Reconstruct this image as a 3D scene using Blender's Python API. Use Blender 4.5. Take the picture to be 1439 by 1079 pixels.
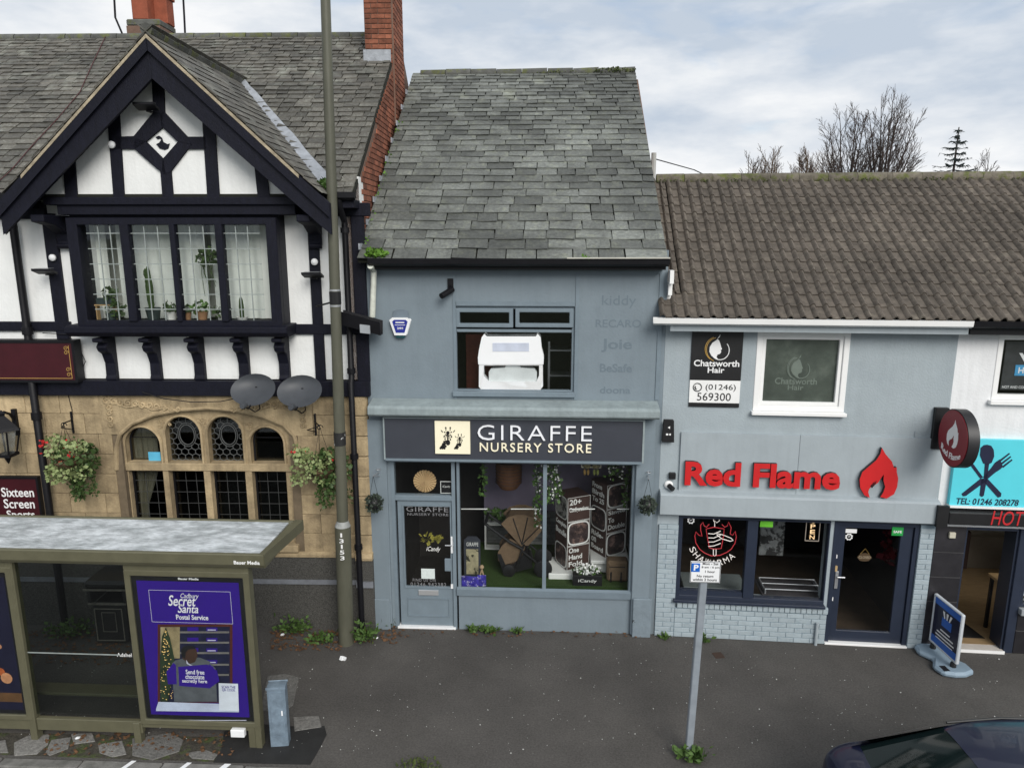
import bpy, bmesh, math, random
from mathutils import Vector, Matrix
R = math.radians
random.seed(11)
for o in list(bpy.data.objects): bpy.data.objects.remove(o)
SC = bpy.context.scene
COL = SC.collection

# ------------------------------------------------------------------ camera
FPX, CX, CY, PITCH, CAMH = 1010.0, 719.5, 539.5, R(11.6), 5.7
cam_d = bpy.data.cameras.new('camera'); cam = bpy.data.objects.new('camera', cam_d); COL.objects.link(cam)
cam.location = (0, 0, CAMH); cam.rotation_euler = (R(90) - PITCH, 0, 0)
cam_d.sensor_width = 36; cam_d.lens = FPX / 1439 * 36; cam_d.clip_start = .05; cam_d.clip_end = 3000
SC.camera = cam

# ------------------------------------------------------------------ sky, sun, exposure
SUN_EL, SUN_AZ = R(34), R(158)          # azimuth measured from +Y (away from the camera) towards +X
W = bpy.data.worlds.new('World'); SC.world = W; W.use_nodes = True
nt = W.node_tree; nt.nodes.clear()
def wn(t): return nt.nodes.new(t)
wo = wn('ShaderNodeOutputWorld'); bg = wn('ShaderNodeBackground'); bg.inputs['Strength'].default_value = .1
sky = wn('ShaderNodeTexSky'); sky.sky_type = 'NISHITA'; sky.sun_disc = False
sky.sun_elevation = SUN_EL; sky.sun_rotation = SUN_AZ
sky.air_density = 1.0; sky.dust_density = .6; sky.ozone_density = 2.0
tc = wn('ShaderNodeTexCoord'); mp = wn('ShaderNodeMapping'); mp.inputs['Scale'].default_value = (1.5, 1.5, 4.6); mp.inputs['Location'].default_value = (.35, .2, .1)
n1 = wn('ShaderNodeTexNoise'); n1.inputs['Scale'].default_value = 2.3; n1.inputs['Detail'].default_value = 9; n1.inputs['Roughness'].default_value = .52; n1.inputs['Distortion'].default_value = .35
r1 = wn('ShaderNodeValToRGB'); r1.color_ramp.elements[0].position = .16; r1.color_ramp.elements[1].position = .40
n2 = wn('ShaderNodeTexNoise'); n2.inputs['Scale'].default_value = 2.2; n2.inputs['Detail'].default_value = 8; n2.inputs['Roughness'].default_value = .55
r2 = wn('ShaderNodeValToRGB')
r2.color_ramp.elements[0].position = .40; r2.color_ramp.elements[0].color = (4.3, 4.9, 5.7, 1)
r2.color_ramp.elements[1].position = .62; r2.color_ramp.elements[1].color = (7.4, 7.5, 7.6, 1)
mx = wn('ShaderNodeMix'); mx.data_type = 'RGBA'
nt.links.new(tc.outputs['Generated'], mp.inputs['Vector'])
nt.links.new(mp.outputs[0], n1.inputs['Vector']); nt.links.new(mp.outputs[0], n2.inputs['Vector'])
nt.links.new(n1.outputs['Fac'], r1.inputs[0]); nt.links.new(n2.outputs['Fac'], r2.inputs[0])
nt.links.new(r1.outputs[0], mx.inputs['Factor']); nt.links.new(sky.outputs[0], mx.inputs['A']); nt.links.new(r2.outputs[0], mx.inputs['B'])
nt.links.new(mx.outputs['Result'], bg.inputs['Color']); nt.links.new(bg.outputs[0], wo.inputs[0])

sd = bpy.data.lights.new('sun', 'SUN'); sd.energy = 2.3; sd.angle = R(34); sd.color = (1, .96, .9)
so = bpy.data.objects.new('sun', sd); COL.objects.link(so)
sdir = Vector((math.sin(SUN_AZ) * math.cos(SUN_EL), math.cos(SUN_AZ) * math.cos(SUN_EL), math.sin(SUN_EL)))
so.location = sdir * 40; so.rotation_euler = sdir.to_track_quat('Z', 'Y').to_euler()
vs = SC.view_settings; vs.view_transform = 'Standard'; vs.look = 'None'; vs.gamma = 1; vs.use_curve_mapping = False; vs.exposure = 0.36

# ------------------------------------------------------------------ pixels to places
def ray(px, py):
    c, s = math.cos(PITCH), math.sin(PITCH)
    a, b = (px - CX) / FPX, -(py - CY) / FPX
    return Vector((a, c + b * s, -s + b * c))
class Frame:
    """A facade: u runs along it to the right, v into the building, z up."""
    def __init__(s, x, y, yaw):
        s.o = Vector((x, y, 0)); s.yaw = yaw
        s.U = Vector((math.cos(yaw), -math.sin(yaw), 0)); s.V = Vector((math.sin(yaw), math.cos(yaw), 0))
    def loc(s, p): d = Vector(p) - s.o; return Vector((d.dot(s.U), d.dot(s.V), d.z))
    def w(s, p): return s.o + s.U * p[0] + s.V * p[1] + Vector((0, 0, p[2]))
    def at(s, px, py, v=0.):
        r = ray(px, py); c = Vector((0, 0, CAMH))
        t = (v - s.loc(c).y) / (r.dot(s.V)); p = s.loc(c + r * t); return p.x, p.z
    def gr(s, px, py, z=0.):
        r = ray(px, py); t = (z - CAMH) / r.z; p = s.loc(Vector((0, 0, CAMH)) + r * t); return p.x, p.y
    def plane(s, px, py, z0, v0, k):
        """meets the slope z = z0 + k (v - v0)"""
        r = ray(px, py); rv = r.dot(s.V); cv = s.loc(Vector((0, 0, CAMH))).y
        t = (z0 + k * (cv - v0) - CAMH) / (r.z - k * rv); p = s.loc(Vector((0, 0, CAMH)) + r * t); return p
    def rect(s, x0, y0, x1, y1, v=0.):
        xm, ym = (x0 + x1) / 2, (y0 + y1) / 2
        return s.at(x0, ym, v)[0], s.at(x1, ym, v)[0], s.at(xm, y1, v)[1], s.at(xm, y0, v)[1]
WORLD = Frame(0, 0, 0)
def gpt(px, py):
    r = ray(px, py); t = -CAMH / r.z; p = r * t; return p.x, p.y
gx, gy = gpt(720, 885.5)
G = Frame(gx, gy, R(2.8))
uL = G.at(527, 800)[0]; uR = G.at(921, 800)[0]
pw = G.w((uL, 0, 0)); P = Frame(pw.x, pw.y, R(1.2))      # the pub: its right corner is u = 0
rw = G.w((uR, 0, 0)); Q = Frame(rw.x, rw.y, R(5.4))      # the right-hand shops: left corner is u = 0

# ------------------------------------------------------------------ materials
MATS = {}
def M(name, col, rough=.75, var=.12, scale=5., bump=.0, bscale=60., metal=0., rnd=0., col2=None, c2pos=(.55, .7), c2scale=3., streak=0., spec=.4, emit=0., stretch=None, coat=0., world=0.):
    if name in MATS: return MATS[name]
    m = bpy.data.materials.new(name); m.use_nodes = True; t = m.node_tree; n = t.nodes; lk = t.links.new
    b = n['Principled BSDF']; b.inputs['Roughness'].default_value = rough; b.inputs['Metallic'].default_value = metal
    b.inputs['Specular IOR Level'].default_value = spec
    if coat: b.inputs['Coat Weight'].default_value = coat; b.inputs['Coat Roughness'].default_value = .03
    c = tuple(col) + (1,)
    tcn = n.new('ShaderNodeTexCoord'); oi = n.new('ShaderNodeObjectInfo')
    add = n.new('ShaderNodeVectorMath'); add.operation = 'MULTIPLY_ADD'
    lk(oi.outputs['Random'], add.inputs[0]); add.inputs[1].default_value = (7.3, 3.1, 5.7); lk(tcn.outputs['Object'], add.inputs[2])
    vec = add.outputs[0]
    if stretch:
        mpn = n.new('ShaderNodeMapping'); mpn.inputs['Scale'].default_value = stretch; lk(vec, mpn.inputs['Vector']); vec = mpn.outputs[0]
    no = n.new('ShaderNodeTexNoise'); no.inputs['Scale'].default_value = scale; no.inputs['Detail'].default_value = 6; no.inputs['Roughness'].default_value = .62
    lk(vec, no.inputs['Vector'])
    mr = n.new('ShaderNodeMapRange'); mr.inputs['From Min'].default_value = .3; mr.inputs['From Max'].default_value = .7
    mr.inputs['To Min'].default_value = 1 - var; mr.inputs['To Max'].default_value = 1 + var
    lk(no.outputs['Fac'], mr.inputs['Value'])
    cur = None
    base = n.new('ShaderNodeRGB'); base.outputs[0].default_value = c; cur = base.outputs[0]
    if col2:
        n3 = n.new('ShaderNodeTexNoise'); n3.inputs['Scale'].default_value = c2scale; n3.inputs['Detail'].default_value = 7; n3.inputs['Roughness'].default_value = .65; lk(vec, n3.inputs['Vector'])
        m3 = n.new('ShaderNodeMapRange'); m3.inputs['From Min'].default_value = c2pos[0]; m3.inputs['From Max'].default_value = c2pos[1]; lk(n3.outputs['Fac'], m3.inputs['Value'])
        mm = n.new('ShaderNodeMix'); mm.data_type = 'RGBA'; lk(m3.outputs[0], mm.inputs['Factor']); lk(cur, mm.inputs['A']); mm.inputs['B'].default_value = tuple(col2) + (1,); cur = mm.outputs['Result']
    val = mr.outputs[0]
    if rnd:
        m4 = n.new('ShaderNodeMapRange'); m4.inputs['To Min'].default_value = 1 - rnd; m4.inputs['To Max'].default_value = 1 + rnd; ge = n.new('ShaderNodeNewGeometry'); ad = n.new('ShaderNodeMath'); ad.operation = 'ADD'; lk(oi.outputs['Random'], ad.inputs[0]); lk(ge.outputs['Random Per Island'], ad.inputs[1]); fr_ = n.new('ShaderNodeMath'); fr_.operation = 'FRACT'; lk(ad.outputs[0], fr_.inputs[0]); lk(fr_.outputs[0], m4.inputs['Value'])
        mu = n.new('ShaderNodeMath'); mu.operation = 'MULTIPLY'; lk(val, mu.inputs[0]); lk(m4.outputs[0], mu.inputs[1]); val = mu.outputs[0]
    if streak:
        mp2 = n.new('ShaderNodeMapping'); mp2.inputs['Scale'].default_value = (9, 9, .7); lk(add.outputs[0], mp2.inputs['Vector'])
        n5 = n.new('ShaderNodeTexNoise'); n5.inputs['Scale'].default_value = 1.6; n5.inputs['Detail'].default_value = 5; lk(mp2.outputs[0], n5.inputs['Vector'])
        m5 = n.new('ShaderNodeMapRange'); m5.inputs['From Min'].default_value = .45; m5.inputs['From Max'].default_value = .75; m5.inputs['To Min'].default_value = 1; m5.inputs['To Max'].default_value = 1 - streak; lk(n5.outputs['Fac'], m5.inputs['Value'])
        mu = n.new('ShaderNodeMath'); mu.operation = 'MULTIPLY'; lk(val, mu.inputs[0]); lk(m5.outputs[0], mu.inputs[1]); val = mu.outputs[0]
    if world:
        gw = n.new('ShaderNodeNewGeometry'); n6 = n.new('ShaderNodeTexNoise'); n6.inputs['Scale'].default_value = .9; n6.inputs['Detail'].default_value = 6; n6.inputs['Roughness'].default_value = .6; lk(gw.outputs['Position'], n6.inputs['Vector'])
        m6 = n.new('ShaderNodeMapRange'); m6.inputs['From Min'].default_value = .36; m6.inputs['From Max'].default_value = .64; m6.inputs['To Min'].default_value = 1 - world; m6.inputs['To Max'].default_value = 1 + world; lk(n6.outputs['Fac'], m6.inputs['Value'])
        mu = n.new('ShaderNodeMath'); mu.operation = 'MULTIPLY'; lk(val, mu.inputs[0]); lk(m6.outputs[0], mu.inputs[1]); val = mu.outputs[0]
    vm = n.new('ShaderNodeVectorMath'); vm.operation = 'SCALE'; lk(cur, vm.inputs[0]); lk(val, vm.inputs['Scale'])
    lk(vm.outputs[0], b.inputs['Base Color'])
    if emit: lk(vm.outputs[0], b.inputs['Emission Color']); b.inputs['Emission Strength'].default_value = emit
    if bump:
        nb = n.new('ShaderNodeTexNoise'); nb.inputs['Scale'].default_value = bscale; nb.inputs['Detail'].default_value = 5; lk(vec, nb.inputs['Vector'])
        bp = n.new('ShaderNodeBump'); bp.inputs['Strength'].default_value = bump; bp.inputs['Distance'].default_value = .02; lk(nb.outputs['Fac'], bp.inputs['Height']); lk(bp.outputs[0], b.inputs['Normal'])
    MATS[name] = m; return m
def glass(name, tint=(.9, .92, .92), refl=1., dirt=.0, rough=.01):
    if name in MATS: return MATS[name]
    m = bpy.data.materials.new(name); m.use_nodes = True; t = m.node_tree; n = t.nodes; lk = t.links.new; n.clear()
    out = n.new('ShaderNodeOutputMaterial'); tr = n.new('ShaderNodeBsdfTransparent'); tr.inputs[0].default_value = tuple(tint) + (1,)
    gl = n.new('ShaderNodeBsdfGlossy'); gl.inputs['Roughness'].default_value = rough
    lw = n.new('ShaderNodeLayerWeight'); lw.inputs['Blend'].default_value = .5
    pw_ = n.new('ShaderNodeMath'); pw_.operation = 'POWER'; lk(lw.outputs['Facing'], pw_.inputs[0]); pw_.inputs[1].default_value = 4
    ma = n.new('ShaderNodeMath'); ma.operation = 'MULTIPLY_ADD'; lk(pw_.outputs[0], ma.inputs[0]); ma.inputs[1].default_value = .9 * refl; ma.inputs[2].default_value = .045 * refl
    mi = n.new('ShaderNodeMixShader'); lk(ma.outputs[0], mi.inputs[0]); lk(tr.outputs[0], mi.inputs[1]); lk(gl.outputs[0], mi.inputs[2]); last = mi.outputs[0]
    if dirt:
        tcn = n.new('ShaderNodeTexCoord'); no = n.new('ShaderNodeTexNoise'); no.inputs['Scale'].default_value = 3; no.inputs['Detail'].default_value = 6; lk(tcn.outputs['Object'], no.inputs['Vector'])
        m3 = n.new('ShaderNodeMapRange'); m3.inputs['From Min'].default_value = .35; m3.inputs['From Max'].default_value = .8; m3.inputs['To Max'].default_value = dirt; lk(no.outputs['Fac'], m3.inputs['Value'])
        df = n.new('ShaderNodeBsdfDiffuse'); df.inputs[0].default_value = (.4, .42, .42, 1); m2 = n.new('ShaderNodeMixShader'); lk(m3.outputs[0], m2.inputs[0]); lk(last, m2.inputs[1]); lk(df.outputs[0], m2.inputs[2]); last = m2.outputs[0]
    lk(last, out.inputs[0]); MATS[name] = m; return m
def s2l(r, g, b):
    f = lambda c: (c / 255 / 12.92) if c / 255 < .04045 else ((c / 255 + .055) / 1.055) ** 2.4
    return (f(r), f(g), f(b))

# ------------------------------------------------------------------ mesh building
OWN = {}
class T:
    """One thing: an Empty at its base that parents its parts; parts are built in the facade's coordinates."""
    def __init__(s, name, label, cat, fr, o=(0, 0, 0), group=None, kind=None):
        s.fr = fr; s.o = Vector(o); s.obj = bpy.data.objects.new(name, None); COL.objects.link(s.obj)
        s.obj.empty_display_size = .1
        s.obj.location = fr.w(o); s.obj.rotation_euler = (0, 0, -fr.yaw)
        s.obj['label'] = label; s.obj['category'] = cat
        if group: s.obj['group'] = group
        if kind: s.obj['kind'] = kind
def own(parent):
    return (parent, parent.obj) if isinstance(parent, T) else (OWN[parent.name], parent)
def mesh_obj(name, me, mat, parent, loc=None, rot=None, scale=None, label=None, kind=None):
    t, po = own(parent)
    o = bpy.data.objects.new(name, me)
    if mat and not me.materials: me.materials.append(mat)
    COL.objects.link(o); o.parent = po; OWN[o.name] = t
    if loc is not None: o.location = Vector(loc) - t.o
    if rot is not None: o.rotation_euler = rot
    if scale is not None: o.scale = scale
    if label: o['label'] = label
    if kind: o['kind'] = kind
    return o
class MB:
    def __init__(s): s.v = []; s.f = []
    def add(s, vs, fs):
        n = len(s.v); s.v += [tuple(p) for p in vs]; s.f += [tuple(i + n for i in f) for f in fs]; return s
    def box(s, u0, u1, v0, v1, z0, z1):
        return s.add([(u0, v0, z0), (u1, v0, z0), (u1, v1, z0), (u0, v1, z0), (u0, v0, z1), (u1, v0, z1), (u1, v1, z1), (u0, v1, z1)],
                     [(0, 1, 5, 4), (1, 2, 6, 5), (2, 3, 7, 6), (3, 0, 4, 7), (4, 5, 6, 7), (3, 2, 1, 0)])
    def prism(s, pts, v0, v1):
        """outline in (u, z), from v0 (front) to v1"""
        a = sum(pts[i][0] * pts[(i + 1) % len(pts)][1] - pts[(i + 1) % len(pts)][0] * pts[i][1] for i in range(len(pts)))
        if a < 0: pts = pts[::-1]
        n = len(pts)
        return s.add([(p[0], v0, p[1]) for p in pts] + [(p[0], v1, p[1]) for p in pts],
                     [tuple(range(n)), tuple(range(2 * n - 1, n - 1, -1))] + [(i, i + n, (i + 1) % n + n, (i + 1) % n)[::-1] for i in range(n)])
    def hprism(s, pts, z0, z1):
        """outline in (u, v)"""
        a = sum(pts[i][0] * pts[(i + 1) % len(pts)][1] - pts[(i + 1) % len(pts)][0] * pts[i][1] for i in range(len(pts)))
        if a < 0: pts = pts[::-1]
        n = len(pts)
        return s.add([(p[0], p[1], z1) for p in pts] + [(p[0], p[1], z0) for p in pts],
                     [tuple(range(n)), tuple(range(2 * n - 1, n - 1, -1))] + [(i, i + n, (i + 1) % n + n, (i + 1) % n) for i in range(n)])
    def sprism(s, pts, u0, u1):
        """outline in (v, z), along u"""
        n = len(pts)
        a = sum(pts[i][0] * pts[(i + 1) % n][1] - pts[(i + 1) % n][0] * pts[i][1] for i in range(n))
        if a < 0: pts = pts[::-1]
        return s.add([(u0, p[0], p[1]) for p in pts] + [(u1, p[0], p[1]) for p in pts],
                     [tuple(range(n))[::-1], tuple(range(n, 2 * n))] + [(i, (i + 1) % n, (i + 1) % n + n, i + n) for i in range(n)])
    def tube(s, pts, r, n=6, closed=False):
        pts = [Vector(p) for p in pts]; k = len(pts); rr = r if isinstance(r, (list, tuple)) else [r] * k
        base = len(s.v); prev = None
        for i, p in enumerate(pts):
            a = pts[(i - 1) % k] if (closed or i > 0) else p; b = pts[(i + 1) % k] if (closed or i < k - 1) else p
            d = (b - a).normalized() if (b - a).length > 1e-9 else Vector((0, 0, 1))
            if prev is None:
                x = d.orthogonal().normalized()
            else:
                x = prev - d * prev.dot(d); x = x.normalized() if x.length > 1e-6 else d.orthogonal().normalized()
            prev = x; y = d.cross(x)
            for j in range(n):
                q = 2 * math.pi * j / n; s.v.append(tuple(p + (x * math.cos(q) + y * math.sin(q)) * rr[i]))
        for i in range(k if closed else k - 1):
            i2 = (i + 1) % k
            for j in range(n):
                s.f.append((base + i * n + j, base + i * n + (j + 1) % n, base + i2 * n + (j + 1) % n, base + i2 * n + j))
        if not closed:
            s.f.append(tuple(base + j for j in range(n))[::-1]); s.f.append(tuple(base + (k - 1) * n + j for j in range(n)))
        return s
    def lathe(s, c, prof, n=16, axis='z', sx=1., sy=1.):
        """prof: (radius, height) along axis from centre c"""
        base = len(s.v)
        for r, h in prof:
            for j in range(n):
                q = 2 * math.pi * j / n; a, b = r * math.cos(q) * sx, r * math.sin(q) * sy
                if axis == 'z': p = (c[0] + a, c[1] + b, c[2] + h)
                elif axis == 'v': p = (c[0] + a, c[1] + h, c[2] + b)
                else: p = (c[0] + h, c[1] + a, c[2] + b)
                s.v.append(p)
        for i in range(len(prof) - 1):
            for j in range(n): s.f.append((base + i * n + j, base + i * n + (j + 1) % n, base + (i + 1) * n + (j + 1) % n, base + (i + 1) * n + j))
        s.f.append(tuple(base + j for j in range(n))[::-1]); s.f.append(tuple(base + (len(prof) - 1) * n + j for j in range(n)))
        return s
    def ball(s, c, r, n=10, m=6, sc=(1, 1, 1)):
        return s.lathe(c, [(max(1e-4, math.sin(math.pi * i / m)) * r * sc[0], -math.cos(math.pi * i / m) * r * sc[2]) for i in range(m + 1)], n, sy=sc[1] / sc[0])
    def wall(s, u0, u1, z0, z1, v0, v1, ops=()):
        """a slab with rectangular openings (u0, u1, z0, z1), cleanly meshed"""
        us = sorted({u0, u1, *[x for o in ops for x in o[:2]]}); zs = sorted({z0, z1, *[x for o in ops for x in o[2:]]})
        us = [u for u in us if u0 <= u <= u1]; zs = [z for z in zs if z0 <= z <= z1]
        def solid(i, j):
            if i < 0 or j < 0 or i >= len(us) - 1 or j >= len(zs) - 1: return False
            a, b = (us[i] + us[i + 1]) / 2, (zs[j] + zs[j + 1]) / 2
            return not any(o[0] < a < o[1] and o[2] < b < o[3] for o in ops)
        for i in range(len(us) - 1):
            for j in range(len(zs) - 1):
                if not solid(i, j): continue
                a, b, c, d = us[i], us[i + 1], zs[j], zs[j + 1]
                s.add([(a, v0, c), (b, v0, c), (b, v0, d), (a, v0, d)], [(0, 1, 2, 3)]); s.add([(a, v1, c), (b, v1, c), (b, v1, d), (a, v1, d)], [(3, 2, 1, 0)])
                if not solid(i - 1, j): s.add([(a, v0, c), (a, v1, c), (a, v1, d), (a, v0, d)], [(3, 2, 1, 0)])
                if not solid(i + 1, j): s.add([(b, v0, c), (b, v1, c), (b, v1, d), (b, v0, d)], [(0, 1, 2, 3)])
                if not solid(i, j - 1): s.add([(a, v0, c), (b, v0, c), (b, v1, c), (a, v1, c)], [(3, 2, 1, 0)])
                if not solid(i, j + 1): s.add([(a, v0, d), (b, v0, d), (b, v1, d), (a, v1, d)], [(0, 1, 2, 3)])
        return s
    def remap(s, a, b): s.v = [tuple(b.loc(a.w(p))) for p in s.v]; return s
    def frame(s, u0, u1, z0, z1, t, v0, v1):
        tl, tr_, tb, tt = t if isinstance(t, tuple) else (t, t, t, t)
        return s.wall(u0, u1, z0, z1, v0, v1, [(u0 + tl, u1 - tr_, z0 + tb, z1 - tt)])
    def mesh(s, name, mat, off=(0, 0, 0), smooth=False, bevel=0., weld=False):
        me = bpy.data.meshes.new(name); o = Vector(off)
        me.from_pydata([(p[0] - o.x, p[1] - o.y, p[2] - o.z) for p in s.v], [], s.f)
        if bevel or weld:
            bm = bmesh.new(); bm.from_mesh(me)
            bmesh.ops.remove_doubles(bm, verts=bm.verts, dist=1e-5)
            if bevel:
                es = [e for e in bm.edges if len(e.link_faces) == 2 and e.calc_face_angle(0) > R(35)]
                bmesh.ops.bevel(bm, geom=es, offset=bevel, segments=1, affect='EDGES', clamp_overlap=True)
            bm.to_mesh(me); bm.free()
        if mat: me.materials.append(mat)
        if smooth: me.shade_smooth(); me.set_sharp_from_angle(angle=R(40))
        me.update(); return me
    def build(s, name, mat, parent, smooth=False, bevel=0., weld=False, label=None, kind=None):
        t, po = own(parent)
        return mesh_obj(name, s.mesh(name, mat, t.o, smooth, bevel, weld), None, parent, label=label, kind=kind)
    def solo(s, name, mat, label, cat, fr, o, smooth=False, bevel=0., group=None, kind=None, weld=False):
        t = T.__new__(T); t.fr = fr; t.o = Vector(o)
        ob = bpy.data.objects.new(name, s.mesh(name, mat, o, smooth, bevel, weld)); COL.objects.link(ob)
        ob.location = fr.w(o); ob.rotation_euler = (0, 0, -fr.yaw)
        if label: ob['label'] = label
        if cat: ob['category'] = cat
        if group: ob['group'] = group
        if kind: ob['kind'] = kind
        t.obj = ob; OWN[ob.name] = t; return ob
def piece(name, me, parent, loc, rot=None, scale=None, label=None):
    return mesh_obj(name, me, None, parent, loc, rot, scale, label)
_txt = {}
def text_mesh(s, bold=0., shear=0., spacing=1., line=1., align='CENTER'):
    key = (s, bold, shear, spacing, line, align)
    if key in _txt: return _txt[key]
    cu = bpy.data.curves.new('t', 'FONT'); cu.body = s; cu.offset = bold; cu.shear = shear; cu.space_character = spacing; cu.space_line = line
    cu.align_x = align; cu.resolution_u = 3; cu.fill_mode = 'FRONT'
    ob = bpy.data.objects.new('t', cu); me = bpy.data.meshes.new_from_object(ob)
    V = [v.co.copy() for v in me.vertices]; Fc = [tuple(p.vertices) for p in me.polygons]
    bpy.data.objects.remove(ob); bpy.data.curves.remove(cu); bpy.data.meshes.remove(me)
    if not V: raise RuntimeError('no text ' + s)
    x0, x1 = min(v.x for v in V), max(v.x for v in V); y0, y1 = min(v.y for v in V), max(v.y for v in V)
    _txt[key] = ([((v.x - x0) / (x1 - x0), (v.y - y0) / (y1 - y0)) for v in V], Fc); return _txt[key]
def islands(n, faces):
    p = list(range(n))
    def fd(a):
        while p[a] != a: p[a] = p[p[a]]; a = p[a]
        return a
    for f in faces:
        for k in f[1:]: p[fd(f[0])] = fd(k)
    return [fd(i) for i in range(n)]
def text(s, uz, v, depth, mat, parent, name='lettering', split=False, remap=None, edge=None, warp=None, label=None, **kw):
    """lettering filling the rectangle uz = (u0, u1, z0, z1) at v, 'depth' thick towards the street"""
    V, Fc = text_mesh(s, **kw); u0, u1, z0, z1 = uz
    pts = [(u0 + x * (u1 - u0), z0 + y * (z1 - z0)) for x, y in V]
    if warp: pts = [warp(*p) for p in pts]
    # weld coincident points so outlines can be found
    idx, key = [], {}
    for p in pts:
        k = (round(p[0], 5), round(p[1], 5)); idx.append(key.setdefault(k, len(key)))
    uq = [None] * len(key)
    for p, i in zip(pts, idx): uq[i] = p
    fs = [tuple(dict.fromkeys(idx[i] for i in f)) for f in Fc]; fs = [f for f in fs if len(f) > 2]
    isl = islands(len(uq), fs) if split else [0] * len(uq)
    res = []
    for k in sorted(set(isl), key=lambda k: min(uq[i][0] for i in range(len(uq)) if isl[i] == k)):
        sel = [i for i in range(len(uq)) if isl[i] == k]; mp_ = {i: j for j, i in enumerate(sel)}; n = len(sel)
        ff = [tuple(mp_[i] for i in f) for f in fs if isl[f[0]] == k]
        mb = MB(); cnt = {}
        for f in ff:
            for a, b in zip(f, f[1:] + f[:1]): cnt[(a, b)] = cnt.get((a, b), 0) + 1
        rim = [(a, b) for (a, b) in cnt if (b, a) not in cnt]
        mb.add([(uq[i][0], v - depth, uq[i][1]) for i in sel] + [(uq[i][0], v, uq[i][1]) for i in sel],
               ff + [(b, a, a + n, b + n) for a, b in rim])
        nf = len(ff)
        if remap: mb.remap(*remap)
        ob = mb.build(name, mat, parent, label=label)
        if edge:
            ob.data.materials.append(edge)
            for i, p in enumerate(ob.data.polygons): p.material_index = 0 if i < nf else 1
        res.append(ob)
    return res
def struct(name, mb, mat, fr=WORLD, o=(0, 0, 0), smooth=False):
    return mb.solo(name, mat, None, None, fr, o, smooth, kind='structure')
def disc(c, r, n=20, sx=1., sz=1.):
    return [(c[0] + r * sx * math.cos(2 * math.pi * i / n), c[1] + r * sz * math.sin(2 * math.pi * i / n)) for i in range(n)]
def pxp(fr, pts, v):
    return [fr.at(x, y, v) for x, y in pts]
# ------------------------------------------------------------------ palette
m_tar = M('asphalt_pavement', (.082, .077, .072), .9, .28, 45, .5, 160, col2=(.097, .091, .084), c2pos=(.42, .7), c2scale=.7, spec=.25, world=.13)
m_road = M('asphalt_road', (.055, .055, .056), .9, .2, 3, .4, 140, spec=.25)
m_patch = M('fresh_tarmac', (.018, .018, .018), .85, .3, 6, .5, 120)
m_kerb = M('kerb_stone', (.17, .165, .155), .9, .22, 9, .4, 70, rnd=.15, col2=(.1, .1, .09), c2pos=(.5, .7))
m_sett = M('sett_stone', (.16, .155, .145), .95, .35, 26, .8, 60, rnd=.22)
m_moss = M('moss', (.06, .08, .02), .95, .4, 30, .6, 90)
m_dirt = M('gutter_dirt', (.05, .045, .035), .95, .5, 18, .8, 60, col2=(.05, .065, .02), c2pos=(.5, .6), c2scale=6)
m_slate = M('slate', (.098, .092, .078), .62, .35, 9, .4, 45, rnd=.34, world=.22, col2=(.17, .175, .15), c2pos=(.5, .72), c2scale=4, spec=.45)
m_slate_g = M('slate_welsh', (.115, .122, .112), .6, .32, 8, .35, 40, rnd=.34, world=.36, col2=(.165, .175, .14), c2pos=(.52, .7), c2scale=2.5, streak=.25, spec=.45)
m_under = M('roof_underlay', (.012, .013, .009), .95)
m_ridge = M('ridge_tile', (.09, .092, .085), .85, .3, 8, .4, 40, rnd=.2, col2=(.1, .11, .04), c2pos=(.5, .62), c2scale=5)
m_black = M('black_timber_paint', (.0055, .006, .013), .6, .3, 8, .3, 35, stretch=(3, 3, 1), spec=.22)
m_pl = M('white_plaster', (.76, .77, .76), .85, .05, 3, .2, 25, streak=.05, col2=(.66, .67, .64), c2pos=(.6, .8), c2scale=2)
m_stone = M('sandstone', (.37, .285, .17), .9, .25, 5, .5, 40, rnd=.16, col2=(.2, .15, .09), c2pos=(.5, .78), c2scale=2.6, streak=.22, world=.14)
m_joint = M('mortar_joint', (.15, .115, .075), .95, .2, 9)
m_pebble = M('grey_render_plinth', (.07, .068, .062), .92, .6, 70, .8, 90)
m_lead = M('lead_flashing', (.30, .32, .35), .5, .25, 8, .3, 20, spec=.6)
m_brick = M('red_brick', (.21, .075, .043), .9, .35, 12, .4, 60, rnd=.45, world=.2)
m_bmort = M('brick_mortar', (.16, .10, .075), .95, .2, 12)
m_terra = M('terracotta_pot', (.26, .07, .036), .8, .2, 6, .2, 30)
m_iron = M('black_iron', (.006, .006, .008), .5, .2, 10, .1, 40, spec=.25)
m_came = M('lead_came', (.26, .29, .28), .5, .15, 10)
m_glass = glass('clear_pane', (.95, .96, .96), .6)
m_gdark = glass('old_pane', (.62, .64, .64), .8)
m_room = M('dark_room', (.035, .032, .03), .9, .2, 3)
m_bwall = M('pale_room', (.62, .64, .58), .9, .08, 3)
m_net = M('net_curtain', (.72, .75, .70), .9, .05, 4)
m_cream = M('cream_curtain', (.62, .56, .42), .9, .12, 8, stretch=(6, 6, .5))
m_maroon = M('maroon_sign', (.045, .006, .01), .4, .15, 5)
m_gold = M('gold_line', (.42, .26, .07), .5)
m_white = M('white_paint', (.78, .79, .8), .5, .05, 6)
m_whitetext = M('white_print', (.8, .8, .8), .5, .02)
m_leaf = M('green_leaf', (.07, .14, .03), .6, .35, 20, rnd=.2)
m_leafp = M('pale_leaf', (.22, .27, .11), .6, .35, 25)
m_leafd = M('dark_leaf', (.04, .075, .018), .6, .35, 20)
m_leafr = M('dry_leaf', (.11, .055, .025), .8, .5, 30)
m_red = M('red_flower', (.45, .02, .02), .6, .3, 30)
m_dish = M('dish_grey', (.055, .06, .068), .5, .15, 4)

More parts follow.
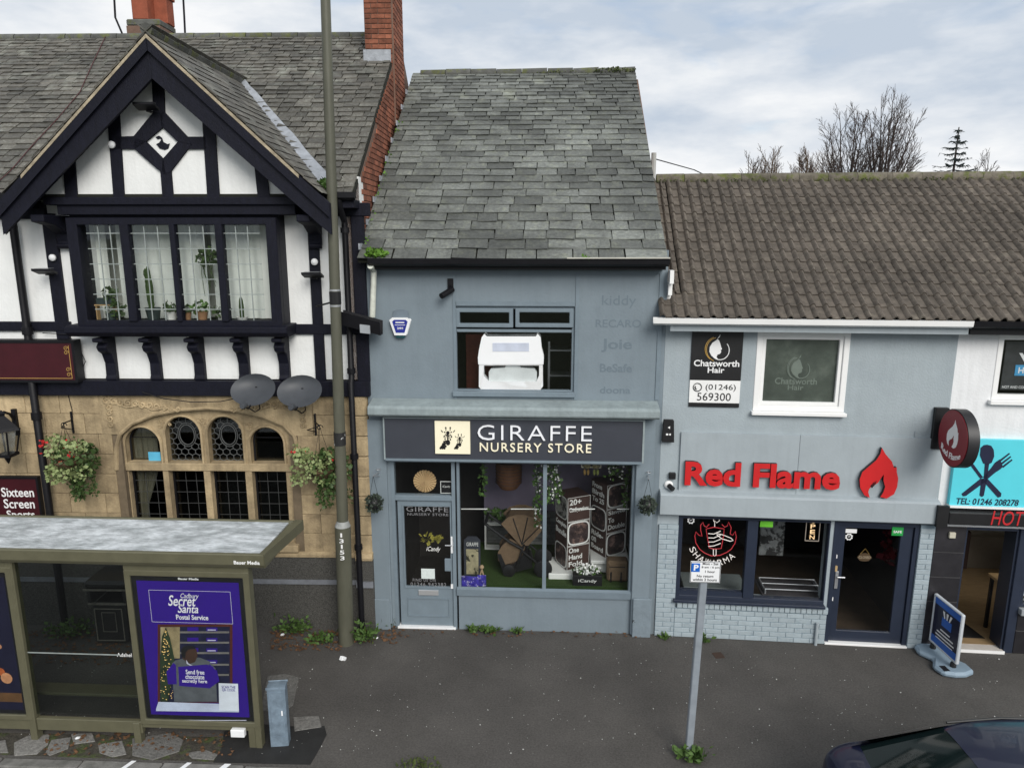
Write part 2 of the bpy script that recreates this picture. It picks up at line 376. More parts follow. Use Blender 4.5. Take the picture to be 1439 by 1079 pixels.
def leafy(mb, c, rad, n, size, shell=.35, droop=0., rng=random):
    for _ in range(n):
        while True:
            d = Vector((rng.uniform(-1, 1), rng.uniform(-1, 1), rng.uniform(-1, 1)))
            if .05 < d.length < 1: break
        d = d.normalized() * (shell + (1 - shell) * d.length)
        p = Vector(c) + Vector((d.x * rad[0], d.y * rad[1], d.z * rad[2]))
        a = Vector((rng.gauss(0, 1), rng.gauss(0, 1), rng.gauss(0, 1) - droop)).normalized(); b = a.cross(Vector((rng.gauss(0, 1), rng.gauss(0, 1), rng.gauss(0, 1)))).normalized()
        s = size * rng.uniform(.6, 1.3); w = s * .42
        mb.add([p, p + a * s * .5 + b * w, p + a * s, p + a * s * .5 - b * w], [(0, 1, 2, 3)])
    return mb

# ------------------------------------------------------------------ the setting: ground, road, kerb, pavement
struct('ground', MB().box(-900, 900, -900, 1500, -.6, -.16), M('far_ground', (.06, .075, .04), .95, .3, .05))
K = Frame(0, 6.77, R(2.6))
struct('road', MB().box(-60, 60, -14, -.139, -.4, -.115), m_road, K)
pave = struct('pavement', MB().box(-60, 60, .0, 9, -.4, 0), m_tar, K)
kerb = struct('kerb', MB().box(-60, 60, -.135, -.004, -.5, -.03), m_kerb, K)
kme = [MB().box(-.448, .448, -.066, .066, -.2, .012 + .004 * i).mesh('kerb_stone', m_kerb, bevel=.012) for i in range(3)]
for i in range(-9, 10):
    piece('kerb_stone', kme[i % 3], kerb, (i * .912 + .25, -.0695, -.004), (0, R(random.uniform(-.3, .3)), 0))
for px, w in ((178, .05), (258, .05), (312, .07)):
    u, v = K.gr(px, 1075); mb = MB().hprism([(u - .03, -.134), (u + w - .03, -.134), (u + w + .03, -.004), (u + .03, -.004)], .0165, .0205); mb.build('paint_mark', m_white, kerb)
# dirt strip, fresh tarmac and granite setts along the kerb by the shelter
def gpoly(pts, fr=K): return [fr.gr(x, y) for x, y in pts]
mb = MB().hprism(gpoly([(-60, 1028), (330, 1036), (330, 1071), (-60, 1058)]), -.02, .004); mb.build('gutter_strip', m_dirt, pave)
mb = MB().hprism(gpoly([(315, 1028), (350, 1015), (372, 1018), (430, 1022), (456, 1020), (459, 1032), (450, 1050), (436, 1074), (300, 1071), (312, 1050)]), -.02, .0085); mb.build('tarmac_patch', m_patch, pave)
setts = [[(20, 1044), (40, 1034), (70, 1032), (68, 1046), (52, 1060), (20, 1062)], [(72, 1040), (100, 1036), (96, 1052), (70, 1062), (64, 1058)],
         [(138, 1046), (172, 1041), (178, 1060), (158, 1064), (140, 1058)], [(186, 1038), (240, 1030), (258, 1040), (252, 1056), (215, 1068), (186, 1062)],
         [(262, 1058), (290, 1054), (306, 1060), (300, 1068), (270, 1066)], [(-30, 1046), (8, 1040), (12, 1058), (-25, 1058)],
         [(100, 1032), (130, 1030), (134, 1042), (104, 1046)], [(376, 950), (402, 947), (420, 952), (412, 990), (400, 1000), (366, 998)],
         [(412, 1008), (448, 1006), (452, 1022), (414, 1028)]]
for s_ in setts:
    mb = MB().hprism(gpoly(s_), -.03, random.uniform(.011, .016)); mb.build('sett', m_sett, pave, bevel=.005)
mb = MB().hprism(gpoly([(1000, 917), (1013, 916), (1019, 924), (1006, 925)]), -.01, .004); mb.build('drain_cover', M('rust_iron', (.05, .03, .022), .8), pave)

# ------------------------------------------------------------------ slates
def slate_meshes(name, mat, n=5):
    out = []
    for _ in range(n):
        j = lambda a: random.uniform(-a, a)
        mb = MB().box(-.5, .5, 0, 1, 0, 1)
        mb.v = [(x + j(.012), y + (j(.05) if y == 0 else 0), z + (j(.25) if (y == 0 and z == 1) else 0)) for x, y, z in mb.v]
        out.append(mb.mesh(name, mat))
    return out
def xform_add(mb, me, mat4):
    mb.add([mat4 @ v.co for v in me.vertices], [tuple(p.vertices) for p in me.polygons])
def slate_roof(part, mat, u0, u1, z0, v0, ang, slope_len, gauge0, gauge1, w0, w1, skip=None, limit=300, seed=3, th=.013, order=None):
    rng = random.Random(seed); mes = slate_meshes('slate', mat); cand = []
    s = -.06; row = 0
    while s < slope_len - .05:
        f = max(0, s) / slope_len; g = gauge0 + (gauge1 - gauge0) * f; u = u0 - rng.uniform(0, .2)
        while u < u1:
            w = (w0 + (w1 - w0) * f) * rng.uniform(.72, 1.35)
            a, b = max(u, u0), min(u + w, u1)
            if u1 - b < .08: b = u1
            if b - a > .05:
                cand.append((a, b, s + rng.uniform(-.008, .006), g, row))
            u = b if b > u else u + w
            if b >= u1: break
        s += g; row += 1
    cand = [c for c in cand if not (skip and skip(c))]
    if order: cand.sort(key=order)
    mb = MB(); cnt = 0
    for a, b, s, g, row in cand:
        tilt = math.atan2(th * 1.25, g); ln = min(g * 1.75, slope_len - s + .02)
        p = (( a + b) / 2, v0 + s * math.cos(ang) - .012 * math.sin(ang), z0 + s * math.sin(ang) + .012 * math.cos(ang))
        rot = (ang - tilt + rng.uniform(-.012, .012), 0, rng.gauss(0, .012)); sc = (b - a - rng.uniform(.008, .018), ln, th * rng.uniform(.8, 1.4)); me = rng.choice(mes)
        # the tail rides up over the course below
        p = (p[0], p[1] - th * 1.7 * math.sin(ang), p[2] + th * 1.7 * math.cos(ang))
        if cnt < limit:
            piece('slate', me, part, p, rot, sc); cnt += 1
        else:
            t = OWN[part.name]
            m4 = Matrix.Translation(Vector(p)) @ Matrix.Rotation(rot[0], 4, 'X') @ Matrix.Rotation(rot[2], 4, 'Z') @ Matrix.Diagonal((sc[0], sc[1], sc[2], 1))
            xform_add(mb, me, m4)
    if mb.v: mb.build('slate_courses', mat, part, kind='stuff')

# ------------------------------------------------------------------ the pub
pub = T('timber_framed_pub', 'black and white timber framed pub with gabled bay over a sandstone ground floor', 'pub', P)
def pr(x0, y0, x1, y1, v): return P.rect(x0, y0, x1, y1, v)
def timber(x0, y0, x1, y1, vf, vb=.02, bev=.008, name='timber'):
    a, b, c, d = pr(x0, y0, x1, y1, vf); return MB().box(a, b, vf, vb, c, d).build(name, m_black, pub, bevel=bev)
PL = -8.5                                             # left end of the pub, out of frame
zE = P.at(500, 274, -.3)[1]; zBand = P.at(460, 545, -.1)[1]
z_band0, z_band1 = P.at(460, 556, -.1)[1], P.at(460, 535, -.1)[1]
KP = .735
rid = P.plane(400, 53, zE, -.3, KP); vR, zR = rid.y, rid.z
slopeP = math.hypot(vR + .3, zR - zE)
gr_ = P.plane(338, 117, zE, -.3, KP); gu, gz = gr_.x, gr_.z
ap = P.at(208, 47, -.62)
gb = P.plane(452, 262, zE, -.3, KP); kg = (gz - gb.z) / (gb.x - gu)
# walls
bw = pr(100, 306, 392, 458, -.34)                     # the bay's outer frame
zt = zE + .25
mb = MB().wall(PL, -.004, z_band1, zt, 0, .25, [(bw[0] + .1, bw[1] - .1, bw[2] + .05, bw[3] - .03)]); mb.build('plaster_wall', m_pl, pub)
wu0, wu1 = P.at(172, 640)[0], P.at(408, 640)[0]; wz1 = P.at(290, 568)[1]; zSill = None; zPl = P.at(480, 778, -.04)[1]; zSill = zPl + .13
mb = MB().wall(PL, -.004, 0, z_band0 + .02, 0, .3, [(wu0, wu1, zSill, wz1)]); sw = mb.build('stone_wall', m_joint, pub)
mb = MB()
mb.box(PL, PL + .3,   .3, 7.3, 0, zE + .1); mb.box(PL, -.004, 7.3, 7.5, 0, zE + .1); mb.build('rear_wall', m_bmort, pub)
# brick end wall rising above the neighbour's roof
mb = MB().sprism([(.31, 0), (7.2, 0), (7.2, zE + .1), (vR, zR - .06), (.0, zE + .17), (.0, z_band1), (.31, z_band1)], -.25, -.006)
endw = mb.build('end_wall', m_bmort, pub)
bme = MB().box(-.004, .012, -.107, .107, -.0325, .0325).mesh('brick', m_brick, bevel=.003)
ze0 = zE + .17
nb = 0
for r in range(0, 34):
    z = 5.75 + r * .0765
    v = .02 + (0 if r % 2 else .11)
    while v < vR + .3:
        top = ze0 + v * (zR - ze0) / vR
        if .13 < v and top - .98 < z < top - .05 and v < vR + .1: piece('brick', bme, endw, (-.006, v, z)); nb += 1
        v += .225
# interior rooms
mb = MB().box(bw[0] - .3, bw[1] + .3, .5, .55, bw[2] - .4, bw[3] + .3); mb.box(bw[0] - .3, bw[1] + .3, .26, .5, bw[2] - .45, bw[2] - .4); mb.box(bw[0] - .3, bw[1] + .3, .26, .5, bw[3] + .3, bw[3] + .35); mb.build('interior_wall', m_bwall, pub)
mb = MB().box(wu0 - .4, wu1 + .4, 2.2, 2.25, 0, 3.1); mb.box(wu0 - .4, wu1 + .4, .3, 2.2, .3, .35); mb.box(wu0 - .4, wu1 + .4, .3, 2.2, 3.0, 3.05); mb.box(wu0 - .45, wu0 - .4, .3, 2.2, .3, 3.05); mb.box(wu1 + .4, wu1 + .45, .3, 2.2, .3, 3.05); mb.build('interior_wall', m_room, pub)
# main roof
th = math.atan(KP)
mb = MB().sprism([(-.3, zE), (vR, zR), (2 * vR + .3, zE), (2 * vR + .3, zE - .06), (vR, zR - .09), (-.3, zE - .06)], PL - .2, -.01)
roof = mb.build('roof', m_under, pub)
def pub_skip(c):
    a, b, s, g, row = c; z = zE + s * math.sin(th); half = (gz - z) / kg
    return z < gz and a > gu - half - .05 and b < gu + half + .12
def pub_order(c):
    a, b, s, g, row = c; px_in = -5.6 < (a + b) / 2
    return (0 if px_in else 1, s)
slate_roof(roof, m_slate, PL - .2, -.02, zE, -.3, th, slopeP, .165, .112, .23, .19, pub_skip, 300, 5, order=pub_order)
u = PL
while u < -.3:
    w = .45; mb = MB().tube([(u, vR, zR - .005), (u + w - .012, vR, zR - .005)], [.085, .088], 10); mb.build('ridge_tile', m_ridge, roof, smooth=True); u += w
# gable roof over the bay
vf = -.62
hl = 1 / math.cos(math.atan(kg))
eaveU = gb.x + .10; eaveZ = gz - kg * (eaveU - gu)
def gable_side(sg, name):
    a = Vector((gu, vf, gz)); b = Vector((gu, gr_.y + .1, gz)); c = Vector((gu + sg * (eaveU - gu), gb.y + .02, eaveZ)); d = Vector((gu + sg * (eaveU - gu), vf, eaveZ))
    n = (b - a).cross(d - a).normalized(); n = n if n.z > 0 else -n
    mb = MB().add([p for p in (a, b, c, d)] + [p - n * .07 for p in (a, b, c, d)], [(0, 1, 2, 3), (7, 6, 5, 4), (0, 3, 7, 4), (3, 2, 6, 7), (2, 1, 5, 6), (1, 0, 4, 5)])
    g = mb.build(name, m_under, pub)
    rng = random.Random(17 + sg); mes = slate_meshes('slate', m_slate, 4); st = MB(); L = (eaveU - gu) * hl; s = .0
    dn = Vector((sg * 1, 0, -kg)).normalized()
    while s < L:
        f = s / L; vend = b.y + (c.y - b.y) * f; v = vf - .05 - rng.uniform(0, .15)
        while v < vend:
            w = rng.uniform(.18, .34); a0, b0 = max(v, vf - .05), min(v + w, vend)
            if b0 - a0 > .04:
                tail = a + dn * (s + .17) + n * .028
                up = (-dn * 1 + n * -.07).normalized(); nn = up.cross(Vector((0, -sg, 0))); x = Vector((0, -sg, 0)); nn = x.cross(up).normalized()
                m4 = Matrix(((x.x, up.x, nn.x, tail.x), (x.y, up.y, nn.y, (a0 + b0) / 2), (x.z, up.z, nn.z, tail.z), (0, 0, 0, 1))) @ Matrix.Diagonal((b0 - a0 - .007, .3, .010, 1))
                if nn.z < 0: pass
                xform_add(st, rng.choice(mes), m4)
            v += w
        s += .15
    st.build('slate_courses', m_slate, g, kind='stuff')
    return g
gR = gable_side(1, 'gable_roof'); gL = gable_side(-1, 'gable_roof')
mb = MB()
k = 9; pts = [(gu, vf - .03 + (gr_.y + .1 - vf) * i / k, gz + .035 + random.uniform(-.008, .008)) for i in range(k + 1)]
for i in range(k):
    MB().tube([pts[i], pts[i + 1]], [.075, .068], 8).build('ridge_tile', m_ridge, gR, smooth=True)
# lead valley
a, b = Vector(gr_), Vector((gb.x + .03, gb.y, gb.z)); n_ = Vector((0, -KP, 1)).normalized()
mb = MB(); K_ = 14; pr_ = []
for i in range(K_ + 1):
    p = a.lerp(b, i / K_); w = .045 + .05 * i / K_ + random.uniform(-.008, .008)
    pr_.append((p + Vector((-.05, 0, 0)) + n_ * (.035 + random.uniform(0, .012)), p + Vector((w * 1.7, .01, .01)) + n_ * (.045 + random.uniform(0, .012))))
for i in range(K_): mb.add([pr_[i][0], pr_[i][1], pr_[i + 1][1], pr_[i + 1][0]] + [q - n_ * .012 for q in (pr_[i][0], pr_[i][1], pr_[i + 1][1], pr_[i + 1][0])], [(0, 1, 2, 3), (7, 6, 5, 4), (0, 3, 7, 4), (1, 5, 6, 2)])
mb.build('valley_flashing', m_lead, pub)
# bargeboards, their plain moulding and the mortar fillet under the slates
for sg in (-1, 1):
    e = gu + sg * (eaveU - gu + .12); ez = gz - kg * (eaveU - gu + .12); d = Vector((sg, -kg)).normalized(); n2 = Vector((-d.y * sg, d.x * sg)); n2 = n2 if n2.y > 0 else -n2
    A = Vector((gu, gz - .03)); B = Vector((e, ez - .03))
    wb = .34
    poly = [(A.x, A.y), (B.x, B.y), (B.x, B.y - wb * 1.1), (gu, gz - .03 - wb * hl)]
    MB().prism(poly, vf, vf + .05).build('bargeboard', m_black, pub, bevel=.004)
    poly = [(A.x, A.y + .0), (B.x, B.y), (B.x, B.y - .16), (gu, gz - .03 - .115 * hl)]
    MB().prism(poly, vf - .045, vf - .002).build('bargeboard_moulding', m_black, pub, bevel=.006)
    poly = [(A.x, A.y + .012), (B.x - sg * .35, B.y + .012 + .35 * kg), (B.x - sg * .35, B.y - .03 + .35 * kg), (gu, A.y - .03)]
    MB().prism(poly, vf - .052, vf + .03).build('verge_mortar', M('verge_mortar', (.33, .28, .2), .95, .35, 9, .6, 30), pub)
    # purlin soffit
    MB().prism([(gu, gz - .12), (e - sg * .1, ez - .02), (e - sg * .1, ez - .1), (gu, gz - .2)], vf + .05, -.28).build('soffit', m_black, pub)
# gable infill and timbers
vg = -.28
zb = P.at(230, 276, vg)[1]
halfb = (gz - .2 - zb) / kg
MB().prism([(gu - halfb, zb - .02), (gu + halfb, zb - .02), (gu, gz - .2)], vg, .02).build('gable_plaster', m_pl, pub)
def gtimber(pts, vfr=vg - .03): return MB().prism(pxp(P, pts, vfr), vfr, vg + .002).build('timber', m_black, pub, bevel=.006)
gtimber([(213, 92), (228, 92), (231, 165), (216, 165)])
gtimber([(150, 150), (166, 150), (174, 280), (160, 280)])
gtimber([(284, 160), (300, 160), (308, 280), (292, 280)])
gtimber([(89, 230), (104, 225), (108, 280), (92, 280)])
gtimber([(357, 225), (372, 230), (379, 280), (363, 280)])
gtimber([(225, 232), (239, 232), (243, 280), (229, 280)])
gtimber([(163, 193), (192, 192), (197, 198), (197, 207), (190, 209), (164, 209)])
gtimber([(262, 193), (288, 193), (289, 209), (262, 209), (256, 202)])
for q in ([(216, 158), (230, 158), (231, 176), (204, 199), (190, 209), (185, 196)], [(230, 158), (262, 192), (268, 203), (251, 200), (227, 177), (226, 160)],
          [(190, 196), (204, 199), (229, 224), (232, 244), (222, 238), (188, 208)], [(251, 199), (268, 203), (238, 242), (228, 244), (229, 224)]):
    gtimber(q, vg - .036)
# black bird in the diamond
bt = T('bird_emblem', 'small black bird emblem on the white diamond in the pub gable', 'emblem', P, (P.at(229, 203, vg)[0], vg - .002, P.at(229, 203, vg)[1]))
MB().prism(pxp(P, [(220, 203), (224, 201), (227, 197), (226, 195), (222, 196), (219, 193), (224, 191), (228, 194), (230, 200), (236, 203), (239, 202), (237, 209), (232, 211), (225, 209)], vg), vg - .012, vg - .001).build('bird', m_black, bt)
# beams
timber(60, 277, 425, 288, vg - .10, .0); timber(80, 286, 415, 302, vg - .06, .0)
timber(0 - 200, 452, 98, 465, -.05); timber(398, 456, 520, 470, -.05)
timber(-250, 535, 519, 556, -.1, .0)
for x0, x1, y0, y1 in ((72, 90, 300, 537), (437, 451.5, 300, 537), (497, 515, 285, 537), (-45, -28, 290, 537)): timber(x0, y0, x1, y1, -.045)
timber(-240, 285, 62, 308, -.06); timber(420, 285, 519, 304, -.06)
# consoles carrying the bargeboards
def console(px, py0, py1, vout):
    u, z1 = P.at(px, py0, -.2); z0 = P.at(px, py1, -.1)[1]; h = z1 - z0
    prof = [(-.04, z0), (-.10, z0 + .02 * h), (-.12, z0 + .12 * h), (-.07, z0 + .2 * h), (-.1, z0 + .45 * h), (vout * .55, z0 + .7 * h), (vout, z0 + .8 * h), (vout, z1), (-.0, z1)]
    MB().sprism(prof, u - .085, u + .085).build('console', m_black, pub, bevel=.01)
console(76, 303, 350, -.55); console(437, 303, 350, -.55)
for px in (142, 206, 269, 333, 391):
    u, z1 = P.at(px + 1, 474, -.2); z0 = P.at(px + 6, 535, -.06)[1]; h = z1 - z0
    prof = [(.0, z0), (-.09, z0), (-.115, z0 + .06 * h), (-.09, z0 + .14 * h), (-.085, z0 + .4 * h), (-.14, z0 + .62 * h), (-.22, z0 + .7 * h), (-.25, z0 + .8 * h), (-.2, z0 + .88 * h), (-.32, z0 + .92 * h), (-.32, z1), (0, z1)]
    MB().sprism(prof, u - .07, u + .07).build('corbel', m_black, pub, bevel=.01)
# the bay window
vw = -.34
bay = MB().frame(bw[0], bw[1], bw[2], bw[3], (.14, .14, .07, .09), vw, vw + .1).build('bay_window', m_black, pub, bevel=.008)
mb = MB().box(bw[0], bw[0] + .1, vw + .1, -.0, bw[2], bw[3]); mb.box(bw[1] - .1, bw[1], vw + .1, -.0, bw[2], bw[3]); mb.box(bw[0], bw[1], vw + .1, .0, bw[3] - .02, bw[3] + .25); mb.box(bw[0] + .1, bw[1] - .1, vw + .1, .3, bw[2] - .02, bw[2] + .05); mb.build('bay_cheek', m_black, bay)
a, b, c, d = pr(92, 458, 404, 474, vw - .06); MB().sprism([(vw - .02, d), (vw - .08, d - .02), (vw - .08, c + .06), (vw - .02, c), (-.0, c), (-.0, d)], a, b).build('sill', m_black, bay, bevel=.006)
lights = [(125, 175), (187, 243.5), (251, 307), (317, 367)]
zl0, zl1 = P.at(245, 456, vw)[1], P.at(245, 306, vw)[1]
pme = {}
for i, (x0, x1) in enumerate(lights):
    a, b = P.at(x0, 381, vw)[0], P.at(x1, 381, vw)[0]
    if i < 3:
        a2 = P.at(lights[i + 1][0], 381, vw)[0]; MB().box(b, a2, vw - .025, vw + .09, bw[2] + .06, bw[3] - .08).build('mullion', m_black, bay, bevel=.008)
    cw, ch = (b - a) / 3, (zl1 - zl0) / 7
    mb = MB()
    for q in range(1, 3): mb.box(a + cw * q - .0055, a + cw * q + .0055, vw + .035, vw + .047, zl0, zl1)
    for q in range(1, 7): mb.box(a, b, vw + .0345, vw + .0475, zl0 + ch * q - .0055, zl0 + ch * q + .0055)
    mb.build('lead_came', m_came, bay)
    if i not in pme: pme[i] = MB().box(-cw / 2, cw / 2, -.002, .002, -ch / 2, ch / 2).mesh('pane', m_glass)
    for q in range(3):
        for w in range(7):
            piece('pane', pme[i], bay, (a + cw * (q + .5), vw + .041, zl0 + ch * (w + .5)), (R(random.uniform(-.5, .5)), 0, R(random.uniform(-.6, .6))))
# net curtains behind
for lab, x0, x1 in (('pale net curtain behind the leftmost light of the bay window', 112, 160), ('pale net curtain across the middle of the bay window', 172, 294), ('pale net curtain behind the rightmost light of the bay window', 303, 385)):
    a, b = P.at(x0, 381, .2)[0], P.at(x1, 381, .2)[0]; mb = MB(); n = int((b - a) / .03); vv = []
    for i in range(n + 1):
        u = a + (b - a) * i / n; v = .12 + .018 * math.sin(i * 1.15) + .012 * math.sin(i * .41 + x0)
        vv += [(u, v, zl0 - .1), (u, v, zl1 + .2), (u, v + .006, zl1 + .2), (u, v + .006, zl0 - .1)]
    fs = []
    for i in range(n):
        q = 4 * i; fs += [(q, q + 4, q + 5, q + 1), (q + 3, q + 2, q + 6, q + 7)]
    mb.add(vv, fs); mb.solo('net_curtain', m_net, lab, 'curtain', P, ((a + b) / 2, .12, zl0 - .1), smooth=True, group='net curtains in the bay window')
# plants on the bay sill
zs = bw[2] + .052; vp = -.15
def pot(px, r, h, mat, label, name='potted_plant', v=vp, z=None, py=455):
    u = P.at(px, py, v)[0]; z = zs if z is None else z
    t = T(name, label, 'plant', P, (u, v, z), 'plants in the pub bay window')
    MB().lathe((u, v, z), [(r * .72, 0), (r, h), (r, h), (r * .85, h - .01)], 14).build('pot', mat, t, smooth=True); return t, u, z + h - .01
m_potd = M('dark_pot', (.03, .045, .045), .6); m_potw = M('white_pot', (.7, .7, .66), .5); m_pott = M('clay_pot', (.3, .16, .08), .8)
t, u, z = pot(217, .1, .17, m_potd, 'tall cactus in a dark green pot on the bay sill')
mb = MB().lathe((u - .02, vp, z), [(.03, 0), (.045, .12), (.05, .3), (.035, .42), (.03, .5), (.01, .56)], 8)
for k in range(5): mb.lathe((u - .02 + random.uniform(-.04, .04), vp, z + .1 * k), [(.01, 0), (.03, .05), (.025, .1), (.005, .13)], 6)
mb.build('stem', m_leafd, t)
for px, r, h, mt, lab, s_, lm in ((242, .075, .12, m_potw, 'small leafy plant in a white pot beside the cactus', .09, m_leafd), (264, .06, .11, m_pott, 'little green plant in a brown pot right of the white pot', .08, m_leafd), (285, .08, .12, m_pott, 'wide leafy plant in a clay pot below the hanging plant', .11, m_leaf), (311, .045, .06, m_potw, 'tiny spreading plant at the foot of the third mullion', .1, m_leafd)):
    t, u, z = pot(px, r, h, mt, lab); leafy(MB(), (u, vp, z + s_ * .6), (s_ * 1.1, s_, s_ * .8), 60, .06).build('foliage', lm, t)
t, u, z = pot(341, .08, .05, m_potw, 'slim cactus in a shallow white dish in the rightmost light')
MB().lathe((u, vp, z), [(.03, 0), (.035, .15), (.025, .24), (.005, .29)], 8).build('stem', m_leafd, t, smooth=True)
u, z = P.at(293, 362, vp)
t = T('hanging_plant', 'trailing green plant hanging in the third light of the bay window', 'plant', P, (u, vp, z), 'plants in the pub bay window')
mb = MB(); leafy(mb, (u, vp, z), (.17, .1, .1), 110, .07)
for k in range(7):
    a = u + random.uniform(-.14, .14); mb.tube([(a, vp, z), (a + random.uniform(-.05, .05), vp, z - .2), (a + random.uniform(-.06, .06), vp, z - random.uniform(.3, .55))], .004, 4)
mb.build('foliage', m_leafd, t); MB().tube([(u, vp, z), (u, vp, zl1 + .05)], .004, 4).build('cord', m_iron, t)
u0 = P.at(150, 440, vp)[0]
t = T('plant_stand', 'low wooden plant stand with small plants at the left of the bay', 'stand', P, (u0, vp, zs))
mb = MB().box(u0 - .13, u0 + .13, vp - .05, vp + .05, zs + .2, zs + .215)
for du in (-.12, .11): mb.box(u0 + du, u0 + du + .012, vp - .04, vp + .04, zs, zs + .2)
mb.build('shelf', M('pine', (.4, .26, .12), .7), t)
MB().box(u0 - .1, u0 + .12, vp - .04, vp + .04, zs + .216, zs + .3).build('trough', m_potd, t); leafy(MB(), (u0 + .05, vp, zs + .36), (.09, .05, .07), 40, .07).build('foliage', m_leafd, t)
t, u, z = pot(158, .07, .1, m_potd, 'spider plant in a dark pot under the little stand', v=-.2); leafy(MB(), (u + .07, -.2, z + .07), (.14, .06, .1), 50, .07).build('foliage', m_leafd, t)

# gutters and pipes
zg = zE - .02
mb = MB().sprism([(-.33, zg + .05), (-.33, zg - .02), (-.38, zg - .05), (-.43, zg - .02), (-.43, zg + .05)], gu + (eaveU - gu) + .05, .03); mb.build('gutter', m_iron, pub)
mb = MB().box(gu + (eaveU - gu), 0.0, -.33, -.0, zE - .16, zE - .06); mb.build('soffit', m_black, pub)
mb = MB().box(PL, gu - (eaveU - gu), -.33, -.0, zE - .16, zE - .06); mb.build('soffit', m_black, pub)
MB().sprism([(-.33, zg + .05), (-.33, zg - .02), (-.38, zg - .05), (-.43, zg - .02), (-.43, zg + .05)], PL, gu - (eaveU - gu) - .05).build('gutter', m_iron, pub)
ud = P.at(489, 420, -.12)[0]
mb = MB().tube([(ud, -.36, zg - .03), (ud, -.36, zg - .1), (ud, -.12, zg - .32), (ud, -.12, z_band1 + .05), (ud, -.17, z_band1 - .02), (ud, -.17, 0.0)], .042, 10)
for z in (zg - .42, 3.9, 2.7, 1.35): mb.tube([(ud, -.12 if z > z_band1 else -.17, z - .035), (ud, -.12 if z > z_band1 else -.17, z + .035)], .058, 10)
mb.build('downpipe', m_iron, pub, smooth=True)
ud2 = P.at(27, 380, -.12)[0]
mb = MB().tube([(ud2, -.36, zg - .03), (ud2, -.36, zg - .1), (ud2, -.12, zg - .32), (ud2, -.12, z_band1 + .05), (ud2, -.17, z_band1 - .02), (ud2, -.17, 0.0)], .05, 10)
for z in (P.at(40, 465, -.12)[1], P.at(48, 583, -.12)[1], 1.2): mb.tube([(ud2, -.12 if z > z_band1 else -.17, z - .05), (ud2, -.12 if z > z_band1 else -.17, z + .05)], .068, 10)
mb.build('downpipe', m_iron, pub, smooth=True)

# --- sandstone ground floor: ashlar blocks proud of the joints
def ash(u0, u1, z0, z1, v=0, mat=m_stone): MB().box(u0 + .003, u1 - .003, v - .014, v + .01, z0 + .003, z1 - .003).build('stone', mat, sw, bevel=.005)
qz0 = zPl; ch = (z_band0 - qz0) / 8
uq = P.at(497, 690, -.05)[0]
aU0, aU1 = P.at(145, 610)[0], P.at(441, 610)[0]
for r in range(8):
    z0, z1 = qz0 + r * ch, qz0 + (r + 1) * ch
    up_ = z0 >= P.at(168, 610)[1]
    for lo, hi in ((-6.6, aU0 if up_ else P.at(161, 640)[0]), (aU1 if up_ else P.at(420, 640)[0], uq)):
        u = lo
        off = .5 if r % 2 else 0
        first = True
        while u < hi - .01:
            w = random.uniform(.42, .7) * (.55 if first and off else 1); first = False
            e = min(u + w, hi); e = hi if hi - e < .18 else e; ash(u, e, z0, z1); u = e
for r in range(8):                       # quoins at the right corner, rounded edge
    z0, z1 = qz0 + r * ch, qz0 + (r + 1) * ch
    MB().hprism([(uq + .004, -.075), (-.06, -.075), (-.02, -.06), (-.006, -.03), (-.006, .05), (uq + .004, .05)], z0 + .004, z1 - .004).build('quoin', m_stone, sw, bevel=.012)
MB().sprism([(-.14, zPl - .06), (-.15, zPl - .02), (-.10, zPl + .03), (-.0, zPl + .05), (0, zPl - .06)], uq, -.004).build('plinth_cap', m_stone, sw)
MB().sprism([(-.06, zPl - .05), (-.06, zPl - .01), (-.02, zPl + .02), (0, zPl + .02), (0, zPl - .05)], PL, uq - .004).build('plinth_cap', m_stone, sw)
mb = MB().box(PL, uq, -.04, -.0005, 0, zPl - .051); mb.box(uq + .003, -.004, -.12, -.0005, 0, zPl - .061); mb.build('plinth', m_pebble, sw)
zq = P.at(470, 817, -.04)[1]
MB().box(PL, uq, -.055, -.041, zq - .04, zq + .03).build('plinth_band', M('plinth_band', (.16, .17, .19), .9, .2, 8), sw)
MB().hprism([(uq, -.15), (-.004, -.15), (-.004, -.121), (uq, -.121)], zq - .04, zq + .05).build('plinth_band', M('plinth_band', (.16, .17, .19)), sw)
# --- arched mullioned window
wl = [(177.5, 227, 600), (235, 284.5, 585), (294, 343, 585), (352.6, 400, 600)]
vt = .07
wlu = [(P.at(a, 640, vt)[0], P.at(b, 640, vt)[0], P.at((a + b) / 2, y, vt)[1]) for a, b, y in wl]
ztr0, ztr1 = P.at(290, 661, vt)[1], P.at(290, 650.5, vt)[1]
def zarch(u):
    for a, b, zt_ in wlu:
        if a < u < b:
            c, r = (a + b) / 2, (b - a) / 2; return zt_ - r + math.sqrt(max(0, r * r - (u - c) ** 2))
    return ztr1
N = 220; us = [wu0 + (wu1 - wu0) * i / N for i in range(N + 1)]
ex = sorted(set(us + [x for a, b, _ in wlu for x in (a - 1e-4, a + 1e-4, b - 1e-4, b + 1e-4)]))
mb = MB(); vv = []; fs = []
for u in ex:
    z = zarch(u); vv += [(u, vt, z), (u, vt, wz1), (u, .3, z)]
for i in range(len(ex) - 1):
    q = 3 * i; fs += [(q, q + 3, q + 4, q + 1), (q, q + 2, q + 5, q + 3)]
mb.add(vv, fs); win = mb.build('mullioned_window', m_stone, sw)
t_ = pub
mb = MB(); mb.box(wu0, wu1, vt - .035, .29, ztr0, ztr1 + .002)
for i in range(3): mb.box(wlu[i][1], wlu[i + 1][0], vt - .02, .29, zSill, ztr0)
mb.box(wu0, wlu[0][0], vt, .29, zSill, ztr0); mb.box(wlu[3][1], wu1, vt, .29, zSill, ztr0); mb.box(wu0 - .05, wu1 + .05, -.08, .3, zSill - .1, zSill + .001)
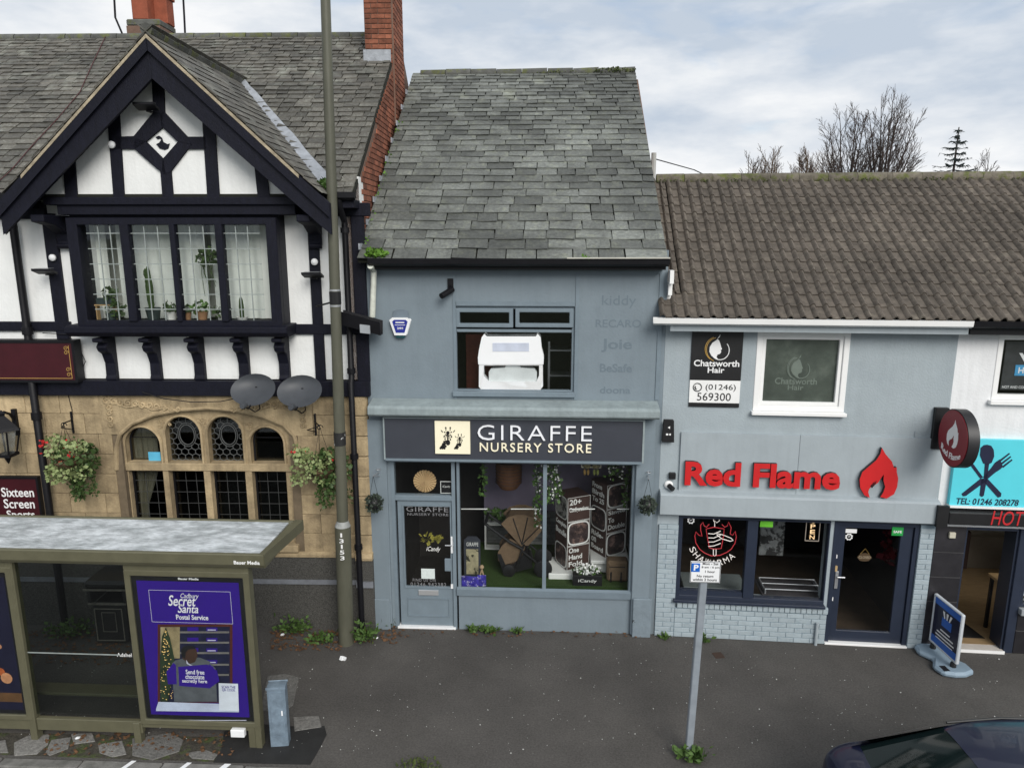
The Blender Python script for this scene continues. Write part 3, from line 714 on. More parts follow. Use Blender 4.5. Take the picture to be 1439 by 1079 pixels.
mb.build('mullion', m_stone, win, bevel=.008)
for a, b, zt_ in wlu:                      # roll moulding around each arched head
    c, r = (a + b) / 2, (b - a) / 2 + .014
    pts = [(a - .014, vt - .004, ztr1)] + [(c - r * math.cos(math.pi * k / 14), vt - .004, zt_ - r + .014 + r * math.sin(math.pi * k / 14)) for k in range(15)] + [(b + .014, vt - .004, ztr1)]
    MB().tube(pts, .022, 6).build('arch_moulding', m_stone, win, smooth=True)
big = [P.at(x, y, -.01) for x, y in ((163, 660), (163, 630), (168, 610), (185, 595), (215, 583), (250, 576), (292, 573), (335, 577), (370, 585), (398, 597), (413, 612), (418, 632), (418, 660))]
MB().tube([(u, .0, z) for u, z in big], .032, 8).build('hood_moulding', m_stone, win, smooth=True)
zsp = P.at(290, 561, 0)[1]
arc = big[2:11]
sp = [(aU0, z_band0 - .012), (aU0, big[2][1]), ] + arc + [(aU1, big[10][1]), (aU1, z_band0 - .012)]
for half in (0, 1):
    ar = [p for p in arc if (p[0] <= arc[4][0] + 1e-6 if half == 0 else p[0] >= arc[4][0] - 1e-6)]
    poly = ([(aU0, z_band0 - .012), (aU0, arc[0][1])] + ar + [(arc[4][0], z_band0 - .012)]) if half == 0 else ([(arc[4][0], z_band0 - .012)] + ar + [(aU1, arc[-1][1]), (aU1, z_band0 - .012)])
    s_ = MB().prism(poly, -.02, .06).build('spandrel', m_stone, win)
    mb = MB(); rng = random.Random(4 + half)
    cx = (aU0 + .12) if half == 0 else (aU1 - .12); sg = 1 if half == 0 else -1
    for k in range(11):                   # carved scrolls
        uu = cx + sg * k * .1; zt2 = z_band0 - .10 - .012 * k; rr = .066 - .003 * k
        ph = rng.uniform(0, 6)
        mb.tube([(uu + rr * (1 - q / 14) * math.cos(ph + q * .75), -.024, zt2 + rr * (1 - q / 14) * math.sin(ph + q * .75)) for q in range(12)], .016, 5)
        if k < 4: mb.tube([(cx + sg * .02 + rr * .8 * (1 - q / 14) * math.cos(ph + q * .8), -.024, zt2 - .09 - k * .075 + rr * .8 * (1 - q / 14) * math.sin(ph + q * .8)) for q in range(12)], .014, 5)
    mb.tube([(cx + sg * k * .09, -.024, z_band0 - .15 - .008 * k + .03 * math.sin(k * 1.5)) for k in range(12)], .014, 5)
    mb.build('carving', m_stone, s_, smooth=True)
for (x, y) in ((287, 592), (232, 595), (345, 597)):
    mb = MB(); u, z = P.at(x, y, vt); rng = random.Random(x)
    for k in range(9):
        a, r0 = rng.uniform(0, 6), rng.uniform(.02, .045); uu, zz = u + rng.uniform(-.08, .08), z + rng.uniform(-.05, .04)
        mb.tube([(uu + r0 * (1 - q / 10) * math.cos(a + q), vt - .002, zz + r0 * (1 - q / 10) * math.sin(a + q)) for q in range(8)], .007, 4)
    mb.build('carving', m_stone, win)
# glazing of the stone window
vgz = .2
for i, (a, b, zt_) in enumerate(wlu):
    fr = MB().frame(a - .01, b + .01, zSill, ztr0 + .01, .035, vgz - .03, vgz + .03).build('casement', m_iron, win)
    cw, chh = (b - a - .05) / 3, (ztr0 - zSill - .05) / 6
    pm = MB().box(-cw / 2, cw / 2, -.002, .002, -chh / 2, chh / 2).mesh('pane', m_gdark); mb = MB()
    for q in range(3):
        for w in range(6): piece('pane', pm, win, (a + .025 + cw * (q + .5), vgz, zSill + .025 + chh * (w + .5)), (R(random.uniform(-.6, .6)), 0, R(random.uniform(-.6, .6))))
    for q in range(1, 3): mb.box(a + .025 + cw * q - .0035, a + .025 + cw * q + .0035, vgz - .008, vgz - .003, zSill, ztr0)
    for w in range(1, 6): mb.box(a, b, vgz - .0085, vgz - .0035, zSill + .025 + chh * w - .0035, zSill + .025 + chh * w + .0035)
    mb.build('lead_came', M('dull_came', (.05, .052, .052), .6), win)
    c, r = (a + b) / 2, (b - a) / 2
    MB().prism([(a - .01, ztr1 - .01), (b + .01, ztr1 - .01)] + [(c + (r + .01) * math.cos(math.pi * k / 16), zt_ - r + (r + .01) * math.sin(math.pi * k / 16)) for k in range(17)], vgz - .003, vgz + .003).build('pane', m_gdark, win)
    mb = MB()
    if i in (1, 2):
        ctr = (c, ztr1 + (zt_ - ztr1) * .56); ea, eb = r * .42, r * .58
        mb.tube([(ctr[0] + ea * math.cos(q * math.pi / 10), vgz - .008, ctr[1] + eb * math.sin(q * math.pi / 10)) for q in range(20)], .007, 4, True)
        mb.tube([(ctr[0] + (ea + .025) * math.cos(q * math.pi / 10), vgz - .008, ctr[1] + (eb + .03) * math.sin(q * math.pi / 10)) for q in range(20)], .006, 4, True)
        # hexagon leading
        px_, pz_ = (b - a) / 5, .105
        for q in range(-1, 6):
            for w in range(-1, 9):
                hu = a + px_ * (q + .5 * (w % 2) + .5); hz = ztr1 + pz_ * w * .75
                hexp = [(hu, hz), (hu + px_ / 2, hz + pz_ * .25), (hu + px_ / 2, hz + pz_ * .75)]
                for p0, p1 in ((hexp[0], hexp[1]), (hexp[1], hexp[2]), (hexp[0], (hu - px_ / 2, hz + pz_ * .25))):
                    mid = ((p0[0] + p1[0]) / 2, (p0[1] + p1[1]) / 2)
                    ok = a + .01 < mid[0] < b - .01 and mid[1] > ztr1 and (mid[1] < zt_ - r or (mid[0] - c) ** 2 + (mid[1] - zt_ + r) ** 2 < (r - .015) ** 2)
                    ok = ok and ((mid[0] - ctr[0]) / (ea + .03)) ** 2 + ((mid[1] - ctr[1]) / (eb + .035)) ** 2 > 1
                    if ok: mb.tube([(p0[0], vgz - .007, p0[1]), (p1[0], vgz - .007, p1[1])], .0055, 4)
    else:
        mb.box(a, b, vgz - .008, vgz - .003, ztr1 + (zt_ - ztr1) * .64, ztr1 + (zt_ - ztr1) * .64 + .012)
        mb.tube([(a + .012, vgz - .01, ztr1)] + [(c - (r - .012) * math.cos(math.pi * k / 14), vgz - .01, zt_ - r + (r - .012) * math.sin(math.pi * k / 14)) for k in range(15)] + [(b - .012, vgz - .01, ztr1)], .016, 5)
    mb.build('lead_came', M('leaded_came', (.1, .105, .105), .55) if i in (1, 2) else m_iron, win)
a, b, zt_ = wlu[0]
mb = MB(); vv = []; fs = []
for i in range(15):
    u = a + .0 + (b - a) * .66 * i / 14; v = .3 + .02 * math.sin(i * 1.9); sweep = .12 * (1 - i / 14)
    vv += [(u, v, zt_ - .02), (a + (u - a) * 1.0, v, ztr0), (a + (u - a) * .75, v, ztr0 - .25), (a + (u - a) * .35, v, ztr0 - .6), (a + (u - a) * .2, v, zSill)]
for i in range(14):
    for k in range(4): q = 5 * i + k; fs.append((q, q + 1, q + 6, q + 5))
mb.add(vv, fs); vv2 = [(x, y + .006, z) for x, y, z in vv]; mb.add(vv2, [f[::-1] for f in fs])
mb.solo('curtain', m_cream, 'cream drape gathered behind the leftmost arched pub window', 'curtain', P, (a, .3, zSill), smooth=True)
c0 = pr(209, 635, 226, 650, .16); MB().box(c0[0], c0[1], .155, .165, c0[2], c0[3]).solo('blue_notice', M('blue_notice', (.1, .42, .62), .5), 'small bright blue notice in the leftmost arched pub window', 'notice', P, (c0[0], .16, c0[2]))

# --- chimneys
def chimney(u0, u1, v0, v1, z0, z1, name='chimney'):
    ob = MB().box(u0, u1, v0, v1, z0, z1).build(name, m_bmort, pub)
    bf = MB().box(-.107, .107, -.012, .004, -.0325, .0325).mesh('brick', m_brick, bevel=.003); bs = MB().box(-.004, .012, -.107, .107, -.0325, .0325).mesh('brick', m_brick, bevel=.003)
    hf = MB().box(-.05, .05, -.012, .004, -.0325, .0325).mesh('brick', m_brick, bevel=.003); hs = MB().box(-.004, .012, -.05, .05, -.0325, .0325).mesh('brick', m_brick, bevel=.003)
    r = 0; z = z0 + .04
    while z < z1 - .03:
        for face in (0, 1):
            lo, hi = (u0, u1) if face == 0 else (v0, v1)
            p = lo + (.0 if (r + face) % 2 == 0 else .112)
            if p > lo: 
                piece('brick', (hf, hs)[face], ob, (lo + .056, v0, z) if face == 0 else (u1, lo + .056, z))
            while p + .2 < hi + .02:
                piece('brick', (bf, bs)[face], ob, (p + .112, v0, z) if face == 0 else (u1, p + .112, z)); p += .225
            if hi - p > .08: piece('brick', (hf, hs)[face], ob, (p + .05, v0, z) if face == 0 else (u1, p + .05, z))
        z += .0765; r += 1
    return ob
cf = P.plane(540, 88, zE, -.3, KP); cu0 = P.plane(514, 88, zE, -.3, KP).x
cvf = cf.y
cl = P.at(564, 75, cvf)[0]
ch_ = chimney(cu0, .03, cvf, cvf + .95, cf.z - .95, cf.z + 1.9)
MB().box(cu0 - .03, -.02, cvf - .03, cvf - .013, cf.z + .0, cf.z + .19).build('lead_flashing', m_lead, ch_, bevel=.004)
mb = MB(); 
vR0 = vR; vR = vR + .45
cz = P.at(210, 38, vR)[1]; cu = P.at(213, 38, vR)[0]
c2 = MB().box(cu - .3, cu + .3, vR - .3, vR + .3, zR - .4, cz - .061).build('chimney', m_bmort, pub)
MB().hprism([(cu - .3, vR - .3), (cu + .3, vR - .3), (cu + .3, vR + .3), (cu - .3, vR + .3)], cz - .06, cz + .05).build('flaunching', m_ridge, c2, bevel=.02)
for du, dv, h in ((-.06, -.12, .75), (.16, .14, .55)):
    MB().box(cu + du - .14, cu + du + .14, vR + dv - .14, vR + dv + .14, cz + .05, cz + .05 + h).build('chimney_pot', m_terra, c2, bevel=.015)
    MB().box(cu + du - .165, cu + du + .165, vR + dv - .165, vR + dv + .165, cz + .05 + h * .78, cz + .05 + h * .9).build('pot_rim', m_terra, c2, bevel=.01)

vR = vR0
# --- things fixed to the pub
def flood(px, py, v, lab):
    u, z = P.at(px, py, v)
    t = T('floodlight', lab, 'floodlight', P, (u, v, z), 'slim floodlights on the pub')
    MB().add([(u - .13, v - .22, z + .03), (u + .13, v - .22, z + .03), (u + .13, v - .08, z - .02), (u - .13, v - .08, z - .02)] + [(u - .13, v - .22, z + .06), (u + .13, v - .22, z + .06), (u + .13, v - .08, z + .01), (u - .13, v - .08, z + .01)], [(3, 2, 1, 0), (4, 5, 6, 7), (0, 1, 5, 4), (1, 2, 6, 5), (2, 3, 7, 6), (3, 0, 4, 7)]).build('housing', m_iron, t)
    MB().box(u - .03, u + .03, v - .1, v, z - .035, z - .021).build('bracket', m_iron, t); MB().box(u - .1, u + .1, v - .2, v - .1, z + .061, z + .064).build('heat_sink', M('grey_metal', (.2, .21, .22), .5), t)
flood(214, 155, vg - .03, 'slim black floodlight under the apex of the pub gable'); flood(73, 383, -.045, 'slim black floodlight on the post left of the bay window'); flood(444, 388, -.045, 'slim black floodlight on the post right of the bay window')
for px, py, v, lab in ((159, 204, vg - .03, 'round white bulb on the gable timber'), (76, 362, -.045, 'round white bulb on the post left of the bay window'), (443, 368, -.045, 'round white bulb on the post right of the bay window')):
    u, z = P.at(px, py, v); MB().lathe((u, v, z), [(.03, 0), (.045, -.02), (.045, -.045), (.025, -.065), (.001, -.07)], 14, 'v').solo('round_lamp', m_white, lab, 'lamp', P, (u, v, z), smooth=True, group='white bulbs on the pub')
def dish(px, py, rx, rz, lab):
    u, z = P.at(px, py, -.35)
    t = T('satellite_dish', lab, 'satellite dish', P, (u, -.1, z - .1), 'satellite dishes on the pub beam')
    n, m = 28, 5; vv = [(u, -.30, z)]; fs = []
    def pt(i, j, off): r = i / m; a = 2 * math.pi * j / n; y = -.42 + .12 * (1 - r * r) + .28 * r * math.sin(a) * .5; return (u + rx * r * math.cos(a), y + off, z + rz * r * math.sin(a))
    mb = MB()
    for off, fl in ((0, False), (.012, True)):
        vv = [pt(i, j, off) for i in range(m + 1) for j in range(n)]; fs = []
        for i in range(m):
            for j in range(n): f = (i * n + j, i * n + (j + 1) % n, (i + 1) * n + (j + 1) % n, (i + 1) * n + j); fs.append(f if fl else f[::-1])
        mb.add(vv, fs)
    mb.add([pt(m, j, 0) for j in range(n)] + [pt(m, j, .012) for j in range(n)], [(j, (j + 1) % n, (j + 1) % n + n, j + n) for j in range(n)])
    mb.build('reflector', m_dish, t, smooth=True)
    MB().tube([(u, -.45, z - rz * .9), (u, -.62, z - rz * 1.1), (u, -.78, z - rz * .75)], .014, 6).build('feed_arm', m_iron, t); MB().lathe((u, -.82, z - rz * .72), [(.03, 0), (.045, .03), (.045, .09), (.02, .1)], 10, 'v').build('receiver', m_dish, t, smooth=True)
    MB().tube([(u, -.3, z), (u, -.1, z - .05)], .02, 8).build('mount', m_iron, t)
    MB().tube([(u, -.62, z - rz * 1.05), (u + .04, -.5, z - rz * 1.5), (u + .03, -.3, z - rz * 1.55), (u - .04, -.12, z - rz * 1.1)], .008, 5).build('cable', m_iron, t, smooth=True)
dish(358, 546, .30, .19, 'dark grey oval satellite dish below the bay, the left of two'); dish(423, 548, .30, .19, 'dark grey oval satellite dish beside the lamp post, the right of two')
# pub signs
a, b, c, d = pr(-140, 480, 105, 535, -.2)
t = T('sign_board', 'dark maroon sign board with gold scroll corner under the pub windows', 'sign', P, (b, -.2, c))
MB().box(a, b, -.2, -.06, c, d).build('board', m_maroon, t, bevel=.006); MB().frame(a - .02, b + .02, c - .02, d + .02, .035, -.215, -.05).build('frame', m_iron, t)
mb = MB()
mb.box(a, b - .06, -.204, -.201, c + .035, c + .042); mb.box(b - .065, b - .058, -.204, -.201, c + .035, d - .05)
for zz in (c + .09, c + .16, d - .09, d - .15):
    mb.tube([(b - .1 + .035 * (1 - q / 12) * math.cos(q * .8), -.205, zz + .035 * (1 - q / 12) * math.sin(q * .8)) for q in range(11)], .004, 4)
mb.build('gold_border', m_gold, t)
a, b, c, d = pr(-120, 671, 58, 770, -.07)
t = T('sports_sign', 'maroon board reading Sixteen Screen Sports above the bus shelter', 'sign', P, (b, -.07, c))
MB().box(a, b, -.07, -.02, c, d).build('board', m_maroon, t, bevel=.004); MB().frame(a - .02, b + .02, c - .02, d + .02, .03, -.085, -.015).build('frame', m_iron, t)
for s_, x0, x1, y0, y1 in (('Sixteen', 2, 47.5, 685, 698), ('Screen', 5.5, 48.5, 701, 714), ('Sports', 10, 49, 717, 731)): text(s_, pr(x0, y0, x1, y1, -.071), -.071, .004, m_whitetext, t, bold=.012)
# lantern at the left edge
u, z = P.at(8, 622, -.35)
t = T('wall_lantern', 'black iron wall lantern on a bracket at the left edge of the pub', 'lantern', P, (u, -.02, z))
mb = MB()
for sx in (-1, 1):
    for sy in (-1, 1): mb.tube([(u + sx * .13, -.35 + sy * .13, z + .18), (u + sx * .08, -.35 + sy * .08, z - .15)], .012, 5)
mb.hprism([(u - .1, -.45), (u + .1, -.45), (u + .1, -.25), (u - .1, -.25)], z - .19, z - .15); mb.lathe((u, -.35, z - .3), [(.005, 0), (.02, .03), (.05, .11)], 8)
mb.build('frame', m_iron, t)
MB().lathe((u, -.35, z + .18), [(.22, 0), (.2, .04), (.1, .14), (.04, .2), (.05, .24), (.005, .28)], 4).build('cap', m_iron, t)
MB().lathe((u, -.35, z - .15), [(.10, 0), (.165, .33)], 4).build('glazing', glass('frosted', (.8, .8, .75), .8, .5, .2), t)
u2 = P.at(22, 596, -.04)[0]
MB().tube([(u2, -.02, z + .2), (u2, -.12, z + .35), (u, -.3, z + .42), (u, -.35, z + .4)], .02, 6).build('bracket', m_iron, t); MB().box(u2 - .03, u2 + .03, -.06, -.014, z + .02, z + .4).build('back_plate', m_iron, t)
# hanging baskets
def basket(px, py, bx, by, lab, rx, seed):
    rng = random.Random(seed); u, z = P.at(px, py, -.33); bu, bz = P.at(bx, by, -.03)
    t = T('hanging_basket', lab, 'hanging basket', P, (u, -.33, z), 'hanging baskets on the pub')
    MB().lathe((u, -.33, z - .05), [(.02, -.14), (.12, -.1), (.18, 0), (.17, .02)], 14).build('bowl', M('coir', (.08, .05, .025), .95, .3, 20), t, smooth=True)
    mb = MB()
    for q in range(11):
        cx_, cz_ = u + rng.uniform(-1, .75) * rx, z + rng.uniform(-.22, .24); leafy(mb, (cx_, -.36 + rng.uniform(-.12, .1), cz_), (.13, .12, .1), 48, .06, rng=rng, droop=.6)
        tip = (cx_ + rng.uniform(-.16, .12), -.42, cz_ + rng.uniform(-.14, .1)); mb.tube([(u, -.33, z), (cx_, -.38, cz_), tip], .004, 4); leafy(mb, tip, (.05, .04, .05), 12, .045, rng=rng)
    mb.build('variegated_foliage', m_leafp, t)
    mb = MB(); leafy(mb, (u + .1, -.3, z), (rx * .9, .26, .26), 330, .07, rng=rng, droop=.6)
    for k in range(8):
        a = u + rng.uniform(-.05, .3); zz = z - .1; pts = [(a, -.33, zz)]
        for q in range(4): pts.append((pts[-1][0] + rng.uniform(-.03, .06), -.33 + rng.uniform(-.08, .05), pts[-1][2] - rng.uniform(.05, .14)))
        mb.tube(pts, .005, 4)
        for p in pts: leafy(mb, p, (.06, .05, .06), 10, .055, rng=rng, droop=1)
    mb.build('trailing_foliage', m_leafd, t)
    mb = MB(); leafy(mb, (u - .02, -.36, z + .12), (rx * .95, .25, .16), 14, .045, rng=rng); leafy(mb, (u - rx, -.33, z + .2), (.09, .06, .06), 14, .05, rng=rng); mb.build('flowers', m_red, t, kind='stuff')
    mb = MB().box(bu - .012, bu + .012, -.035, -.015, bz - .17, bz + .14); mb.tube([(bu, -.03, bz + .02), (u, -.33, bz + .05)], .01, 5); mb.tube([(bu, -.03, bz - .12), (bu - .08, -.16, bz - .06), (u, -.3, bz + .04)], .007, 5)
    mb.tube([(u + .05 * math.cos(q * .7) * (1 - q / 12), -.33, bz + .02 + .05 * math.sin(q * .7) * (1 - q / 12)) for q in range(10)], .006, 4)
    for k in range(3): a = k * 2.1; mb.tube([(u, -.33, bz + .04), (u + .17 * math.cos(a), -.33 + .17 * math.sin(a), z - .04)], .003, 4)
    mb.build('bracket', m_iron, t)
basket(95, 643, 101, 592, 'hanging basket of pale variegated leaves with red blooms beside the maroon board', .34, 2)
basket(452, 655, 443, 595, 'hanging basket of pale variegated leaves right of the arched window by the lamp post', .34, 9)
# loose cables and the rainwater trough
def cable(pts, v, lab, r=.007):
    q = [P.at(x, y, v) for x, y in pts]; MB().tube([(a, v, b) for a, b in q], r, 5).solo('cable', m_iron, lab, 'cable', P, (q[0][0], v, q[0][1]), smooth=True)
cable([(200, 551), (230, 560), (270, 565), (310, 564), (340, 558), (352, 552)], -.115, 'black cable sagging below the dark beam under the bay')
cable([(104, 545), (120, 508), (112, 490), (95, 470), (60, 468)], -.06, 'loose black cable by the end of the maroon sign board', .006)
cable([(96, 556), (101, 575), (102, 590)], -.03, 'thin black cable above the left basket bracket', .005)
a, z = P.at(480, 446, -.28); b, z2 = P.at(536, 461, -.28)
t = T('rainwater_trough', 'black slanting rainwater trough with a white sticker at the pub corner', 'trough', P, (a, -.2, z2))
mb = MB()
prof = lambda zz: [(-.38, zz + .09), (-.35, zz - .09), (-.2, zz - .09), (-.17, zz + .09), (-.19, zz + .09), (-.215, zz - .07), (-.335, zz - .07), (-.36, zz + .09)]
pa, pb = prof(z), prof(z2 - .0); n = 8
mb.add([(a, p[0], p[1]) for p in pa] + [(b, p[0], p[1]) for p in pb], [tuple(range(8))[::-1], tuple(range(8, 16))] + [(i, (i + 1) % 8, (i + 1) % 8 + 8, i + 8) for i in range(8)])
mb.build('trough', m_iron, t)
MB().add([(a + (b - a) * .5, -.386, z2 - .05), (a + (b - a) * .75, -.386, z2 - .065), (a + (b - a) * .75, -.392, z2 + .045), (a + (b - a) * .5, -.392, z2 + .06)] + [(a + (b - a) * .5, -.36, z2 - .05), (a + (b - a) * .75, -.36, z2 - .065), (a + (b - a) * .75, -.366, z2 + .045), (a + (b - a) * .5, -.366, z2 + .06)], [(0, 1, 2, 3), (7, 6, 5, 4), (0, 4, 5, 1), (1, 5, 6, 2), (2, 6, 7, 3), (3, 7, 4, 0)]).build('sticker', M('grey_sticker', (.3, .32, .34), .6), t)
q = [P.plane(x, y, zE + .07, -.3, KP) for x, y in ((148, 52), (130, 90), (112, 130), (80, 168), (45, 205), (15, 240), (-10, 262))]
MB().tube(q, .007, 5).solo('roof_cable', M('red_cable', (.06, .015, .015), .6), 'thin dark red cable running down the pub slates left of the gable', 'cable', P, tuple(q[0]), smooth=True)
q = P.plane(456, 268, zE, -.3, KP); leafy(MB(), (q.x, q.y, q.z + .05), (.13, .08, .07), 120, .07).solo('roof_weed', m_leaf, 'green weed growing at the foot of the lead valley behind the lamp post', 'weed', P, tuple(q))
# aerial poles behind the ridge
for px0, py0, px1, py1, lab in ((159, 0, 176, 45, 'bent thin aerial pole left of the chimney pots'), (256, 0, 260, 46, 'thin straight aerial pole right of the chimney pots')):
    q0 = P.at(px1, py1 + 6, vR + .1); q1 = P.at(px0, py0 - 30, vR + .1); qm = P.at(px0 + 3, py0 + 25, vR + .1)
    MB().tube([(q0[0], vR + .1, q0[1] - .1), (qm[0], vR + .1, qm[1]), (q1[0], vR + .1, q1[1])], .018, 6).solo('aerial_pole', m_iron, lab, 'pole', P, (q0[0], vR + .1, q0[1] - .1))
# litter bin standing against the pub wall (seen through the shelter glass)
u, v = P.gr(158, 905); v = max(v, -.75)
t = T('litter_bin', 'dark lidded litter bin against the pub wall behind the shelter glass', 'bin', P, (u, v, 0))
m_bin = M('bin_black', (.02, .02, .02), .5, .2, 6); m_tin = M('worn_metal', (.16, .15, .13), .5, .3, 12)
MB().box(u - .24, u + .24, v, v + .45, .02, .62).build('body', m_bin, t, bevel=.03); MB().box(u - .3, u + .3, v - .04, v + .5, .86, .98).build('lid', m_bin, t, bevel=.04)
for du in (-.27, .23): MB().box(u + du, u + du + .04, v, v + .45, .62, .86).build('hood_post', m_bin, t)
MB().box(u - .3, u + .3, v - .045, v - .03, .845, .87).build('lid_trim', m_tin, t); MB().frame(u - .2, u + .2, .06, .56, .012, v - .012, v - .002).build('door_trim', m_tin, t); MB().frame(u - .1, u + .1, .2, .5, .006, v - .01, v - .002).build('door_panel', m_tin, t); MB().box(u - .27, u + .27, v - .02, v + .02, .62, .64).build('rim', m_tin, t)
# ------------------------------------------------------------------ the nursery shop (grey, middle)
m_gry = M('blue_grey_paint', s2l(118, 130, 138), .6, .05, 2.5, .12, 30, streak=.05, col2=s2l(111, 123, 131), c2pos=(.5, .75), c2scale=1.5)
m_gry2 = M('blue_grey_trim', s2l(114, 127, 136), .5, .08, 5, .1, 30)
m_sill = M('weathered_ledge', s2l(138, 149, 151), .75, .14, 4, .3, 30, streak=.15)
m_fasc = M('charcoal_fascia', s2l(60, 63, 71), .45, .08, 3)
m_ivory = M('ivory_panel', s2l(246, 238, 210), .5, .03, 4)
m_ghost = M('ghost_lettering', s2l(103, 116, 125), .65, .05, 10)
m_turf = M('artificial_turf', (.035, .07, .012), .95, .4, 60, .8, 120)
m_purple = M('purple_wall', (.21, .18, .25), .85, .1, 4)
m_brown = M('dark_brown_card', (.06, .034, .028), .6, .15, 4)
m_wood = M('pale_wood', (.42, .3, .18), .7, .2, 8, stretch=(1, 1, 6))
m_bk = M('black_plastic', (.012, .012, .013), .45, .2, 8)
m_tan = M('tan_fabric', (.15, .10, .06), .9, .15, 14, .3, 90)
m_shopwhite = M('shop_white', (.8, .8, .77), .6, .05, 5)
m_alu = M('brushed_aluminium', (.5, .51, .53), .35, .08, 10, metal=.7)

shop = T('nursery_shop', 'blue grey rendered shop with slate roof between the pub and the takeaway', 'shop', G)
def grc(x0, y0, x1, y1, v=0.): return G.rect(x0, y0, x1, y1, v)
def gbox(x0, y0, x1, y1, vf, vb, name, mat, par=None, bev=.0):
    a, b, c, d = grc(x0, y0, x1, y1, vf); return MB().box(a, b, vf, vb, c, d).build(name, mat, par or shop, bevel=bev)
KG = .72; gE = G.at(720, 363, -.22)[1]; gv0 = -.22
rd = G.plane(700, 104, gE, gv0, KG); gvR, gzR = rd.y, rd.z; gsl = math.hypot(gvR - gv0, gzR - gE); gan = math.atan(KG)
A0, A1 = uL + .002, uR - .002
uw = grc(638, 431, 807, 552)                         # upstairs window
fw = grc(545, 645, 891, 836)                         # shop front opening
zs0 = G.at(765, 836)[1]
du0, du1 = G.at(553, 780)[0], G.at(641, 780)[0]
wz = G.at(765, 647)[1]
mb = MB().wall(A0, A1, 0, gE + .1, 0, .25, [(uw[0], uw[1], uw[2], uw[3]), (G.at(643, 740)[0], fw[1], zs0, wz), (du0, G.at(643, 740)[0] + .001, -.001, wz)])
wallG = mb.build('front_wall', m_gry, shop)
mb = MB().box(A0, A0 + .2, .25, 2 * gvR - .3, 0, gE - .1); mb.build('side_wall', m_bmort, shop)
mb = MB().sprism([(.25, 0), (2 * gvR - .2, 0), (2 * gvR - .2, gE), (gvR, gzR - .12), (.25, gE + .02)], A1 - .2, A1); mb.build('side_wall', m_bmort, shop)
mb = MB().box(A0, A1, 2 * gvR - .2, 2 * gvR, 0, gE); mb.build('rear_wall', m_bmort, shop)
# rooms: upstairs store and the shop
a, b, c, d = uw
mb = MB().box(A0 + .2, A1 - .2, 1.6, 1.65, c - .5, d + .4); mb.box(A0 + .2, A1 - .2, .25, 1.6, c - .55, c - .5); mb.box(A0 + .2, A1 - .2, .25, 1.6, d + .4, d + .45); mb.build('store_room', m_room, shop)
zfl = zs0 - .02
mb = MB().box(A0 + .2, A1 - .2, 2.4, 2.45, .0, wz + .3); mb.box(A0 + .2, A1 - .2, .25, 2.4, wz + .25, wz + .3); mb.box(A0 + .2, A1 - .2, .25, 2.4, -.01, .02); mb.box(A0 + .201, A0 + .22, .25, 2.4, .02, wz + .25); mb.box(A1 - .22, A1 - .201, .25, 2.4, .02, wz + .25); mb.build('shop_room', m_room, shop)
# roof
mb = MB().sprism([(gv0, gE), (gvR, gzR), (2 * gvR - gv0, gE), (2 * gvR - gv0, gE - .06), (gvR, gzR - .09), (gv0, gE - .06)], A0 + .0, G.at(936, 362, gv0)[0]); roofG = mb.build('roof', m_under, shop)
slate_roof(roofG, m_slate_g, A0 + .0, G.at(938, 362, gv0)[0], gE, gv0, gan, gsl, .215, .118, .38, .26, None, 300, 8, order=lambda c: c[2])
u = A0 + .15; e = G.at(938, 362, gv0)[0]; k = 0
while u < e - .05:
    w = min(.46, e - u); MB().tube([(u, gvR, gzR + .0 + random.uniform(-.008, .008)), (u + w - .01, gvR, gzR + random.uniform(-.008, .008))], [.085, .09], 10).build('ridge_tile', m_ridge, roofG, smooth=True); u += w
mb = MB(); leafy(mb, (e - .35, gvR - .1, gzR + .02), (.4, .06, .03), 140, .04); leafy(mb, (e - 1.2, gvR - .1, gzR + .0), (.6, .05, .02), 60, .03); mb.build('ridge_moss', m_moss, roofG, kind='stuff')
a = G.at(519, 355, gv0)[0]
mb = MB(); leafy(mb, (a + .1, gv0 - .05, gE + .06), (.14, .06, .05), 160, .06); leafy(mb, (G.at(823, 361, gv0)[0], gv0 - .1, gE + .0), (.06, .03, .03), 40, .04)
for k in range(26):
    s = random.uniform(.1, 3.6); leafy(mb, (A0 + .04, gv0 + s * math.cos(gan), gE + s * math.sin(gan) + .03), (.035, .05, .03), 8, .04)
mb.build('roof_weeds', M('weed_green', (.09, .19, .02), .7, .3, 20), roofG, kind='stuff')
mb = MB(); n_ = Vector((0, -KG, 1)).normalized()
for k in range(9):
    s0 = .15 + k * .55; p0 = Vector((A0 + .01, gv0 + s0 * math.cos(gan), gE + s0 * math.sin(gan))); MB().box(p0.x - .005, p0.x + .012, p0.y - .1, p0.y + .1, p0.z + .02, p0.z + .10).build('stepped_flashing', m_lead, roofG)
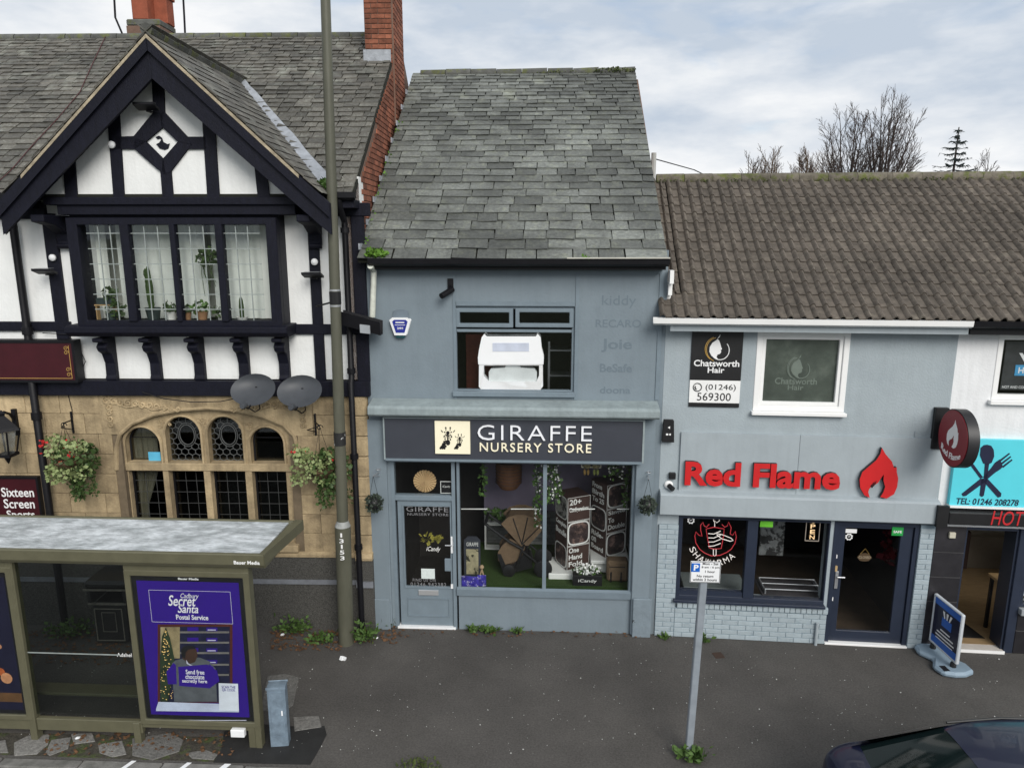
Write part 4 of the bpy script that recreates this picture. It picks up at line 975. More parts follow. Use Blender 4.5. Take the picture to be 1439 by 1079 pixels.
# gutter, fascia
ga, gb_ = G.at(517, 366, gv0 - .1)[0], G.at(941, 366, gv0 - .1)[0]
MB().sprism([(gv0 - .02, gE - .0), (gv0 - .02, gE - .08), (gv0 - .07, gE - .1), (gv0 - .12, gE - .07), (gv0 - .13, gE - .0), (gv0 - .12, gE - .0), (gv0 - .11, gE - .06), (gv0 - .03, gE - .07), (gv0 - .03, gE - .0)], ga, gb_).build('gutter', m_iron, shop)
gbox(520, 369, 936, 379, gv0 + .0, .0, 'eaves_board', m_iron)
MB().tube([(gb_ - 1.3, gv0 - .14, gE + .005), (gb_, gv0 - .14, gE + .008)], .011, 6).build('gutter_lip', M('gutter_cream', (.42, .41, .36), .7), shop)
p0 = G.at(523, 377, -.2); p1 = G.at(524, 445, -.05)
MB().tube([(p0[0], gv0 - .07, gE - .1), (p0[0] + .0, -.12, gE - .18), (p1[0], -.08, p1[1])], .04, 10).build('downpipe', M('old_white_pipe', (.6, .62, .55), .6, .2, 8), shop, smooth=True)
# wall mouldings
gbox(637, 383, 641, 562, -.012, .0, 'cover_strip', m_gry2); gbox(808, 383, 813, 562, -.012, .0, 'cover_strip', m_gry2); gbox(924, 383, 930, 562, -.014, .0, 'cover_strip', m_gry2)
gbox(522, 380, 930, 384, -.016, .0, 'cover_strip', m_gry2); gbox(641, 424, 808, 430, -.02, .0, 'window_head', m_gry2)
a, b, c, d = grc(516, 562, 928, 588, -.3); top = G.at(720, 563, -.0)[1]
MB().sprism([(.0, top + .02), (-.27, top - .03), (-.3, top - .06), (-.3, c + .03), (-.27, c), (.0, c)], a, b).build('cornice', m_sill, shop, bevel=.006)
# upstairs window
upw = MB().frame(uw[0], uw[1], uw[2], uw[3], .035, .03, .11).build('upper_window', m_gry2, shop, bevel=.005)
a, b, c, d = grc(645, 464, 803, 465.5, .05); ztm = (c + d) / 2
MB().box(uw[0] + .036, uw[1] - .036, .028, .112, ztm - .02, ztm + .02).build('transom', m_gry2, upw, bevel=.004)
for x0, x1 in ((640, 721), (724, 806)):
    a, b, c, d = grc(x0, 433.5, x1, 461.5, .0); cs = MB().frame(a, b, c + .01, d, .055, .005, .1).build('casement', m_gry2, upw, bevel=.008); MB().box(a + .05, b - .05, .05, .056, c + .055, d - .05).build('pane', m_glass, upw)
MB().box(uw[0] + .03, uw[1] - .03, .06, .066, uw[2] + .03, ztm - .015).build('pane', m_glass, upw)
a, b, c, d = grc(636, 551, 808, 558, -.06); MB().box(a, b, -.06, .03, c, d).build('sill', m_gry2, upw, bevel=.006)
# the moulded white crib in the upstairs window
v = .17; u, z = G.at(719, 546, v)
def sx(x, y): return G.at(620 + x / 6.345, 400 + y / 6.345, v)
t = T('white_crib', 'white moulded bedside crib standing on end in the upstairs window', 'crib', G, (u, v, z))
m_crib = M('white_plastic', (.82, .83, .84), .35, .03, 3)
body = [(375, 445), (392, 440), (410, 462), (850, 462), (862, 440), (880, 445), (888, 560), (908, 640), (908, 890), (880, 930), (370, 930), (342, 895), (342, 640), (352, 570)]
def ringstrip(outer, inner, v0, v1, nm, mat):
    n = len(outer); mb = MB(); o = [sx(*p) for p in outer]; i = [sx(*p) for p in inner]
    mb.add([(p[0], v0, p[1]) for p in o] + [(p[0], v0, p[1]) for p in i] + [(p[0], v1, p[1]) for p in o] + [(p[0], v1, p[1]) for p in i],
           [f for k in range(n) for f in ((k, (k + 1) % n, (k + 1) % n + n, k + n), (k + 2 * n, k + 3 * n, (k + 1) % n + 3 * n, (k + 1) % n + 2 * n), (k, k + 2 * n, (k + 1) % n + 2 * n, (k + 1) % n), (k + n, (k + 1) % n + n, (k + 1) % n + 3 * n, k + 3 * n))]); return mb.build(nm, mat, t)
MB().prism([sx(*p) for p in [(375, 462), (392, 440), (410, 458), (850, 458), (862, 440), (880, 462), (888, 560), (908, 640), (905, 690), (345, 690), (342, 640), (352, 570)]], v - .12, v + .1).build('hood', m_crib, t, bevel=.012)
ringstrip([(344, 690), (600, 690), (906, 690), (908, 890), (880, 930), (600, 930), (370, 930), (342, 895)], [(386, 708), (600, 708), (874, 708), (874, 800), (850, 850), (620, 852), (430, 850), (386, 800)], v - .11, v + .05, 'frame', m_crib)
MB().prism([sx(*p) for p in [(432, 770), (450, 745), (570, 735), (590, 712), (690, 712), (710, 735), (830, 745), (850, 770), (850, 848), (432, 848)]], v - .07, v + .02).build('basket', M('grey_white_fabric', (.66, .68, .68), .9), t, bevel=.006)
MB().prism([sx(*p) for p in [(465, 508), (785, 508), (785, 582), (465, 582)]], v - .126, v - .119).build('mesh_window', M('pale_mesh', (.52, .56, .66), .8), t)
# clutter seen dimly upstairs
c0 = grc(655, 470, 690, 546, .9); MB().box(c0[0], c0[1], .9, 1.3, uw[2] - .5, c0[3]).solo('stock_carton', M('red_carton', (.14, .03, .02), .7, .3, 6), 'dim red stock carton behind the crib upstairs', 'carton', G, (c0[0], 1.0, uw[2] - .5), bevel=.005)
c0 = grc(770, 480, 800, 546, .9)
t = T('stock_shelf', 'dim shelf rack at the right of the upstairs window', 'shelf', G, (c0[0], .9, uw[2] - .5))
for du in (0, .34): MB().box(c0[0] + du, c0[0] + du + .03, .88, 1.2, uw[2] - .5, c0[3]).build('post', m_alu, t)
for q in (.12, .5): MB().box(c0[0] + .03, c0[0] + .34, .88, 1.2, c0[3] - q - .02, c0[3] - q).build('shelf', m_alu, t)
# ghosts of removed lettering
gt = T('ghost_lettering', 'faint shadows of removed brand names on the grey wall right of the window', 'lettering', G, (G.at(870, 470)[0], -.001, G.at(870, 470)[1]))
for s_, x0, y0, x1, y1, bd in (('kiddy', 846, 415, 894, 433, .0), ('RECARO', 837, 449, 901, 460, .01), ('Joie', 845, 476, 888, 495, .02), ('BeSafe', 843, 511, 888, 523, .02), ('doona', 843, 543, 886, 553, .02)):
    text(s_, grc(x0, y0, x1, y1), -.0005, .002, m_ghost, gt, bold=bd)
# alarm box, camera
u, z = G.at(563, 457, -.03)
t = T('alarm_box', 'blue and white shield shaped alarm box on the grey wall', 'alarm box', G, (u, 0, z))
def sh(s, dz=0): return [(u - .135 * s, z + .07 * s + dz), (u - .10 * s, z + .10 * s + dz), (u + .10 * s, z + .10 * s + dz), (u + .135 * s, z + .07 * s + dz), (u + .075 * s, z - .125 * s + dz), (u - .075 * s, z - .125 * s + dz)]
MB().prism(sh(1.0), -.07, 0).build('casing', m_white, t, bevel=.008); MB().prism(sh(.78), -.074, -.069).build('blue_face', M('alarm_blue', (.02, .03, .25), .4), t)
MB().prism([(u - .08, z - .126), (u + .08, z - .126), (u + .05, z - .17), (u - .05, z - .17)], -.06, 0).build('lamp_base', M('dark_teal', (.01, .06, .07), .3), t)
MB().box(u - .06, u + .06, -.0765, -.0745, z + .035, z + .05).build('pale_line', m_whitetext, t); MB().box(u - .07, u + .07, -.0765, -.0745, z + .005, z + .012).build('pale_line', m_whitetext, t); text('24H', (u - .04, u + .04, z - .05, z - .02), -.0745, .002, m_whitetext, t, bold=.02)
MB().prism([(u - .12, z + .09), (u - .1, z + .19), (u - .04, z + .21), (u + .04, z + .21), (u + .1, z + .19), (u + .12, z + .09)], -.02, 0).build('back_plate', M('grey_patch', s2l(104, 116, 126), .7), t)
u, z = G.at(633, 400, -.02)
t = T('security_camera', 'small black security camera above the upstairs window', 'camera', G, (u, 0, z))
MB().box(u - .04, u + .04, -.02, 0, z - .06, z + .08).build('mount', m_iron, t); MB().tube([(u, -.02, z - .02), (u - .02, -.1, z - .07)], .02, 8).build('arm', m_iron, t); MB().tube([(u + .03, -.04, z - .06), (u - .1, -.2, z - .14)], .04, 12).build('body', m_iron, t, smooth=True)
# ---- fascia sign
t = T('fascia_sign', 'charcoal shop fascia reading GIRAFFE NURSERY STORE with a cream giraffe panel', 'sign', G, (0, -.16, G.at(720, 647, -.16)[1]))
a, b, c, d = grc(541, 587.5, 903, 646, -.16)
MB().box(a, b, -.16, -.002, c, d).build('board', m_fasc, t)
MB().box(a - .02, a, -.17, -.002, c - .02, d).build('edge_trim', m_sill, t); MB().box(b, b + .025, -.17, -.002, c - .02, d).build('edge_trim', m_sill, t); MB().box(a, b, -.175, -.002, c - .035, c - .002).build('lower_trim', m_gry2, t); MB().box(a, b, -.172, -.162, d - .02, d).build('top_trim', m_sill, t)
a, b, c, d = grc(611, 592, 660.5, 638, -.2); MB().box(a, b, -.195, -.161, c, d).build('logo_panel', m_ivory, t, bevel=.003)
def lp(x, y): return G.at(590 + x / 5.33, 580 + y / 5.33, -.197)
mb = MB(); rng = random.Random(6)
def blob(x, y, rx, ry, rot=0, n=9): 
    c0, s0 = math.cos(rot), math.sin(rot); mb.prism([lp(x + rx * math.cos(q * 2 * math.pi / n) * c0 - ry * math.sin(q * 2 * math.pi / n) * s0, y + rx * math.cos(q * 2 * math.pi / n) * s0 + ry * math.sin(q * 2 * math.pi / n) * c0) for q in range(n)], -.199, -.1955)
for ox, oy, s_ in ((210, 185, 1.05), (299, 212, .72)):
    def B(x, y, rx, ry, rot=0): blob(ox + x * s_, oy + y * s_, rx * s_, ry * s_, rot)
    B(-15, -70, 6, 6); B(17, -70, 6, 6); B(-14, -57, 3, 10); B(16, -57, 3, 10)
    B(0, -33, 13, 14); B(0, 2, 6, 28); B(1, 36, 16, 20); B(-14, 26, 10, 7); B(-26, -8, 5, 8); B(26, -6, 5, 8); B(-9, -16, 5, 6); B(9, -14, 5, 6); B(-20, 10, 5, 7); B(18, 14, 5, 7); B(-22, -38, 7, 4, .5); B(24, -38, 7, 4, -.5); B(-18, -20, 4, 5); B(20, -18, 4, 6); B(-14, -4, 3, 5); B(14, 0, 3, 6); B(-42, -45, 12, 3, .9); B(44, -45, 12, 3, -.9)
    sg = -1 if s_ == 1 else 1
    for q, (x, y) in enumerate(((-26, 30), (-34, 45), (-24, 52), (-42, 62), (-30, 66), (-48, 68), (-16, 62), (-36, 54), (-20, 42), (-52, 76), (-38, 76), (-24, 76))): B(-sg * x * -1 if sg > 0 else x, y, 8, 8, .5)
mb.build('giraffe_heads', m_bk, t, kind='stuff')
text('GIRAFFE', grc(671, 598.5, 832, 619.5, -.2), -.162, .03, M('cool_white', (.85, .86, .9), .4, .01), t, name='letter', split=True, bold=-.012, spacing=1.15)  # raised letters in one even cool white
text('NURSERY STORE', grc(674, 623.5, 831, 636, -.2), -.162, .02, m_ivory, t, name='letter', split=True, bold=.002, spacing=1.2)
# ---- shop front
sf = MB().frame(G.at(642.5, 740)[0], fw[1], zs0, wz, (.04, .05, .06, .05), -.01, .1).build('shop_window', m_gry2, shop, bevel=.006)
um0, um1 = G.at(762.5, 740)[0], G.at(768, 740)[0]
MB().box(um0, um1, -.015, .09, zs0 + .06, wz - .05).build('mullion', m_gry2, sf, bevel=.004)
wl0, wl1 = G.at(642.5, 740)[0] + .04, fw[1] - .05
MB().box(wl0, um0, .05, .058, zs0 + .06, wz - .05).build('pane', m_glass, sf); MB().box(um1, wl1, .05, .058, zs0 + .06, wz - .05).build('pane', m_glass, sf)
a, b, c, d = grc(642, 829, 892, 840, -.05); MB().sprism([(-.05, d - .02), (-.0, d), (-.0, c), (-.04, c)], a, b).build('sill', m_gry2, sf)
gbox(521, 590, 546, 876, -.05, .0, 'pilaster', m_gry, bev=.008); gbox(891, 590, 916, 892, -.07, .0, 'pilaster', m_gry, bev=.008)
a, b, c, d = grc(524, 842, 548, 878, -.08); MB().box(a, b, -.08, -.051, 0, d).build('pilaster_base', m_gry, shop, bevel=.008)
a, b, c, d = grc(889, 842, 915, 893, -.11)
MB().box(a, b, -.105, -.071, 0, d).build('pilaster_base', M('flaking_paint', s2l(118, 130, 138), .7, .1, 6, .3, 20, col2=(.02, .02, .02), c2pos=(.66, .68), c2scale=7), shop, bevel=.008)
# door
dz = wz; ztr = G.at(597, 698, .03)[1]
MB().frame(du0, du1, 0, wz, (.05, .05, 0.001, .05), -.005, .1).build('door_frame', m_gry2, shop, bevel=.005)
MB().box(du0 + .05, du1 - .05, -.01, .098, ztr - .045, ztr + .03).build('door_transom', m_gry2, shop, bevel=.005)
MB().box(du0 + .05, du1 - .05, .04, .046, ztr + .03, wz - .05).build('fanlight', m_glass, shop)
a, b = du0 + .075, du1 - .055; lz = ztr - .05
gl = grc(569, 711, 633, 824, .03)
door = MB().wall(a, b, .035, lz, .025, .075, [(gl[0], gl[1], gl[2], gl[3])]).build('door', m_gry2, shop, bevel=.004)
MB().box(gl[0], gl[1], .045, .051, gl[2], gl[3]).build('pane', m_glass, door)
MB().frame(gl[0] - .02, gl[1] + .02, gl[2] - .02, gl[3] + .02, .018, .012, .024).build('glazing_bead', m_gry2, door)
pn = grc(573, 840, 632, 866, .02); MB().frame(pn[0], pn[1], pn[2], pn[3], .014, .012, .026).build('panel_moulding', m_gry2, door)
lb = grc(588, 829.5, 616, 836.5, .0); MB().box(lb[0], lb[1], .005, .026, lb[2], lb[3]).build('letter_box', M('bright_metal', (.62, .63, .64), .3, .05, metal=.6), door, bevel=.003)
kp = grc(625, 785, 634, 802, .0); MB().box(kp[0], kp[1], -.01, .026, kp[2], kp[3]).build('keypad', m_gry2, door, bevel=.004)
hd = grc(633.5, 754, 637.5, 777, .0); MB().box(hd[0], hd[1], -.005, .026, hd[2], hd[3]).build('lock_plate', m_white, door, bevel=.003); MB().tube([((hd[0] + hd[1]) / 2, -.02, (hd[2] + hd[3]) / 2), (hd[0] - .08, -.02, (hd[2] + hd[3]) / 2)], .01, 8).build('handle', m_alu, door)
MB().box(du0 + .03, du1 - .02, -.03, .1, .0, .033).build('threshold', m_white, shop, bevel=.004)
hd = grc(633.5, 821, 637, 827, .0); MB().box(hd[0], hd[1], .005, .026, hd[2], hd[3]).build('lower_lock', m_white, door)
m_dtext = M('door_vinyl', (.22, .22, .23), .5)
text('GIRAFFE', grc(571, 712, 630, 719, .04), .0445, .002, m_dtext, door, spacing=1.1); text('NURSERY STORE', grc(572.5, 721, 630, 724.5, .04), .0445, .002, m_dtext, door, spacing=1.1)
text('iCandy', grc(599, 768, 619, 776, .04), .0445, .002, m_shopwhite, door, shear=.3); text('FIND US ON', grc(580, 813, 612, 817, .04), .0445, .002, m_dtext, door, spacing=1.2); text('01246 942382', grc(577, 818.5, 627, 823.5, .04), .0445, .002, m_dtext, door, spacing=1.2)
nt_ = grc(592, 799, 611, 813, .04); MB().box(nt_[0], nt_[1], .041, .0445, nt_[2], nt_[3]).solo('paper_notice', M('pale_paper', (.62, .68, .66), .8, .1, 40), 'pale paper notice taped inside the grey shop door', 'notice', G, (nt_[0], .043, nt_[2]))
mb = MB(); fu, fz = G.at(609, 752, .3); leafy(mb, (fu - .05, .3, fz - .05), (.2, .06, .06), 50, .07)
mb.solo('door_flowers', M('yellow_flower', (.3, .27, .05), .7, .4, 20), 'spray of yellow flowers hanging behind the grey door glass', 'flowers', G, (fu, .3, fz))
# paper fan and small sign in the fanlight
u, z = G.at(597, 676, .2); n = 48; mb = MB()
vv = [(u, .19, z)] + [(u + (.165 + .004 * (k % 2)) * math.cos(2 * math.pi * k / n), .2 + (.012 if k % 2 else -.012), z + (.165 + .004 * (k % 2)) * math.sin(2 * math.pi * k / n)) for k in range(n)]
fs = [(0, 1 + (k + 1) % n, 1 + k) for k in range(n)]; mb.add(vv, fs); mb.add([(x, y + .004, zz) for x, y, zz in vv], [f[::-1] for f in fs])
mb.solo('paper_fan', M('kraft_paper', (.52, .36, .19), .85, .1, 12), 'round pleated tan paper fan above the grey door', 'paper fan', G, (u, .2, z))
a, b, c, d = grc(619, 676, 635.5, 693, .06)
t = T('brand_card', 'small square black iCandy card beside the paper fan', 'card', G, (a, .06, c)); MB().box(a, b, .06, .066, c, d).build('card', m_bk, t); MB().frame(a, b, c, d, .008, .055, .0595).build('border', m_shopwhite, t); text('iCandy', (a + .03, b - .03, c + .08, c + .12), .0595, .002, m_shopwhite, t)
# ---- window display
zd = zs0 + .03
MB().box(wl0 - .02, A1 - .22, .12, 1.75, zs0 - .1, zd).build('display_floor', m_turf, shop)
a, b, c, d = grc(677, 640, 900, 830, 1.3); MB().box(a, A1 - .21, 1.75, 1.8, zd, wz + .25).build('display_back', m_purple, shop)
a, b, c, d = grc(684, 722, 800, 800, 1.6)
st = MB().box(a, b, 1.72, 1.749, zd, d).build('stone_backdrop', m_joint, shop)
zz = zd
while zz < d - .03:
    uu = a
    while uu < b - .02:
        w = min(random.uniform(.12, .35), b - uu); MB().box(uu + .003, uu + w - .003, 1.7 - random.uniform(0, .015), 1.73, zz + .002, min(zz + .055, d)).build('slip', M('grey_slip', (.16, .165, .16), .85, .3, 10, rnd=.3), st); uu += w
    zz += .06
def cube_thing(px, py_top, size, yaw, v, z0, lab, right, left, pic):
    cu_, cz_ = G.at(px, py_top, v); w = G.w((cu_, v, 0)); f1 = Frame(w.x, w.y, G.yaw - R(yaw)); f2 = Frame(w.x, w.y, f1.yaw + R(90)); s = size
    t = T('display_cube', lab, 'cube', f1, (0, 0, z0), 'brown display cubes in the shop window')
    MB().box(0, s, 0, s, z0 + .002, z0 + s - .002).build('cube', m_brown, t, bevel=.004)
    MB().frame(.0, s, z0 + .004, z0 + s - .004, .006, -.003, -.0005).build('edge_line', m_shopwhite, t)
    def face(content, fr, base, foreign):
        if content is None or content == 'pic':
            o = [(base + s / 2 + (s * .48) * math.copysign(abs(math.cos(q)) ** .45, math.cos(q)), z0 + s / 2 + (s * .47) * math.copysign(abs(math.sin(q)) ** .45, math.sin(q))) for q in [k * math.pi / 12 for k in range(24)]]
            i = [(base + s / 2 + (p[0] - base - s / 2) * .9, z0 + s / 2 + (p[1] - z0 - s / 2) * .9) for p in o]; n = 24
            mb = MB().add([(p[0], -.004, p[1]) for p in o] + [(p[0], -.004, p[1]) for p in i], [(k, (k + 1) % n, (k + 1) % n + n, k + n) for k in range(n)])
            mb.add([(p[0], -.001, p[1]) for p in o], [tuple(range(n))])
            if foreign: mb.remap(f2, f1)
            mb.build('picture_frame', m_shopwhite, t)
            mb = MB().prism(i, -.005, -.002)
            if foreign: mb.remap(f2, f1)
            mb.build('picture', pic, t)
        else:
            L = content.split('\n'); n = len(L); hh = s * .86 / max(n, 2.6)
            for k, ln in enumerate(L):
                zt_ = z0 + s * .92 - k * hh; wd = min(s * .84, len(ln) * hh * .52)
                text(ln, (base + s * .08, base + s * .08 + wd, zt_ - hh * .72, zt_), -.001, .003, m_shopwhite, t, bold=.02, remap=(f2, f1) if foreign else None)
    face(right, f1, 0, False); face(left, f2, -s, True)
m_pic = [M('photo_print_a', (.05, .035, .035), .4, .8, 7, col2=(.2, .13, .11), c2pos=(.52, .6), c2scale=9), M('photo_print_b', (.3, .3, .28), .5, .3, 9, col2=(.03, .03, .03), c2pos=(.5, .55), c2scale=11)]
vl = .55; zl = zd + .16; zr = zd + .34; cs = .375
u_, zz_ = G.at(797, 805, vl)
zL = G.at(797, 802, vl)[1]; zRr = G.at(852, 784, .75)[1]
cs = (G.at(797, 700, vl)[1] - zL) / 3; cs2 = (G.at(852, 682, .75)[1] - zRr) / 3
L_ = [('One\nHand\nFold', 'pic', 0, 'lowest brown cube of the left stack, lettered One Hand Fold'), ('pic', 'Complete\nBundle', 0, 'middle brown cube of the left stack with a framed picture'), ('20+\nConfigurations', 'pic', 1, 'top brown cube of the left stack, lettered 20+')]
for k, (r_, l_, pc, lab) in enumerate(L_): cube_thing(797, 760, cs, 27, vl, zL + k * cs, lab, r_, l_, m_pic[pc])
R_ = [('pic', 'Ride-\non\nBoard', 0, 'lowest brown cube of the right stack, lettered Ride-on Board'), ('Single\nTo\nDouble', 'pic', 0, 'middle brown cube of the right stack, lettered Single To Double'), ('pic', 'From\nBirth\nTo 25', 0, 'top brown cube of the right stack, lettered From Birth')]
for k, (r_, l_, pc, lab) in enumerate(R_): cube_thing(852, 740, cs2, 34, .75, zRr + k * cs2, lab, r_, l_, m_pic[pc])
for x0, x1, v, zt_, lab in ((771, 829, .45, zL, 'white plinth under the left stack of brown cubes'), (830, 885, .65, zRr, 'white plinth under the right stack of brown cubes')):
    a, b = G.at(x0, 790, v)[0], G.at(x1, 790, v)[0]; t0 = MB().box(a, b, v, v + .6, zt_ - (.16 if x0 < 800 else .06), zt_ - .002)
    if x0 > 800: t0.box(a + .02, b - .02, v + .05, v + .58, zd, zt_ - .06)
    else: t0.v = t0.v
    ob = t0.solo('plinth', m_shopwhite if x0 < 800 else m_shopwhite, lab, 'plinth', G, (a, v, zd), bevel=.01, group='white plinths in the shop window')
# pushchair
t = T('pushchair', 'tan pushchair with black frame in the left shop window', 'pushchair', G, (G.at(722, 815, .7)[0], .7, zd))
def q7(x, y, v=.7): return G.at(x, y, v)
MB().prism([q7(*p) for p in [(709, 729), (716, 722), (726, 719), (738, 719), (750, 723), (758, 731), (758, 738), (742, 756), (734, 757)]], .5, .92).build('canopy', m_tan, t, bevel=.03)
for (x0, y0), (x1, y1) in (((734, 757), (758, 733)), ((734, 757), (742, 720)), ((734, 757), (722, 721))):
    MB().tube([(*q7(x0, y0)[:1], .495, q7(x0, y0)[1]), (q7(x1, y1)[0], .495, q7(x1, y1)[1])], .008, 5).build('canopy_rib', m_bk, t)
MB().prism([q7(*p) for p in [(703, 770), (708, 762), (718, 753), (736, 763), (733, 772), (722, 783), (710, 786), (703, 780)]], .54, .88).build('seat', m_tan, t, bevel=.025)
MB().prism([q7(*p) for p in [(701, 772), (704, 772), (711, 788), (724, 786), (738, 772), (742, 776), (726, 793), (708, 794)]], .52, .9).build('carry_shell', m_bk, t, bevel=.012)
for vv_ in (.5, .92):
    p = [q7(*x) for x in ((684, 729), (700, 741), (718, 754), (736, 764))]; MB().tube([(a, vv_, b) for a, b in p], .022, 8).build('push_arm', m_bk, t)
    p = [q7(*x) for x in ((737, 757), (728, 785), (716, 806))]; MB().tube([(a, vv_, b) for a, b in p], .018, 8).build('front_leg', m_bk, t)
    p = [q7(*x) for x in ((733, 765), (752, 780), (762, 795))]; MB().tube([(a, vv_, b) for a, b in p], .018, 8).build('rear_leg', m_bk, t)
    for px, r in ((716, .1), (763, .14)):
        a = q7(px, 806)[0]; MB().lathe((a, vv_ - .025, zd + r), [(r * .75, 0), (r, .008), (r, .042), (r * .75, .05)], 18, 'v').build('wheel', m_bk, t, smooth=True)
a = q7(684, 729); MB().tube([(a[0], .5, a[1]), (a[0], .92, a[1])], .024, 8).build('handlebar', m_bk, t)
MB().prism([q7(*p) for p in [(708, 788), (745, 778), (748, 790), (712, 800)]], .54, .88).build('shopping_basket', m_bk, t, bevel=.01)
# the rest of the display
a, b, c, d = grc(681, 723, 716, 790, 1.45)
t = T('display_shelf', 'white shelf frame with a small picture behind the pushchair', 'shelf', G, (a, 1.45, zd)); MB().frame(a, b, zd, zd + .45, .025, 1.45, 1.6).build('lower_frame', m_shopwhite, t); MB().frame(a, b, zd + .455, d, .025, 1.45, 1.6).build('upper_frame', m_shopwhite, t); MB().box(a + .07, b - .06, 1.47, 1.49, zd + .53, d - .1).build('picture', m_shopwhite, t); MB().box(a + .1, b - .12, 1.462, 1.469, zd + .58, d - .16).build('print', m_pic[1], t)
a, b, c, d = grc(652, 754, 675, 808, .5)
t = T('indoor_a_board', 'small dark GIRAFFE A-board leaning in the left of the shop window', 'A-board', G, (a, .5, zd)); MB().prism([(a, zd), (b, zd), (b, d - .06), (b - .06, d), (a + .06, d), (a, d - .06)], .5, .53).build('board', m_fasc, t); MB().box(a + .035, b - .03, .494, .499, zd + .03, d - .2).build('cream_panel', M('dim_ivory', (.36, .32, .2), .6, .3, 14, col2=(.03, .03, .02), c2pos=(.56, .6), c2scale=9), t); text('GIRAFFE', (a + .04, b - .03, d - .15, d - .09), .499, .003, m_shopwhite, t)
for k, (x0, x1, y0, y1, lab) in enumerate(((645, 662, 809, 826, 'leftmost of three purple picture cards at the foot of the shop window'), (661, 672, 810, 826, 'middle of three purple picture cards at the foot of the shop window'), (671, 683, 808, 826, 'rightmost of three purple picture cards at the foot of the shop window'))):
    a, b, c, d = grc(x0, y0, x1, y1, .13 + .02 * k); MB().box(a, b, .13 + .02 * k, .14 + .02 * k, zd, max(d, zd + .12)).solo('picture_card', M('purple_print', (.05, .04, .3), .4, .6, 14, col2=(.45, .42, .6), c2pos=(.56, .6), c2scale=16), lab, 'card', G, (a, .13 + .02 * k, zd), group='purple cards in the shop window')
u, z = G.at(677, 800, .3); mb = MB(); mb.tube([(u, .3, z), (u - .045, .3, z - .16)], .012, 5); mb.tube([(u, .3, z), (u + .045, .3, z - .16)], .012, 5); mb.ball((u, .3, z + .04), .035); mb.solo('wooden_figure', m_wood, 'little pale wooden figure standing by the purple cards', 'figure', G, (u, .3, z - .16))
u, z = G.at(715, 668, .9)
t = T('wicker_shade', 'brown ribbed wicker basket hanging in the left shop window', 'basket', G, (u, .9, z - .22)); MB().lathe((u, .9, z), [(.02, -.22), (.13, -.2), (.19, -.12), (.2, .0), (.195, .22)], 18).build('basket', M('wicker', (.14, .06, .025), .9, .2, 12), t, smooth=True)
for k in range(7): MB().tube([(u + .203 * math.cos(q * math.pi / 10), .9 + .203 * math.sin(q * math.pi / 10), z - .1 + k * .05) for q in range(20)], .006, 4, True).build('rib', m_brown, t)
MB().tube([(u, .9, z + .22), (u, .9, wz + .25)], .006, 4).build('cord', m_bk, t)
def garland(px, y0, y1, v, wd, n, lab, blossoms=0):
    u, zt_ = G.at(px, y0, v); zb_ = G.at(px, y1, v)[1]; t = T('ivy_garland', lab, 'garland', G, (u, v, zb_), 'ivy garlands in the shop window'); mb = MB(); pts = []
    for k in range(8):
        f = k / 7; p = (u + random.uniform(-wd, wd) * .4, v, zt_ + .1 + (zb_ - zt_ - .1) * f); pts.append(p); leafy(mb, p, (wd, .06, .09), n // 8, .06)
    mb.build('leaves', m_leaf, t); MB().tube(pts, .005, 4).build('stem', m_leafd, t)
    if blossoms:
        mb = MB()
        for k in range(blossoms): p = random.choice(pts); leafy(mb, (p[0], v - .05, p[2]), (wd, .03, .1), 4, .035)
        mb.build('blossom', m_shopwhite, t)
garland(680, 650, 690, .3, .05, 90, 'short ivy garland at the left of the shop window')
garland(757, 650, 730, .35, .06, 160, 'long ivy garland just left of the window mullion', 14)
garland(777, 650, 700, .35, .14, 260, 'bushy ivy garland with white blossom right of the mullion', 22)
garland(866, 650, 668, .4, .12, 80, 'short ivy garland at the top right of the shop window', 8)
garland(883, 650, 712, .4, .05, 90, 'ivy garland at the right edge of the shop window')
u, z = G.at(705, 722, 1.3); leafy(MB(), (u, 1.3, z), (.32, .1, .07), 160, .08).solo('foliage_swag', m_leaf, 'dark green foliage lying on the white display shelf', 'foliage', G, (u, 1.3, z))
a, b, c, d = grc(817, 646, 845, 657, .5)
t = T('toy_mobile', 'yellow framed toy mobile with dangling feet at the top of the window', 'mobile', G, ((a + b) / 2, .5, c)); MB().frame(a, b, c, wz + .1, .012, .49, .51).build('frame', m_ivory, t)
for k, uu in enumerate((a + .05, a + .1, b - .1, b - .05)): MB().ball((uu, .5, c - .07), .03, sc=(.7, .7, 1.6)).build('foot', M('toy_%d' % (k // 2), ((.4, .25, .08), (.25, .28, .08))[k // 2], .8), t, smooth=True)
for uu in (a + .08, b - .08): MB().ball((uu, .48, c + .05), .06).build('toy_body', M('toy_body', (.3, .26, .14), .9), t, smooth=True)
a, b, c, d = grc(805, 809, 846, 828, .25)
t = T('flower_box', 'black iCandy box holding white flowers at the foot of the window', 'flower box', G, (a, .25, zd)); MB().box(a, b, .25, .45, zd, d).build('box', m_bk, t, bevel=.004); text('iCandy', (a + .08, b - .08, zd + .05, zd + .11), .249, .003, m_shopwhite, t)
leafy(MB(), ((a + b) / 2, .35, d + .03), (.2, .1, .06), 120, .05).build('leaves', m_leaf, t); leafy(MB(), ((a + b) / 2, .33, d + .07), (.19, .1, .06), 150, .045).build('flowers', m_shopwhite, t)
a, b, c, d = grc(853, 789, 883, 826, .4)
t = T('changing_bag', 'beige changing bag at the right end of the shop window', 'bag', G, (a, .4, zd)); MB().box(a, b, .4, .62, zd, d).build('body', m_tan, t, bevel=.03); MB().box(a + .03, b - .05, .392, .4, zd + .24, zd + .25).build('zip', m_bk, t)
